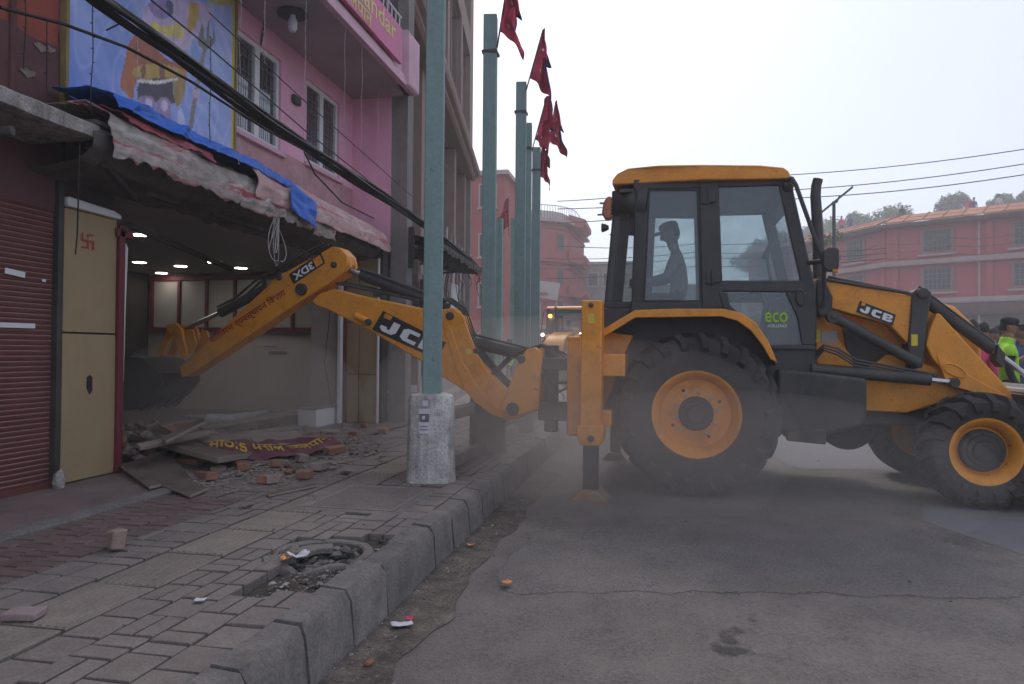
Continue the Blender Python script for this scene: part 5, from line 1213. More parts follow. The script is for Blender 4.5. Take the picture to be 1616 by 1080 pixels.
P0, P1, P3 = pt3(*t0, YB-.113), pt3(*t1, YB-.113), pt3(*th, YB-.113)
b = B(); text_into(b, 'वातावरण व्यवस्थापन िवभाग', P0, P1-P0, (P3-P0)*1.25, bold=.018); b.build('department_lettering', mat('red_lettering', (.22, .012, .012), .6, .1, 9, 0), dp)
# bucket ram on the dipper, tipping links, bucket
A, E2 = pt3(*z4([(690, 358)])[0], YB), pt3(*z4([(480, 470)])[0], YB); E3 = pt3(*z4([(335, 535)])[0], YB)
b = B(); b.tube([A, E2], .055, 14); rm = b.build('bucket_ram', BLACKP, bh); b = B(); b.tube([E2, E3], .026, 10); b.build('ram_rod', STEEL, rm)
for k, yk in enumerate((-.06, .05)):
    b = B(); pts = [Vector((x_, YB+yk, z_+.035)) for x_, z_ in macs(z4([(930, 190), (800, 258), (722, 300), (640, 350), (560, 420), (480, 460)]), YB)]; b.tube(pts, .012, 6); b.build('hydraulic_hose', BLACKP, dp)
lk1 = macs(z4([(285, 525), (330, 515), (352, 540), (378, 650), (352, 668), (330, 600), (300, 560)]), YB)
lk2 = macs(z4([(285, 525), (310, 518), (300, 570), (262, 655), (232, 645), (262, 590)]), YB)
for sd in (-1, 1):
    b = B(); b.prism(lk1, YB+sd*.13-.02, YB+sd*.13+.02); b.build('tipping_lever', ORANGE, dp, bevel=.006)
    b = B(); b.prism(lk2, YB+sd*.09-.02, YB+sd*.09+.02); b.build('tipping_link', ORANGE, dp, bevel=.006)
lk3 = macs(z4([(352, 660), (372, 540), (395, 545), (410, 600), (400, 625)]), YB); b = B(); b.prism(lk3, YB-.13, YB-.11); b.prism(lk3, YB+.11, YB+.13); b.build('dipper_gusset', ORANGE, dp)
bkp = macs(z4([(305, 725), (235, 662), (160, 655), (70, 665), (35, 715), (28, 790), (60, 850), (130, 880), (220, 865), (275, 815), (318, 760)]), YB)
BUCKM = mat('bucket_steel', (.028, .025, .022), .8, .4, 6, .2, 40, dust=.3, dustc=(.07, .06, .05))
sh_out = bkp[:9]; cx_, cz_ = sum(p[0] for p in bkp)/len(bkp), sum(p[1] for p in bkp)/len(bkp)
ins = [(p[0]+(cx_-p[0])*.06, p[1]+(cz_-p[1])*.06) for p in bkp[:9]]
b = B(); b.prism(sh_out+ins[::-1], YB-.30, YB+.30); bk2 = b.build('bucket', BUCKM, bh, bevel=.005)
for sd in (-1, 1): q = B(); q.prism(bkp, YB+sd*.30-.012, YB+sd*.30+.012); q.build('bucket_side', BUCKM, bk2)
for k in range(5):
    e = bkp[8]; e2 = bkp[9]; q = B(); d = Vector((e2[0]-e[0], 0, e2[1]-e[1])).normalized(); c = Vector((e[0], YB-.26+.13*k, e[1])); q.tube([c-d*.03, c+d*.06, c+d*.17], [.028, .03, .010], 6); q.build('tooth', BUCKM, bk2)
# ---- driver in the cab is added with the people

# ================================================================== POLES, FLAGS, WIRES
def flag(label, p_tie, p_top, size, drop_dir, seed, group='red double pennant flags on the poles'):
    """stick tied to a pole, limp double pennant hanging from it"""
    p_tie, p_top = Vector(p_tie), Vector(p_top)
    t = thing('flag', label, 'flag', tuple(p_tie), 0, group)
    q = B(); q.tube([p_tie-(p_top-p_tie)*.15, p_top], .010, 6); q.build('stick', DARKM, t)
    H = size; d = (p_top-p_tie).normalized(); out = Vector(drop_dir).normalized()
    def outline(v):   # width of the double pennant at height v (0 top .. 1 bottom)
        return max(.03, (v/.5)*.62 if v < .5 else .36+(v-.5)/.5*.44)
    def fn(u, v):
        wdt = outline(v)*H*.85; p = p_top-d*(H*v)
        fall = u*u*.35*wdt; x = out*(u*wdt*.62); perp = Vector((-out.y, out.x, 0))
        return p+x+Vector((0, 0, -fall-u*wdt*.30))+perp*(.11*math.sin(u*(8+seed)+v*4+seed*2)*u+.06*nz(u*3, v*4, seed))+out*(.05*nz(v*5, seed, 2)*u)
    b = B(); b.grid(fn, 16, 26)
    c = b.build('cloth', [FLAGR, FLAGB], t, smooth=70)
    for i, f in enumerate(c.data.polygons):
        iu = i % 16
        if iu >= 15: f.material_index = 1
    c.modifiers.new('thickness', 'SOLIDIFY').thickness = .003
    e = B()
    for (v0, r0) in ((.36, .045), (.78, .05)):
        pc = fn(.42, v0); pu = (fn(.55, v0)-pc).normalized(); pv = (fn(.42, v0-.06)-pc).normalized(); nn = pu.cross(pv).normalized()
        if nn.y > 0: nn = -nn
        n = 12; e.add([pc+nn*.008]+[pc+nn*.008+(pu*math.cos(2*math.pi*i/n)+pv*math.sin(2*math.pi*i/n))*r0*H*(1 if i % 2 else .7) for i in range(n)], [(0, i+1, (i+1) % n+1) for i in range(n)])
    e.build('emblem', WHITEP, t)
    return t
ordn = ['nearest green square pole on a round poster-covered concrete base', 'second green square pole, its concrete base behind the orange boom', 'third green square pole beside the far kerb', 'fourth green square pole, partly hidden behind the third', 'fifth green square pole, farthest of the near row']
PX = [(-1.82, 5.66, .076, .030), (-1.77, 7.46, .072, -.02), (-1.80, 9.4, .07, .0), (-2.02, 11.1, .068, .01), (-2.10, 12.45, .075, .0)]
def SQ(a, n=4.5, o=R(14)): c_, s_ = abs(math.cos(a-o)), abs(math.sin(a-o)); return .93/((c_**n+s_**n)**(1/n))
for i, (x, y, r, ln) in enumerate(PX):
    t = thing('green_pole', ordn[i], 'pole', (x, y, .21), 0, 'green poles along the kerb', world=False)
    t['_x'] = 0
    hgt = 6.6 if i == 0 else 4.70
    q = B(); q.prism([(-r, -r), (r, -r), (r, r), (-r, r)], .0, hgt, 'z')
    for p in q.v: p.x += (ln*.35)*p.z*.12
    po_ = q.build('post', GREEN, t, bevel=.008); po_.rotation_euler = (0, 0, R(14 if i == 0 else 8))
    if i: q = B(); q.bb(-r-.01, r+.01, -r-.01, r+.01, hgt-.42, hgt-.39); q.build('band', WIREG, t)
    q = B(); R1 = .205
    pr = [(R1*1.06, -.10), (R1*1.06, .02), (R1*1.02, .10), (R1*.99, .55), (R1*.97, .66), (R1*.90, .70), (R1*.5, .715), (0, .71)]
    q.lathe(pr, (0, 0, 0), 'z', 40)
    for p in q.v:
        a = math.atan2(p.y, p.x); rr_ = Vector((p.x, p.y)).length; sq = SQ(a); p.x *= sq; p.y *= sq
        k = 1+.02*nz(math.cos(a)*2, math.sin(a)*2, p.z*3+i); p.x *= k; p.y *= k; p.z += .012*nz(p.x*8, p.y*8, i)
    q.build('concrete_base', mat('pale_concrete', (.47, .45, .425), .92, .25, 6, .7, 45, stain=.7, stainc=(.13, .12, .11), stscale=4, streak=.9, speck=.3, spscale=60) if i == 0 else mat('dusty_concrete', (.24, .21, .19), .92, .2, 4, .4, 60, stain=.5, stainc=(.10, .09, .08)), t, smooth=50)
    if i == 0:
        def bill(a0, a1, z0, z1, m_, rad=.2125):
            e = B()
            def fn(u, v):
                a = a0+(a1-a0)*u; z = z0+(z1-z0)*v; sq = SQ(a); k = 1+.02*nz(math.cos(a)*2, math.sin(a)*2, z*3)
                return Vector((math.cos(a)*rad*sq*k, math.sin(a)*rad*sq*k, z))
            e.grid(fn, 10, 6); return e.build('bill', m_, t, smooth=70)
        A0 = R(-88)
        bill(A0-.22, A0+.2, .40, .50, PAPER); bill(A0-.16, A0+.16, .495, .56, PAPERD, .2165); bill(A0-.22, A0+.2, .56, .60, PAPER, .214)
        bill(A0-.1, A0+.12, .62, .665, PAPER, .211); bill(A0-.10, A0+.02, .515, .545, PAPER, .2185); bill(A0-.17, A0+.15, .43, .437, PAPERD, .2155); bill(A0-.17, A0+.12, .455, .462, PAPERD, .2155)
# low concrete rails between the bases
def rail(label, a, b_, r=.05):
    q = B(); d = Vector(b_)-Vector(a); L = d.length; rot = d.to_track_quat('Y', 'Z').to_matrix()
    q.box((0, 0, 0), (r*2, L, r*2.4), rot); o = q.build('concrete_rail', MATS['dusty_concrete'], None, smooth=0); o.location = (Vector(a)+Vector(b_))/2; o.modifiers.new('bevel', 'BEVEL').width = .01
    return tag(o, label, 'rail', 'concrete rails between the pole bases')
rail('upper concrete rail between the first and second pole bases', (-1.81, 5.88, .72), (-1.78, 7.22, .70), .045)
rail('lower concrete rail lying between the first and second pole bases', (-1.81, 5.88, .29), (-1.78, 7.22, .27), .05)
rail('concrete rail between the second and third pole bases', (-1.78, 7.70, .70), (-1.80, 9.15, .70), .045)
rail('lower concrete rail between the second and third pole bases', (-1.78, 7.70, .29), (-1.80, 9.15, .27), .05)
# flags on the pole tops
flag('red flag cut by the top edge above the second pole', ony(787, 60, 7.4), ony(803, -40, 7.4), .62, (.9, .2, 0), 1)
flag('red flag on a leaning stick atop the third pole', ony(834, 130, 9.3), ony(857, 47, 9.3), .66, (.75, .3, 0), 2)
flag('red flag atop the fourth pole, left of a pair', ony(843, 225, 11.0), ony(863, 152, 11.0), .70, (.35, .3, 0), 3)
flag('red flag at the right of the pair behind the fourth pole', ony(866, 228, 12.6), ony(877, 160, 12.6), .72, (.6, .2, 0), 4)
flag('small red flag low beside the fifth pole top', ony(850, 280, 12.4), ony(856, 228, 12.4), .55, (.6, .3, 0), 5)
# two far green poles and a flag down the street
for lab, px, Y in (('distant thin green pole just right of the second pole', 789, 21.), ('distant green pole peeping out left of the third pole', 811, 24.)):
    p = ony(px, 345, Y); t = thing('green_pole', lab, 'pole', (p.x, p.y, .2), 0, 'green poles along the kerb')
    q = B(); q.bb(p.x-.09, p.x+.09, p.y-.09, p.y+.09, .2, p.z); q.build('post', mat('far_green', (.17, .30, .26), .7, .15, 3, 0), t)
    q = B(); q.bb(p.x-.2, p.x+.2, p.y-.2, p.y+.2, .0, .9); q.build('concrete_base', MATS['dusty_concrete'], t, bevel=.05)
flag('distant red flag hanging in front of the curved red building', ony(803, 365, 24.), ony(802, 312, 24.), 1.0, (-.5, .1, 0), 6)

# left side cables
def cable(name, label, pts, r, m_=CABLE, sag=0., n=40, group=None, cat='cable', parent=None):
    P = [Vector(p) for p in pts]; q = []
    for i in range(len(P)-1):
        k = max(2, n//(len(P)-1))
        for j in range(k+(i == len(P)-2)):
            t = j/k; p = P[i].lerp(P[i+1], t); p.z -= sag*4*t*(1-t); q.append(p)
    b = B(); b.tube(q, r, 6); o = b.build(name, m_, None if parent is None else parent, None, smooth=60)
    if parent is None: tag(o, label, cat, group)
    return o
bd = thing('cable_bundle', 'thick bundle of black cables slung across the front of the pink building', 'cable', (-3.2, 6, 3.2))
rr = random.Random(4)
BPTS = [(-3.2, 2.6, 3.38), (-3.2, 3.53, 3.305), (-3.2, 4.07, 3.285), (-3.2, 5.19, 3.215), (-3.2, 6.29, 3.165), (-3.2, 8.76, 3.10), (-3.22, 12.65, 2.86)]
for k in range(9):
    ph = rr.uniform(0, 6); oz = rr.uniform(-.05, .045); ox = rr.uniform(-.05, .05); pts = []
    for i in range(len(BPTS)-1):
        for j in range(6):
            p = Vector(BPTS[i]).lerp(Vector(BPTS[i+1]), j/6); pts.append((p.x+ox+.012*math.sin(ph+p.y*2), p.y, p.z+oz*(.75+.25*math.sin(ph+p.y))+.01*math.sin(ph*2+p.y*3)))
    pts.append(BPTS[-1]); b = B(); b.tube(pts, rr.uniform(.011, .019), 6); b.build('strand', CABLE, bd, smooth=60)
cable('cable', 'single black cable crossing below the thick bundle at the upper left', [onx(0, 12, -3.2), onx(100, 38, -3.2), onx(200, 75, -3.2), onx(300, 128, -3.2), onx(420, 205, -3.2), onx(520, 258, -3.2)], .010, group='single cables on the left')
cable('cable', 'thin black cable crossing the poster just above the bundle', [onx(238, 0, -3.3), onx(330, 75, -3.3), onx(480, 205, -3.3), onx(600, 300, -3.3), onx(690, 372, -3.3)], .006, group='single cables on the left')
cable('cable', 'thin cable running past the upper corner of the first pink window', [onx(330, 20, -3.4), onx(470, 150, -3.4), onx(560, 230, -3.4), onx(650, 310, -3.4)], .005, group='single cables on the left')
cable('cable', 'thin cable dropping from the bundle towards the tin canopy', [onx(480, 240, -3.25), onx(497, 275, -3.25), onx(540, 320, -3.3), onx(590, 345, -3.3)], .008, group='single cables on the left')
cable('cable', 'short black wire drop hanging before the cream panel', [onx(126, 225, -3.88), onx(124, 300, -3.9), onx(122, 370, -3.95), onx(119, 402, -3.95)], .005, group='single cables on the left')
cable('cable', 'black wire hanging down the right wall inside the opening', [(-4.5, 9.45, 2.5), (-4.52, 9.3, 1.6), (-4.5, 9.15, 1.1), (-4.46, 9.3, .5)], .006, group='single cables on the left')
cable('cable', 'thin wire tied between poster and bundle', [onx(168, 48, -3.25), onx(196, 34, -3.25), onx(215, 48, -3.2)], .005, group='single cables on the left')
# strings of small lights hanging in front of the wall
SL = [(147, 0, 180, -3.9), (218, 0, 140, -3.7), (276, 0, 150, -3.7), (333, 60, 235, -3.8), (380, 0, 260, -3.5), (418, 0, 100, -3.5), (483, 0, 300, -3.5), (545, 30, 290, -3.5), (572, 60, 300, -3.5), (597, 150, 300, -3.5), (40, 0, 110, -4.3), (75, 30, 140, -4.35)]
SLN = ['dark string of tiny lights before the left part of the poster', 'string of tiny lights before the orange cloth of the poster', 'string of tiny lights before the figure of the poster', 'string of tiny lights before the trident of the poster', 'pale string of lights at the left edge of the first window', 'pale string of lights below the wall lamp', 'pale string of lights left of the second window', 'pale string of lights right of the second window', 'pale string of lights before the pink corner', 'pale string of lights near the balcony end', 'thin string of lights on the red wall at the far left', 'second string of lights on the red wall near the poster']
for k, (px, ya, yb, X) in enumerate(SL):
    a = onx(px, ya, X); z1 = onx(px, yb, X).z; z0 = max(a.z+.6, 5.0) if ya == 0 else a.z
    t = thing('light_string', SLN[k], 'light string', (X, a.y, z1), 0, 'strings of small lights on the left fronts')
    dk = k in (0, 3, 10, 11); n = int((z0-z1)/.09)
    pts = [(X+.004*math.sin(i*1.1+k), a.y+.004*math.sin(i*.8+k*2), z0-(z0-z1)*i/max(1, n)) for i in range(n+1)]
    q = B(); q.tube(pts, .0035 if dk else .0022, 4); q.build('wire', CABLE if dk else LIGHTC, t)
    q = B()
    for i, p in enumerate(pts):
        e = .02*(1 if i % 2 else -1); q.tube([p, (p[0], p[1]+e, p[2]+.004)], .0035, 4)
    o = q.build('tiny_bulbs', CABLE if dk else LIGHTC, t); o['kind'] = 'stuff'
# overhead wires on the right
WR = [((880, 318), (1250, 276), (1700, 222), 24), ((880, 330), (1250, 300), (1700, 245), 23), ((880, 352), (1270, 312), (1700, 262), 22), ((880, 388), (1100, 385), (1310, 372), 27), ((860, 408), (1100, 398), (1400, 392), 30), ((860, 418), (1100, 406), (1400, 400), 29), ((860, 440), (1100, 420), (1400, 408), 28)]
WN = ['topmost overhead wire across the sky on the right', 'second overhead wire from the top on the right', 'third overhead wire on the right, with a small joint', 'overhead wire just above the tiled roof seen through the cab', 'upper wire of the low group behind the cab', 'middle wire of the low group behind the cab', 'lowest wire of the group behind the cab']
for k, (a, m_, e, Y) in enumerate(WR):
    cable('overhead_wire', WN[k], [ony(*a, Y), ony(*m_, Y), ony(*e, Y*.9)], .013, WIREG, .12, 40, 'overhead wires on the right', 'wire')

# ================================================================== BACKGROUND BUILDINGS
# ---- curved red building at the end of the street
rb = thing('curved_red_building', 'curved red building with banded floors closing the street in the haze', 'building', (-10, 62, 0))
path = [(-25.2, 66), (-18.7, 60.6), (-15.2, 60.2), (-12.7, 60.0), (-10.8, 60.05), (-9.6, 60.4), (-8.6, 61.0), (-7.9, 62.0), (-7.5, 63.4), (-7.2, 72), (-25, 74)]
def ring(off):
    c = Vector((-13, 67)); out = []
    for p in path: d = Vector(p)-c; out.append(tuple(c+d*(1+off/d.length)))
    return out
b = B(); b.prism(path, 0, 12.6, 'z'); b.build('wall', REDBB, rb)
for (z, o_, h_, m_) in ((3.3, .25, .3, BANDM), (6.2, .25, .22, REDBB), (9.1, .3, .25, REDBB), (12.5, .7, .25, BANDM)):
    q = B(); q.prism(ring(o_), z, z+h_, 'z'); q.build('floor_band', m_, rb)
    q = B(); q.prism(ring(.12), z-.5, z-.3, 'z'); q.build('moulding', REDBB, rb)
q = B(); q.prism(ring(-.4), 12.75, 13.6, 'z'); q.build('parapet', mat('pale_wall', (.5, .42, .4), .85, .1, 1, .1), rb)
q = B(); rg = ring(.5)
for i in range(len(rg)-2):
    a, c = Vector((*rg[i], 13.9)), Vector((*rg[i+1], 13.9)); q.tube([a, c], .03, 5)
    for j in range(5): p = a.lerp(c, j/5); q.tube([(p.x, p.y, 12.7), p], .02, 4)
q.build('roof_railing', WIREG, rb)
for i in range(2, len(path)-3):
    a, c = Vector(path[i]), Vector(path[i+1])
    if i > 3 and i % 2: continue
    mid = (a+c)/2; d = (c-a).normalized(); nrm = Vector((d.y, -d.x)); ang = math.atan2(d.y, d.x)
    for z in (1.0, 4.2, 7.1, 10.0):
        q = B(); rot = Matrix.Rotation(ang, 3, 'Z'); wdt = min(1.1, (c-a).length*.8)
        q.box((mid.x+nrm.x*.03, mid.y+nrm.y*.03, z+.85), (wdt, .12, 1.7), rot); wf = q.build('window', BANDM if z == 4.2 else REDBB, rb)
        q = B(); q.box((mid.x+nrm.x*.09, mid.y+nrm.y*.09, z+.85), (wdt-.25, .04, 1.45), rot); q.build('pane', WDARK, wf)
for z in (6.3, 9.3, 12.5):   # bracketed eaves standing out at the right
    q = B(); q.prism([(-7.6, z), (-6.5, z-.2), (-6.1, z+.1), (-6.1, z+.5), (-7.6, z+1.0)], 62.5, 68); q.build('eave', REDBB, rb)
q = B(); c = Vector((-9.2, 60.3)); q.box((c.x, c.y, 6.6), (2.1, .06, 1.5), Matrix.Rotation(.25, 3, 'Z') @ Matrix.Rotation(.35, 3, 'X') @ Matrix.Rotation(.12, 3, 'Y')); q.build('hanging_panel', mat('panel_white', (.55, .52, .5), .6, .1, 2, 0), rb)
# left wing by the brown building, grey buildings under the wires
def block(name, label, x0, x1, y0, y1, h, m_, nwx, floors, cat='building', roof=None, group=None):
    t = thing(name, label, cat, ((x0+x1)/2, (y0+y1)/2, 0), 0, group)
    q = B(); q.bb(x0, x1, y0, y1, 0, h); q.build('wall', m_, t)
    q = B(); q.bb(x0-.25, x1+.25, y0-.25, y1+.25, h, h+.25); q.build('roof', roof or BANDM, t)
    fh = h/floors
    for fl in range(floors):
        for k in range(nwx):
            cx = x0+(x1-x0)*(k+.5)/nwx; z = fl*fh+fh*.35
            q = B(); q.bb(cx-.55, cx+.55, y0-.06, y0+.05, z, z+1.4); wf = q.build('window', BANDM, t)
            q = B(); q.bb(cx-.45, cx+.45, y0-.08, y0-.061, z+.08, z+1.32); q.build('pane', WDARK, wf)
            q = B(); q.bb(cx-.62, cx+.62, y0-.16, y0+.02, z-.1, z-.005); q.build('sill', BANDM, wf)
    return t
block('red_house', 'narrow red house squeezed between brown building and second pole', -14.5, -8.6, 40, 47, 11.5, REDBB, 3, 4)
block('grey_house', 'low grey house under the wires behind the cab', -8.5, -1.0, 72, 80, 10.2, GREYW, 5, 3)
block('dark_house', 'dark roofed house beyond the cab, right of the grey one', -1.0, 6, 78, 86, 8.4, CONCD, 4, 3, roof=TILE)
block('pale_house', 'pale house seen through the cab window', 6.5, 16, 70, 78, 7.4, BEIGEW, 5, 2, roof=TILE)
# ---- red school-like building on the right, with tiled roof
cyaw = yaw
def cam2w(x, y): return Vector((_rt.x*x-math.sin(cyaw)*y, _rt.y*x+math.cos(cyaw)*y))
A_ = cam2w(26.5, 50); dL = (cam2w(-math.sin(R(15)), math.cos(R(15)))); dR = cam2w(math.sin(R(48)), -math.cos(R(48)))
Lend = A_+dL*17; Rend = A_+dR*16
rs = thing('red_building', 'long red building with terracotta tiled roof and pale ledges behind the crowd', 'building', (A_.x, A_.y, 0))
back = cam2w(8, 7)
foot = [tuple(Lend), tuple(A_), tuple(Rend), tuple(Rend+back), tuple(A_+back), tuple(Lend+back)]
b = B(); b.prism(foot, 0, 10.4, 'z'); b.build('wall', REDB, rs)
def along(P, d, s, out, z): nrm = Vector((d.y, -d.x)); nrm = nrm if nrm.dot(-A_) > 0 else -nrm; q = P+d*s+nrm*out; return Vector((q.x, q.y, z))
def faceband(P, d, L, prof, name, m_, s0=0.):
    q = B(); n = len(prof); v = [along(P, d, s0, o_, z) for o_, z in prof]+[along(P, d, L, o_, z) for o_, z in prof]
    q.add(v, [tuple(range(n)), tuple(range(2*n-1, n-1, -1))]+[(i, (i+1) % n, n+(i+1) % n, n+i) for i in range(n)]); return q.build(name, m_, rs)
for (P, d, L) in ((A_, dL, 17), (A_, dR, 16)):
    for z in (7.45, 4.75): faceband(P, d, L, [(-.05, z), (.45, z), (.5, z+.12), (.5, z+.32), (-.05, z+.42)], 'ledge', BANDM, -.3)
    faceband(P, d, L, [(-.05, 10.1), (.7, 10.1), (.85, 10.25), (.85, 10.35), (-.05, 10.4)], 'eave', mat('eave_brown', (.15, .085, .07), .85, .2, 2, .1), -.4)
    faceband(P, d, L, [(-.05, 4.7), (.6, 4.7), (.6, 4.3), (.5, 4.0), (-.05, 3.9)], 'shop_fascia', MAROON, -.3)
    faceband(P, d, L, [(-.05, 0), (.03, 0), (.03, 3.9), (-.05, 3.9)], 'shop_fronts', DARKR, -.1)
    nT = 14
    for k in range(nT):       # tiled roof panels
        s0 = L*k/nT+.02; s1 = L*(k+1)/nT-.04; q = B()
        for (r0, r1) in ((0, .5), (.5, 1.)):
            o0, z0 = .95-2.1*r0, 10.36+.80*r0; o1, z1 = .95-2.1*r1+.03, 10.36+.80*r1
            q.add([along(P, d, s0, o0, z0), along(P, d, s1, o0, z0), along(P, d, s1, o1, z1), along(P, d, s0, o1, z1), along(P, d, s0, o0, z0+.1), along(P, d, s1, o0, z0+.1), along(P, d, s1, o1, z1+.1-.04), along(P, d, s0, o1, z1+.06)], [(0, 3, 2, 1), (4, 5, 6, 7), (0, 1, 5, 4), (1, 2, 6, 5), (2, 3, 7, 6), (3, 0, 4, 7)])
        q.build('roof_panel', TILE, rs)
    q = B()
    for k in range(nT+1): s0 = L*k/nT; q.tube([along(P, d, s0, .98, 10.44), along(P, d, s0, -1.15, 11.26)], .05, 5)
    q.build('roof_rib', mat('roof_rib', (.28, .12, .07), .8, .2, 2, 0), rs)
    for s in ((3.2, 9.0, 14.5) if d is dL else (3.0, 8.1, 13.2)):
        for z in (5.55, 8.15):
            def fr(o0, o1, s0, s1, z0, z1, name, m_, par):
                q = B(); q.add([along(P, d, s0, o0, z0), along(P, d, s1, o0, z0), along(P, d, s1, o0, z1), along(P, d, s0, o0, z1), along(P, d, s0, o1, z0), along(P, d, s1, o1, z0), along(P, d, s1, o1, z1), along(P, d, s0, o1, z1)], [(0, 3, 2, 1), (4, 5, 6, 7), (0, 1, 5, 4), (1, 2, 6, 5), (2, 3, 7, 6), (3, 0, 4, 7)]); return q.build(name, m_, par)
            wf = fr(-.05, .10, s-1.0, s+1.0, z-.0, z+1.75, 'window', mat('window_surround', (.25, .12, .11), .85, .15, 2, .1), rs)
            fr(-.04, .13, s-.78, s+.78, z+.2, z+1.6, 'pane', WDARK, wf)
            fr(-.04, .26, s-1.15, s+1.15, z-.12, z-.004, 'sill', BANDM, wf)
            q = B()
            for k in range(1, 6): q.tube([along(P, d, s-.78+1.56*k/6, .15, z+.2), along(P, d, s-.78+1.56*k/6, .15, z+1.6)], .025, 4)
            for k in range(1, 4): q.tube([along(P, d, s-.78, .16, z+.2+1.4*k/4), along(P, d, s+.78, .16, z+.2+1.4*k/4)], .025, 4)
            q.build('grille', WGRILL, wf)
    for s in ((.25, 5.8) if d is dR else (.25, 6.0, 11.8)): faceband(P, d, s+.35, [(-.05, 4.9), (.12, 4.9), (.12, 10.1), (-.05, 10.1)], 'pilaster', REDB, s)
    for s in ((5.4, 11.0) if d is dR else (5.6, 11.4)):
        q = B(); q.tube([along(P, d, s, .14, .5), along(P, d, s, .14, 10.1)], .06, 6); q.build('downpipe', BANDM, rs)
    for k in range(3):
        q = B(); z = 8.0+.5*k; q.tube([along(P, d, L*j/12, .7+.1*k, z-.25*math.sin(j*math.pi/3)**2) for j in range(13)], .02, 4); q.build('facade_cable', CABLE, rs)
# solar street lamp
sl = thing('solar_street_lamp', 'slim street lamp pole with a tilted solar panel before the red building', 'street lamp', tuple(ony(1317, 560, 24.)))
p0 = ony(1317, 560, 24.); p1 = ony(1316, 318, 24.); q = B(); q.tube([(p0.x, p0.y, 0), p1], [.07, .05], 8); q.build('post', WIREG, sl)
q = B(); a, c = ony(1297, 335, 24.), ony(1340, 300, 24.); d = (c-a); nrm = Vector((-d.z, 0, d.x)).normalized()*.03; ey = Vector((0, .45, 0))
q.add([a-ey-nrm, c-ey-nrm, c+ey-nrm, a+ey-nrm, a-ey+nrm, c-ey+nrm, c+ey+nrm, a+ey+nrm], [(0, 3, 2, 1), (4, 5, 6, 7), (0, 1, 5, 4), (1, 2, 6, 5), (2, 3, 7, 6), (3, 0, 4, 7)]); q.build('solar_panel', WDARK, sl)
q = B(); c2 = ony(1330, 324, 24.); q.tube([p1, ony(1320, 320, 24.), ony(1325, 310, 24.)], .03, 6); q.build('panel_strut', WIREG, sl)
q = B(); e = ony(1316, 400, 24.); q.box(e+Vector((-.35, 0, 0)), (.6, .2, .08)); q.build('lamp_head', GREYP, sl, bevel=.02)
# leafy branch by the mirror building corner is part of a small street tree
# ---- hill
def hill(u, v):
    x = -30+230*u; y = 95+90*v; d = smoothstep(0, .55, v); s = smoothstep(.08, .55, u)
    return Vector((x, y+20*(1-s), (4+20*s*d)*min(1, d+.0)+2.5*nz(x, y, 0, .04)*d))
struct(B().grid(hill, 70, 30).build('hill', HILLM, smooth=80))
def leaf_tree(name, label, base, h, w_, seed, group, nclump=26, nleaf=60, leaf=.16):
    rr = random.Random(seed); t = thing(name, label, 'tree', tuple(base), 0, group, world=False)
    q = B(); q.tube([(0, 0, -.5), (.03*h, 0, h*.3), (-.02*h, .02*h, h*.6), (0, 0, h*.85)], [h*.035, h*.028, h*.018, h*.006], 7)
    for k in range(6):
        a = rr.uniform(0, 6.3); z = h*rr.uniform(.3, .65); q.tube([(0, 0, z), (math.cos(a)*w_*.2, math.sin(a)*w_*.2, z+h*.1), (math.cos(a)*w_*.38, math.sin(a)*w_*.38, z+h*.22)], [h*.014, h*.009, h*.003], 5)
    q.build('trunk', BARK, t, smooth=60)
    b = B()
    for c in range(nclump):
        a = rr.uniform(0, 6.3); e = rr.random()**.6; zz = rr.uniform(.32, 1.0); prof = math.sin(math.pi*min(1, max(.05, (zz-.25)/.8)))**.6
        cc = Vector((math.cos(a)*w_*.5*e*prof, math.sin(a)*w_*.5*e*prof, h*zz)); cr = w_*rr.uniform(.10, .18)
        for k in range(nleaf):
            d = Vector((rr.gauss(0, 1), rr.gauss(0, 1), rr.gauss(0, .8))); d = d.normalized()*cr*rr.random()**.45
            p = cc+d; n1 = Vector((rr.gauss(0, 1), rr.gauss(0, 1), rr.gauss(0, 1))).normalized(); n2 = n1.orthogonal().normalized(); L = leaf*rr.uniform(.7, 1.5)
            b.add([p-n1*L, p+n2*L*.5, p+n1*L, p-n2*L*.5], [(0, 1, 2, 3)])
    b.build('crown', LEAFM, t, smooth=0)
    return t
TR = [(1305, 352, 108, 6, 9), (1352, 340, 104, 5, 6), (1400, 330, 102, 5.5, 8), (1505, 312, 100, 5.2, 6.2), (1578, 312, 98, 5.0, 5.0), (1625, 305, 97, 6, 5.5), (1275, 365, 112, 7, 8), (1235, 372, 115, 7, 10), (1195, 385, 118, 6, 10)]
TL = ['leftmost roof-top tree beside the exhaust stack', 'low tree between solar lamp and roof crest', 'broad tree above the roof corner', 'rounded tree above the middle of the tiled roof', 'small tree above the right part of the roof', 'tree cut by the right edge above the roof', 'hazy tree behind the mirror bracket', 'hazy tree seen through the cab door', 'hazy tree seen at the left of the cab door']
for k, (px, py, Y, h_, w_) in enumerate(TR):
    p = ony(px, py, Y); leaf_tree('hill_tree', TL[k]+' on the hill', (p.x, p.y, p.z-h_*1.02), h_, w_*.8, 40+k, 'trees on the hill behind the red building', 46, 110, .20)
# small street tree whose leaves show by the machine's mirror
p = ony(1334, 400, 30.)
leaf_tree('street_tree', 'slender street tree with its leaves beside the machine mirror', (p.x-.7, p.y, 0), 6.0, 1.9, 77, None, 18, 50, .07)

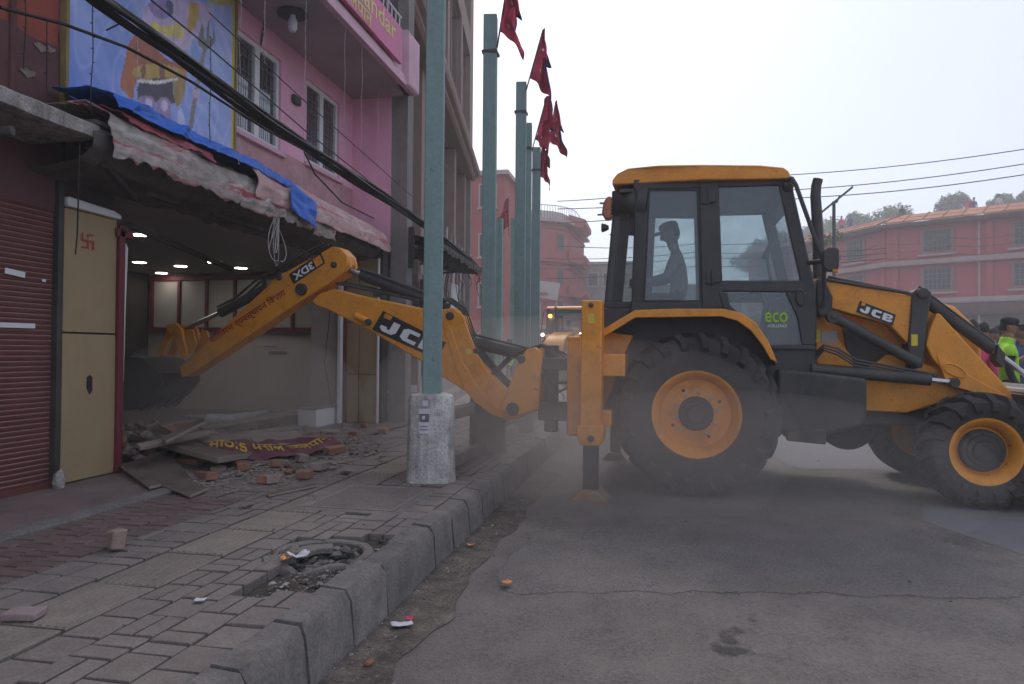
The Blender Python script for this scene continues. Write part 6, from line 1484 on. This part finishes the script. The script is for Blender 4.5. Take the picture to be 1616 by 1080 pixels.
# ================================================================== DEBRIS AND SMALL THINGS
def board(label, corners, th, m_, name='board', cat='board', group='broken boards in the shop front'):
    """corners: four world points of the top face, in order"""
    P = [Vector(c) for c in corners]; n = (P[1]-P[0]).cross(P[3]-P[0]).normalized()
    if n.z < 0: n = -n
    c = sum(P, Vector())/4; b = B(); b.add([p-c for p in P]+[p-n*th-c for p in P], [(0, 1, 2, 3), (7, 6, 5, 4), (0, 4, 5, 1), (1, 5, 6, 2), (2, 6, 7, 3), (3, 7, 4, 0)])
    # edges of pale core
    b.mi = [0, 0, 1, 1, 1, 1]
    o = b.build(name, [m_, WOODL], None, None, smooth=0); o.location = c; o.modifiers.new('bevel', 'BEVEL').width = .003
    return tag(o, label, cat, group)
board('large dark veneer board lying tilted across the rubble in the opening', [onz(205, 685, .44), onz(345, 722, .40), onz(417, 712, .26), onz(300, 675, .30)], .05, WOODB)
board('dark square board leaning flat on bricks by the red jamb', [onz(190, 735, .30), onz(236, 768, .27), onz(303, 755, .25), onz(262, 708, .34)], .022, WOODB)
board('long pale plank resting on the white plinth block', [(-5.5, 7.9, .30), (-4.45, 9.32, .50), (-4.62, 9.45, .50), (-5.7, 8.05, .31)], .03, WOODL)
board('pale panel lying flat in the middle of the rubble', [onz(290, 688, .36), onz(330, 700, .36), onz(490, 700, .30), onz(470, 680, .30)], .04, WOODL)
board('small pale slat on the rubble near the white block', [onz(360, 684, .30), onz(365, 688, .29), onz(470, 675, .27), onz(468, 671, .27)], .02, WOODL)
board('thin pale batten at the back of the rubble', [onz(250, 668, .35), onz(255, 673, .35), onz(310, 668, .35), onz(308, 662, .35)], .03, WOODL)
board('thin dark plank pointing to the cream pier', [onz(430, 690, .27), onz(436, 694, .27), onz(520, 684, .25), onz(516, 680, .25)], .025, WOODB)
board('broken dark board flat before the tilted board', [onz(225, 752, .28), onz(300, 782, .25), onz(330, 770, .25), onz(262, 742, .29)], .02, WOODB)
board('pale splintered plank across the rubble heap', [onz(215, 700, .50), onz(222, 706, .49), onz(335, 683, .42), onz(330, 678, .43)], .03, WOODL)
board('dark plank sticking out of the heap toward the bucket', [onz(255, 690, .52), onz(262, 696, .50), onz(325, 664, .62), onz(318, 660, .62)], .03, WOODB)
board('short pale board behind the banner', [onz(395, 690, .34), onz(402, 698, .33), onz(462, 692, .30), onz(455, 684, .31)], .025, WOODL)
board('thin dark slat lying across the pavers near the bricks', [onz(420, 778, .232), onz(424, 782, .232), onz(500, 766, .232), onz(497, 762, .232)], .015, WOODB)
# white plinth block
wb = thing('white_counter_base', 'white counter base block at the right side of the opening', 'counter', (-4.6, 9.2, .22))
b = B(); b.bb(-4.74, -4.47, 8.86, 9.60, .225, .475); b.build('block', WHITEM, wb, bevel=.006)
b = B(); b.bb(-4.75, -4.46, 8.84, 9.61, .476, .49); b.build('top_edge', WOODL, wb)
# rolled plastic sheet
b = B(); pts = [onz(302, 660, .32), onz(330, 664, .34), onz(365, 660, .36), onz(420, 650, .36)]; b.tube(pts, [.05, .075, .06, .03], 10)
for p in b.v: p += Vector((.015*nz(p.x*9, p.y*9, p.z*9), 0, .02*nz(p.x*11, p.y*11, 3)))
o = b.build('plastic_roll', mat('plastic', (.42, .42, .44), .35, .2, 6, .2), None, tuple(pts[1])); tag(o, 'crumpled grey plastic sheet rolled up on the rubble', 'plastic sheet')
# fallen banner
bn = thing('fallen_banner', 'crumpled maroon banner with yellow lettering lying on the debris', 'banner', tuple(onz(430, 715, .22)))
c00, c10, c01, c11 = onz(318, 712, .33), onz(536, 702, .27), onz(322, 698, .36), onz(515, 692, .33); mid0 = onz(440, 727, .25)
def bfn(u, v, lift=0.):
    a = c00.lerp(c10, u)+(mid0-c00.lerp(c10, .5))*4*u*(1-u)*.8; e = c01.lerp(c11, u); p = a.lerp(e, v)
    return p+Vector((0, 0, .035*nz(u*5, v*2.5, 1, 1.4)+.02*nz(u*11, v*4, 3)+.05*math.sin(v*3.1)*(.5+.5*math.sin(u*8))+lift))
b = B(); b.grid(bfn, 60, 12); o = b.build('cloth', BANNER, bn, smooth=70); o.modifiers.new('thickness', 'SOLIDIFY').thickness = .003
tb = B(); text_into(tb, 'मिठाई पसल जलपान', (0, 0, 0), (1, 0, 0), (0, 1, 0), bold=.02)
b = B(); b.add([bfn(.04+.92*p.x, .18+.62*p.y, .006) for p in tb.v], tb.f); b.build('lettering', YELLT, bn)
# bricks
def brick_mesh(seed, brk=False, m_=BRICK):
    rr = random.Random(seed); b = B(); L = .22*(rr.uniform(.4, .7) if brk else 1); b.box((0, 0, .032), (L, .105, .064))
    for p in b.v:
        p += Vector((rr.uniform(-.006, .006), rr.uniform(-.005, .005), rr.uniform(-.004, .004)))
        if brk and p.x > 0: p += Vector((rr.uniform(-.03, .02), 0, rr.uniform(-.012, 0)))
    me = b.mesh('brick', m_, None, 0); return me
BM = [brick_mesh(i, i % 2 == 1, BRICK if i < 6 else BRICKG) for i in range(10)]
def brick(label, p, rz, k, tiltx=0., lie=0., group='loose bricks fallen before the shop', dz=0.):
    o = inst('brick', BM[k % 10], Vector(p)+Vector((0, 0, dz)), (tiltx, lie, rz)); md = o.modifiers.new('bevel', 'BEVEL'); md.width = .006; md.segments = 1
    return tag(o, label, 'brick', group)
o = brick('broken brick standing on end alone on the pavement at the left', onz(186, 866, .213), .6, 7, 0, 0)
o.rotation_euler = (0, R(-88), 1.0); o.location.z = .213+.062; o.location.x += .02
BL = [((418, 762), .3, 1, 'half brick at the near edge of the scattered debris'), ((480, 755), 1.2, 3, 'brick bit right of the near half brick'), ((440, 737), .1, 5, 'brick bit just before the fallen banner'), ((478, 728), .8, 7, 'brick at the right below the banner'), ((505, 742), 2., 8, 'grey mortar lump right of the bricks'), ((382, 742), -.5, 0, 'whole brick before the banner, left of the others'), ((325, 758), -.45, 2, 'whole brick by the corner of the square board'), ((528, 715), .9, 4, 'brick at the far end of the banner'), ((498, 690), 1.5, 1, 'upright brick bit near the white block'), ((520, 688), .4, 6, 'mortared brick near the white block'), ((560, 690), .1, 5, 'brick lying alone right of the white block'), ((605, 684), .3, 3, 'brick farthest right by the cream pier'), ((206, 716), .7, 6, 'dusty brick against the red jamb'), ((228, 712), -.6, 1, 'brick bit left under the tilted board'), ((262, 728), .2, 7, 'mortared brick under the tilted board'), ((300, 735), -.3, 0, 'orange brick lying between the two boards'), ((262, 690), .5, 9, 'mortared brick behind the tilted board'), ((345, 748), .9, 9, 'broken brick before the tilted board'), ((545, 676), 1., 7, 'mortared brick at the foot of the cream pier'), ((575, 676), .1, 1, 'small brick bit before the cream pier'), ((490, 703), -.8, 8, 'grey lump above the banner end'), ((430, 762), .5, 9, 'flat mortar slab beside the near half brick')]
for k, ((px, py), rz, bi, lab) in enumerate(BL):
    brick(lab, onz(px, py, .225), rz+.4*math.sin(k), bi, .1*math.sin(k*3), .08*math.sin(k*5), dz=.004)
rr = random.Random(17)
for k in range(12):
    if k < 12: x, y = rr.gauss(-4.9, .35), rr.gauss(6.4, .65); x = min(x, -4.4); y = max(y, 5.35); h_ = .26*math.exp(-((x+5.1)/.6)**2-((y-6.4)/.9)**2)
    else: x, y, h_ = rr.uniform(-4.3, -3.2), rr.uniform(5.6, 8.6), .0
    brick('dusty brick lying loose in the rubble heap behind the tilted board' if k < 12 else 'dusty brick strewn between the boards and the cream pier', (x, y, .235+h_*rr.uniform(.5, 1.)), rr.uniform(0, 6), rr.randrange(10), rr.gauss(0, .3), rr.gauss(0, .3), 'bricks in the rubble heap' if k < 12 else 'bricks strewn before the cream pier')
rr = random.Random(31); rub = B()
for i in range(1700):
    px = rr.gauss(370, 120); py = rr.gauss(700, 26)
    if px < 195 or px > 610 or py < 668 or py > 775: continue
    p = onz(px, py, .22)
    if p.x < -6.5 or p.x > -2.4: continue
    r = min(.06, .012*math.exp(rr.gauss(0, .7))); pebble(rub, (p.x, p.y, .225+r*.3), r, .6, rr, rr.choice((0, 0, 1, 2, 3)))
for i in range(420):    # heap inside the opening
    x = rr.gauss(-5.3, .5); y = rr.gauss(6.3, .75); h_ = .30*math.exp(-((x+5.2)/.6)**2-((y-6.4)/.9)**2); r = rr.uniform(.03, .09)
    if x > -4.5 or y < 5.3: continue
    pebble(rub, (x, y, .23+h_*rr.random()), r, .7, rr, rr.choice((0, 0, 1, 2)))
for i in range(260):
    x = rr.uniform(-3.5, -1.6); y = rr.uniform(2.2, 7.5); r = min(.012, .0035*math.exp(rr.gauss(0, .6))); pebble(rub, (x, y, .214+r*.3), r, .5, rr, rr.choice((0, 1, 3)))
o = rub.build('shop_rubble', [RUBBLE, BRICKG, BRICK, SOIL], smooth=0); tag(o, 'dusty brick and mortar rubble spread before the opening', 'rubble', kind='stuff')
def scrap(name, label, p, w_, l_, rz, m_, cat='litter', curl=.009):
    b = B()
    def fn(u, v): return Vector(((u-.5)*w_, (v-.5)*l_, .004+curl*(abs(u-.5)*2)**2*.6+curl*.5*nz(u*3, v*3, w_*50)+curl*.4))
    b.grid(fn, 6, 6); o = b.build(name, m_, None, None, smooth=70); o.location = p; o.rotation_euler = (0, 0, rz); o.modifiers.new('thickness', 'SOLIDIFY').thickness = .002
    return tag(o, label, cat, 'litter on the ground')
g0 = lambda px, py: onz(px, py, road_z(*onz(px, py).xy)+.02)
scrap('paper_packet', 'white and red paper packet lying in the gutter', g0(634, 987), .10, .055, .5, PAPER)
scrap('packet_end', 'red end flap of the packet in the gutter', g0(646, 981)+Vector((0, 0, .006)), .035, .05, .5, PINKC)
scrap('orange_wrapper', 'orange wrapper on the asphalt near the patch edge', g0(799, 921), .06, .05, .9, AMBER)
scrap('orange_wrapper', 'orange wrapper in the gutter beyond the manhole', g0(743, 862), .05, .035, .2, AMBER)
scrap('small_card', 'small white card on the pavers in the foreground', onz(316, 949, .216), .045, .035, .3, PAPER, curl=.004)
scrap('plastic_scrap', 'orange and white plastic scrap at the manhole rim', onz(452, 886, .216), .05, .06, .2, AMBER, curl=.02)
scrap('plastic_scrap', 'crumpled white bag at the manhole rim', onz(470, 882, .216), .10, .07, .8, PAPER, curl=.03)
scrap('dark_scrap', 'dark strip lying on the ribbed slabs', onz(388, 802, .216), .10, .03, 1.1, CABLE, curl=.01)
scrap('red_wrapper', 'red wrapper by the corner of the square board', onz(240, 781, .216), .09, .04, .1, PINKC)
o = B().box((0, 0, .02), (.13, .09, .03)).build('paving_chip', mat('pink_stone', (.27, .2, .2), .9, .2, 9, .3), None, None, bevel=.006); o.location = onz(38, 977, .214); o.rotation_euler = (0, 0, .25); tag(o, 'flat pinkish stone chip lying at the left edge of the ribbed slabs', 'stone')
o = B(); pebble(o, (0, 0, 0), .07, 1.2, random.Random(2)); o = o.build('concrete_lump', CONC, None, None, smooth=0); o.location = (-4.32, 4.50, .29); tag(o, 'concrete lump at the foot of the cream panel', 'rubble')
o = B(); pebble(o, (0, 0, 0), .03, .8, random.Random(9)); o = o.build('pebble', BRICK, None, None, smooth=0); o.location = g0(583, 1046); tag(o, 'small pinkish stone in the gutter at the bottom of the picture', 'stone')

# ================================================================== PEOPLE (each body one continuous skin)
def seg_d(p, a, b_):
    ab = b_-a; t = max(0, min(1, (p-a).dot(ab)/max(1e-9, ab.dot(ab)))); return (p-a-ab*t).length
def person(name_label, loc, rz, J, cols, hat=None, hatm=None, vest=None, scale=1., hair=True, sleeve='long', group=None, extra=None):
    """J: joints overriding the standing pose; the figure faces local -y"""
    base = dict(pel=(0, 0, .94), wai=(0, 0, 1.10), che=(0, .01, 1.28), nek=(0, .015, 1.46), hd0=(0, -.005, 1.54), hd1=(0, -.01, 1.64),
                shL=(-.175, .01, 1.40), elL=(-.235, .03, 1.13), wrL=(-.235, -.06, .90), haL=(-.235, -.08, .82), shR=(.175, .01, 1.40), elR=(.235, .03, 1.13), wrR=(.235, -.06, .90), haR=(.235, -.08, .82),
                hiL=(-.09, 0, .90), knL=(-.105, -.02, .50), anL=(-.11, .03, .09), toL=(-.12, -.13, .035), hiR=(.09, 0, .90), knR=(.105, -.02, .50), anR=(.11, .03, .09), toR=(.12, -.13, .035))
    base.update(J or {}); J = {k: Vector(v) for k, v in base.items()}
    rad = dict(pel=.135, wai=.125, che=.145, nek=.055, hd0=.062, hd1=.07, shL=.075, elL=.048, wrL=.033, haL=.03, hiL=.095, knL=.065, anL=.045, toL=.04)
    for k in list(rad):
        if k.endswith('L'): rad[k[:-1]+'R'] = rad[k]
    bones = [('pel', 'wai', 'shirt'), ('wai', 'che', 'shirt'), ('che', 'nek', 'shirt'), ('nek', 'hd0', 'skin'), ('hd0', 'hd1', 'skin')]
    for s in 'LR': bones += [('che', 'sh'+s, 'shirt'), ('sh'+s, 'el'+s, 'shirt'), ('el'+s, 'wr'+s, 'shirt' if sleeve == 'long' else 'skin'), ('wr'+s, 'ha'+s, 'skin'), ('pel', 'hi'+s, 'legs'), ('hi'+s, 'kn'+s, 'legs'), ('kn'+s, 'an'+s, 'legs'), ('an'+s, 'to'+s, 'shoe')]
    names = list(J); idx = {k: i for i, k in enumerate(names)}; V = [J[k] for k in names]; Rr = [rad[k] for k in names]; Ed = [(idx[a], idx[c]) for a, c, _ in bones]
    for s in 'LR':   # five fingers from the palm
        h, w_ = J['ha'+s], J['wr'+s]; d = (h-w_).normalized(); side = d.cross(Vector((0, 1, 0))); side = side.normalized() if side.length > .1 else Vector((1, 0, 0))
        curl = d.cross(side).normalized()*(1 if s == 'L' else -1)
        for k in range(5):
            if k < 4:
                o_ = side*((k-1.5)*.019); L = (.062, .072, .068, .052)[k]; p1 = h+o_+d*.03; p2 = p1+d*L*.55+curl*.01; p3 = p2+d*L*.4+curl*.028
            else: p1 = h+side*.03-d*.02; p2 = p1+side*.03+d*.025; p3 = p2+d*.028+curl*.01
            n0 = len(V); V += [p1, p2, p3]; Rr += [.011, .0095, .008]; Ed += [(idx['ha'+s], n0), (n0, n0+1), (n0+1, n0+2)]
    me = bpy.data.meshes.new('person'); me.from_pydata([tuple(v) for v in V], Ed, []); ob = bpy.data.objects.new('person_skeleton', me); col.objects.link(ob)
    sk = ob.modifiers.new('skin', 'SKIN'); sk.use_smooth_shade = True; sk.branch_smoothing = .3
    for i, sv in enumerate(me.skin_vertices[0].data): sv.radius = (Rr[i], Rr[i]); sv.use_root = (i == idx['pel'])
    ss = ob.modifiers.new('sub', 'SUBSURF'); ss.levels = 1; ss.render_levels = 1
    bpy.context.view_layer.update(); dg = bpy.context.evaluated_depsgraph_get(); bm_me = bpy.data.meshes.new_from_object(ob.evaluated_get(dg)); bpy.data.objects.remove(ob)
    # flatten the torso front to back a little, shape the head
    b = B(); b.v = [v.co.copy() for v in bm_me.vertices]; b.f = [tuple(p.vertices) for p in bm_me.polygons]; bpy.data.meshes.remove(bm_me)
    hd = J['hd1']; ax = (J['hd1']-J['nek']).normalized(); fdir = Vector((0, -1, 0)); fdir = (fdir-ax*fdir.dot(ax)).normalized(); sx = ax.cross(fdir)
    mats_ = [SKIN, cols['shirt'], cols['legs'], cols.get('shoe', BLACKP)]; key = {'skin': 0, 'shirt': 1, 'legs': 2, 'shoe': 3}
    mi = []
    for f in b.f:
        c = sum((b.v[i] for i in f), Vector())/len(f); best = min(((seg_d(c, J[a], J[e])-(rad[a]+rad[e])*.5, m_) for a, e, m_ in bones), key=lambda q: q[0]); mi.append(key[best[1]])
    b.mi = mi; body_n = len(b.f)
    # head: skull with brow, nose, chin, ears
    hb = B(); hb.ball((0, 0, 0), (.078, .098, .118), 20)
    for p in hb.v:
        f = -p.y/.098; zz = p.z/.118
        if f > .5: p.y *= (1-.08*smoothstep(.1, -.1, zz) + .05*smoothstep(-.45, -.7, zz))
        if zz < -.3: p.x *= 1-.28*smoothstep(-.3, -1, zz)
        if f > .86 and abs(p.x) < .02 and -.45 < zz < .05: p.y -= .022*(1-abs(p.x)/.02)*(1-(zz+.05)/.1 if zz > -.05 else 1)
        if f > .7 and .015 < abs(p.x) < .045 and -.02 < zz < .18: p.y += .008
    for sd in (-1, 1): hb.ball((sd*.08, .005, -.015), (.010, .02, .032), 8)
    hb.prism([(-.012, -.05), (0, -.012), (.012, -.05), (0, -.055)], -.088, -.115)
    hc = hd+ax*.035; b.add([hc+sx*p.x+fdir*(-p.y)+ax*p.z for p in hb.v], hb.f, 0)
    t = thing('person', name_label, 'person', loc, rz, group, world=False)
    t.scale = (scale,)*3
    o = b.build('body', mats_, t, smooth=80)
    # hair
    if hair:
        q = B(); q.ball((0, 0, 0), (.085, .104, .122), 18); q2 = B()
        keep = [f for f in q.f if (lambda c: c.z > .035 or (c.y > .03 and c.z > -.06))(sum((q.v[i] for i in f), Vector())/len(f))]
        q2.add([hc+sx*p.x+fdir*(-p.y)+ax*(p.z+.004) for p in q.v], keep); q2.build('hair', HAIR, t, smooth=80)
    if hat == 'cap':
        q = B(); prof = [(.094, .02), (.102, .05), (.106, .075), (.095, .10), (.06, .118), (0, .122)]; q.lathe(prof, (0, 0, 0), 'z', 20); q.prism(chaikin([(-.08, .07), (-.085, .13), (-.05, .175), (.05, .175), (.085, .13), (.08, .07)], 1), .022, .034, 'z')
        q2 = B(); q2.add([hc+sx*p.x*.9+fdir*p.y*.98+ax*p.z for p in q.v], q.f); q2.build('cap', hatm, t, smooth=50)
    if hat == 'helmet':
        q = B(); q.lathe([(.15, .03), (.125, .04), (.12, .09), (.095, .14), (.05, .165), (0, .17)], (0, 0, 0), 'z', 20); q2 = B(); q2.add([hc+sx*p.x+fdir*p.y*1.12+ax*p.z for p in q.v], q.f); q2.build('helmet', hatm, t, smooth=50)
    if vest:
        tb = {('pel', 'wai'), ('wai', 'che'), ('che', 'nek'), ('che', 'shL'), ('che', 'shR')}
        me_ = o.data; q = B(); mp_ = {}
        for p in me_.polygons:
            if p.material_index != 1: continue
            c = p.center
            bb_ = min(((seg_d(c, J[a], J[e])-(rad[a]+rad[e])*.5, (a, e)) for a, e, m_ in bones), key=lambda z: z[0])[1]
            if bb_ in tb:
                ids = []
                for i in p.vertices:
                    if i not in mp_: mp_[i] = len(q.v); q.v.append(me_.vertices[i].co+me_.vertices[i].normal*.016)
                    ids.append(mp_[i])
                q.f.append(tuple(ids)); q.mi.append(0)
        if q.f:
            vo = q.build('vest', vest, t, smooth=80); vo.modifiers.new('thickness', 'SOLIDIFY').thickness = .006
    if extra: extra(t, J, hc)
    return t
# driver seated in the cab, turned to the rear, cap peak towards the shop
SEAT = dict(pel=(0, .05, .52), wai=(0, .06, .66), che=(0, .04, .86), nek=(0, .0, 1.03), hd0=(0, -.03, 1.10), hd1=(0, -.045, 1.19), shL=(-.18, .02, .97), elL=(-.23, -.08, .74), wrL=(-.16, -.32, .70), haL=(-.14, -.39, .70), shR=(.18, .02, .97), elR=(.23, -.08, .74), wrR=(.16, -.32, .70), haR=(.14, -.39, .70),
            hiL=(-.09, .0, .50), knL=(-.14, -.40, .52), anL=(-.14, -.44, .10), toL=(-.14, -.58, .04), hiR=(.09, .0, .50), knR=(.14, -.40, .52), anR=(.14, -.44, .10), toR=(.14, -.58, .04))
dv = person('driver in a cap sitting in the cab, facing the boom', (0, 0, 0), 0, SEAT, dict(shirt=LIGHTC, legs=CLOTHK), 'cap', CLOTHK, hair=True)
xx, zz_ = mac(1066, 352, .05); wp = MO+_mx*xx+_mn*.05; dv.location = (wp.x, wp.y, zz_-1.33); dv.rotation_euler = (0, 0, MYAW-R(90))
# onlookers at the right behind the loader
def at_ground(px, Y): p = ony(px, 560, Y); return (p.x, p.y, 0)
CR = 'onlookers at the right behind the loader'
person('officer in dark uniform, cap and lime vest looking to the right', at_ground(1590, 9.6), R(78), dict(wrR=(.10, -.30, 1.06), haR=(.08, -.37, 1.08), elR=(.24, -.06, 1.12)), dict(shirt=CLOTHK, legs=CLOTHK), 'cap', CLOTHK, LIME, .97, group=CR)
person('onlooker in a pink jacket standing with the back turned', at_ground(1533, 9.2), R(165), dict(), dict(shirt=PINKC, legs=CLOTHB), None, None, None, .95, group=CR)
person('onlooker in a yellow hard hat behind the loader arm', at_ground(1499, 10.4), R(100), dict(), dict(shirt=CLOTHK, legs=CLOTHK), 'helmet', YELC, None, .98, group=CR)
person('onlooker in a grey helmet beside the pink jacket', at_ground(1513, 10.0), R(200), dict(), dict(shirt=CLOTHG, legs=CLOTHB), 'helmet', mat('grey_helmet', (.12, .12, .13), .4, .1, 8, 0), None, .93, group=CR)
def cam_extra(t, J, hc):
    q = B(); c = (J['haL']+J['haR'])/2; q.box(c+Vector((0, -.03, .02)), (.13, .07, .09)); q.tube([c+Vector((0, -.06, .02)), c+Vector((0, -.14, .02))], .034, 12); o = q.build('camera_in_hands', BLACKP, t, bevel=.008)
person('onlooker at the right edge holding a dark camera up to the chest', at_ground(1610, 10.6), R(15), dict(elL=(-.26, -.08, 1.18), wrL=(-.10, -.26, 1.34), haL=(-.06, -.30, 1.38), elR=(.26, -.08, 1.18), wrR=(.10, -.26, 1.34), haR=(.06, -.30, 1.38)), dict(shirt=CLOTHB, legs=CLOTHG), None, None, None, .95, sleeve='short', group=CR, extra=cam_extra)
person('onlooker in dark clothes farther back, right of the officer', at_ground(1565, 13.0), R(30), dict(), dict(shirt=MAROON, legs=CLOTHB), None, None, None, .97, group=CR)
for k, (px, Y, rz_, sh_, hm, sc_, lab) in enumerate(((1552, 12.0, 200, CLOTHG, None, 1.0, 'onlooker in grey beyond the pink jacket'), (1602, 12.6, 150, LIGHTC, None, .98, 'onlooker in a pale shirt beyond the officer'), (1578, 14.5, 190, CLOTHB, CLOTHK, 1.02, 'onlooker in blue with a dark cap, farther back'), (1530, 15.5, 170, MAROON, None, 1., 'onlooker in maroon far behind the loader ram'), (1618, 15.0, 180, LIME, CLOTHK, 1., 'person in lime at the picture edge far behind'))):
    person(lab, at_ground(px, Y), R(rz_), dict(), dict(shirt=sh_, legs=CLOTHB), 'cap' if hm else None, hm, None, sc_, group=CR)
person('distant person in a lime vest by the kerb behind the boom', at_ground(804, 22), R(20), dict(), dict(shirt=CLOTHK, legs=CLOTHK), 'cap', CLOTHK, LIME, .95)
for k, (px, py, Y, sh_, lab) in enumerate(((1328, 346, 68, PINKC, 'tiny person in pink on the roof terrace beside the solar lamp'), (1342, 345, 68, CLOTHB, 'tiny person in dark clothes right of the one in pink by the solar lamp'), (1527, 318, 66, PINKC, 'tiny person in magenta above the middle of the roof'), (1537, 317, 66, CLOTHB, 'tiny person in blue beside the one in magenta'), (1577, 312, 66, LIGHTC, 'tiny person in pale red above the right part of the roof'), (1424, 329, 67, CLOTHK, 'tiny person in black above the roof corner'))):
    p = ony(px, py, Y); person(lab, (p.x, p.y, p.z-1.5), 0, dict(), dict(shirt=sh_, legs=CLOTHB), None, None, None, 1., group='tiny people on the terrace behind the roof')
tp = thing('terrace', None, None, (30, 66, 10)); struct(tp)
for k, (a, c) in enumerate((((1315, 346), (1352, 345)), ((1415, 329), (1434, 328)), ((1515, 318), (1600, 311)))):
    Y = (68, 67, 66)[k]; p, p2 = ony(*a, Y), ony(*c, Y); q = B(); q.bb(p.x-1, p2.x+1, Y-1.2, Y+1.5, 0, min(p.z, p2.z)-1.5); q.build('terrace_block', BANDM, tp)

# ================================================================== SECOND MACHINE DOWN THE STREET
b2 = copy_tree(bh); b2['label'] = 'distant second backhoe loader facing us with a glowing amber light'; b2['group'] = 'backhoe loaders at work'; bh['group'] = 'backhoe loaders at work'
p = ony(893, 560, 27.); b2.location = (p.x+.2, p.y, 0); b2.rotation_euler = (0, 0, R(-98))
q = B(); q.ball((1.0, -.55, 2.62), .07, 10); o = q.build('beacon', emis('beacon_glow', (1, .45, .05), 3.), b2)
q = B(); q.ball((2.1, -.5, 1.9), .06, 10); q.ball((1.05, .62, 1.95), .05, 8); q.build('head_light', emis('headlamp_glow', (1, .85, .6), 3.), b2)

# ================================================================== DUST AND HAZE
def vol(name, dens, colr, aniso=.2):
    m = bpy.data.materials.new(name); m.use_nodes = True; nt = m.node_tree; nt.nodes.clear()
    o = N(nt, 'ShaderNodeOutputMaterial'); v = N(nt, 'ShaderNodeVolumePrincipled'); v.inputs['Density'].default_value = dens; v.inputs['Color'].default_value = (*colr, 1); v.inputs['Anisotropy'].default_value = aniso
    nt.links.new(v.outputs[0], o.inputs['Volume']); return m
hz = B().bb(-75, 205, -12, 190, -1.9, 27).build('haze', vol('haze_air', .0038, (.93, .93, .95)), None, smooth=0); hz['kind'] = 'stuff'; tag(hz, 'pale dusty haze filling the street', 'haze')
DV = vol('dust_air', .15, (.86, .80, .75))
for k, (c, r, lab) in enumerate((((-.35, 6.1, .55), (1.5, .95, .85), 'brown dust drifting round the rear wheel and stabiliser'), ((-1.3, 7.2, .75), (1.7, 1.6, .9), 'brown dust hanging between the poles and the boom foot'), ((-4.6, 7.3, .7), (1.3, 1.7, .8), 'dust hanging in the mouth of the gutted shop'), ((.5, 5.7, .35), (2.0, .75, .65), 'thin dust low over the asphalt before the rear wheel'))):
    q = B(); q.ball((0, 0, 0), r, 32); o = q.build('dust_cloud', DV, None, None, smooth=80); o.location = c; o['kind'] = 'stuff'; tag(o, lab, 'dust')
for o in bpy.data.objects:
    for k in ('_wo', '_x'):
        if k in o.keys(): del o[k]
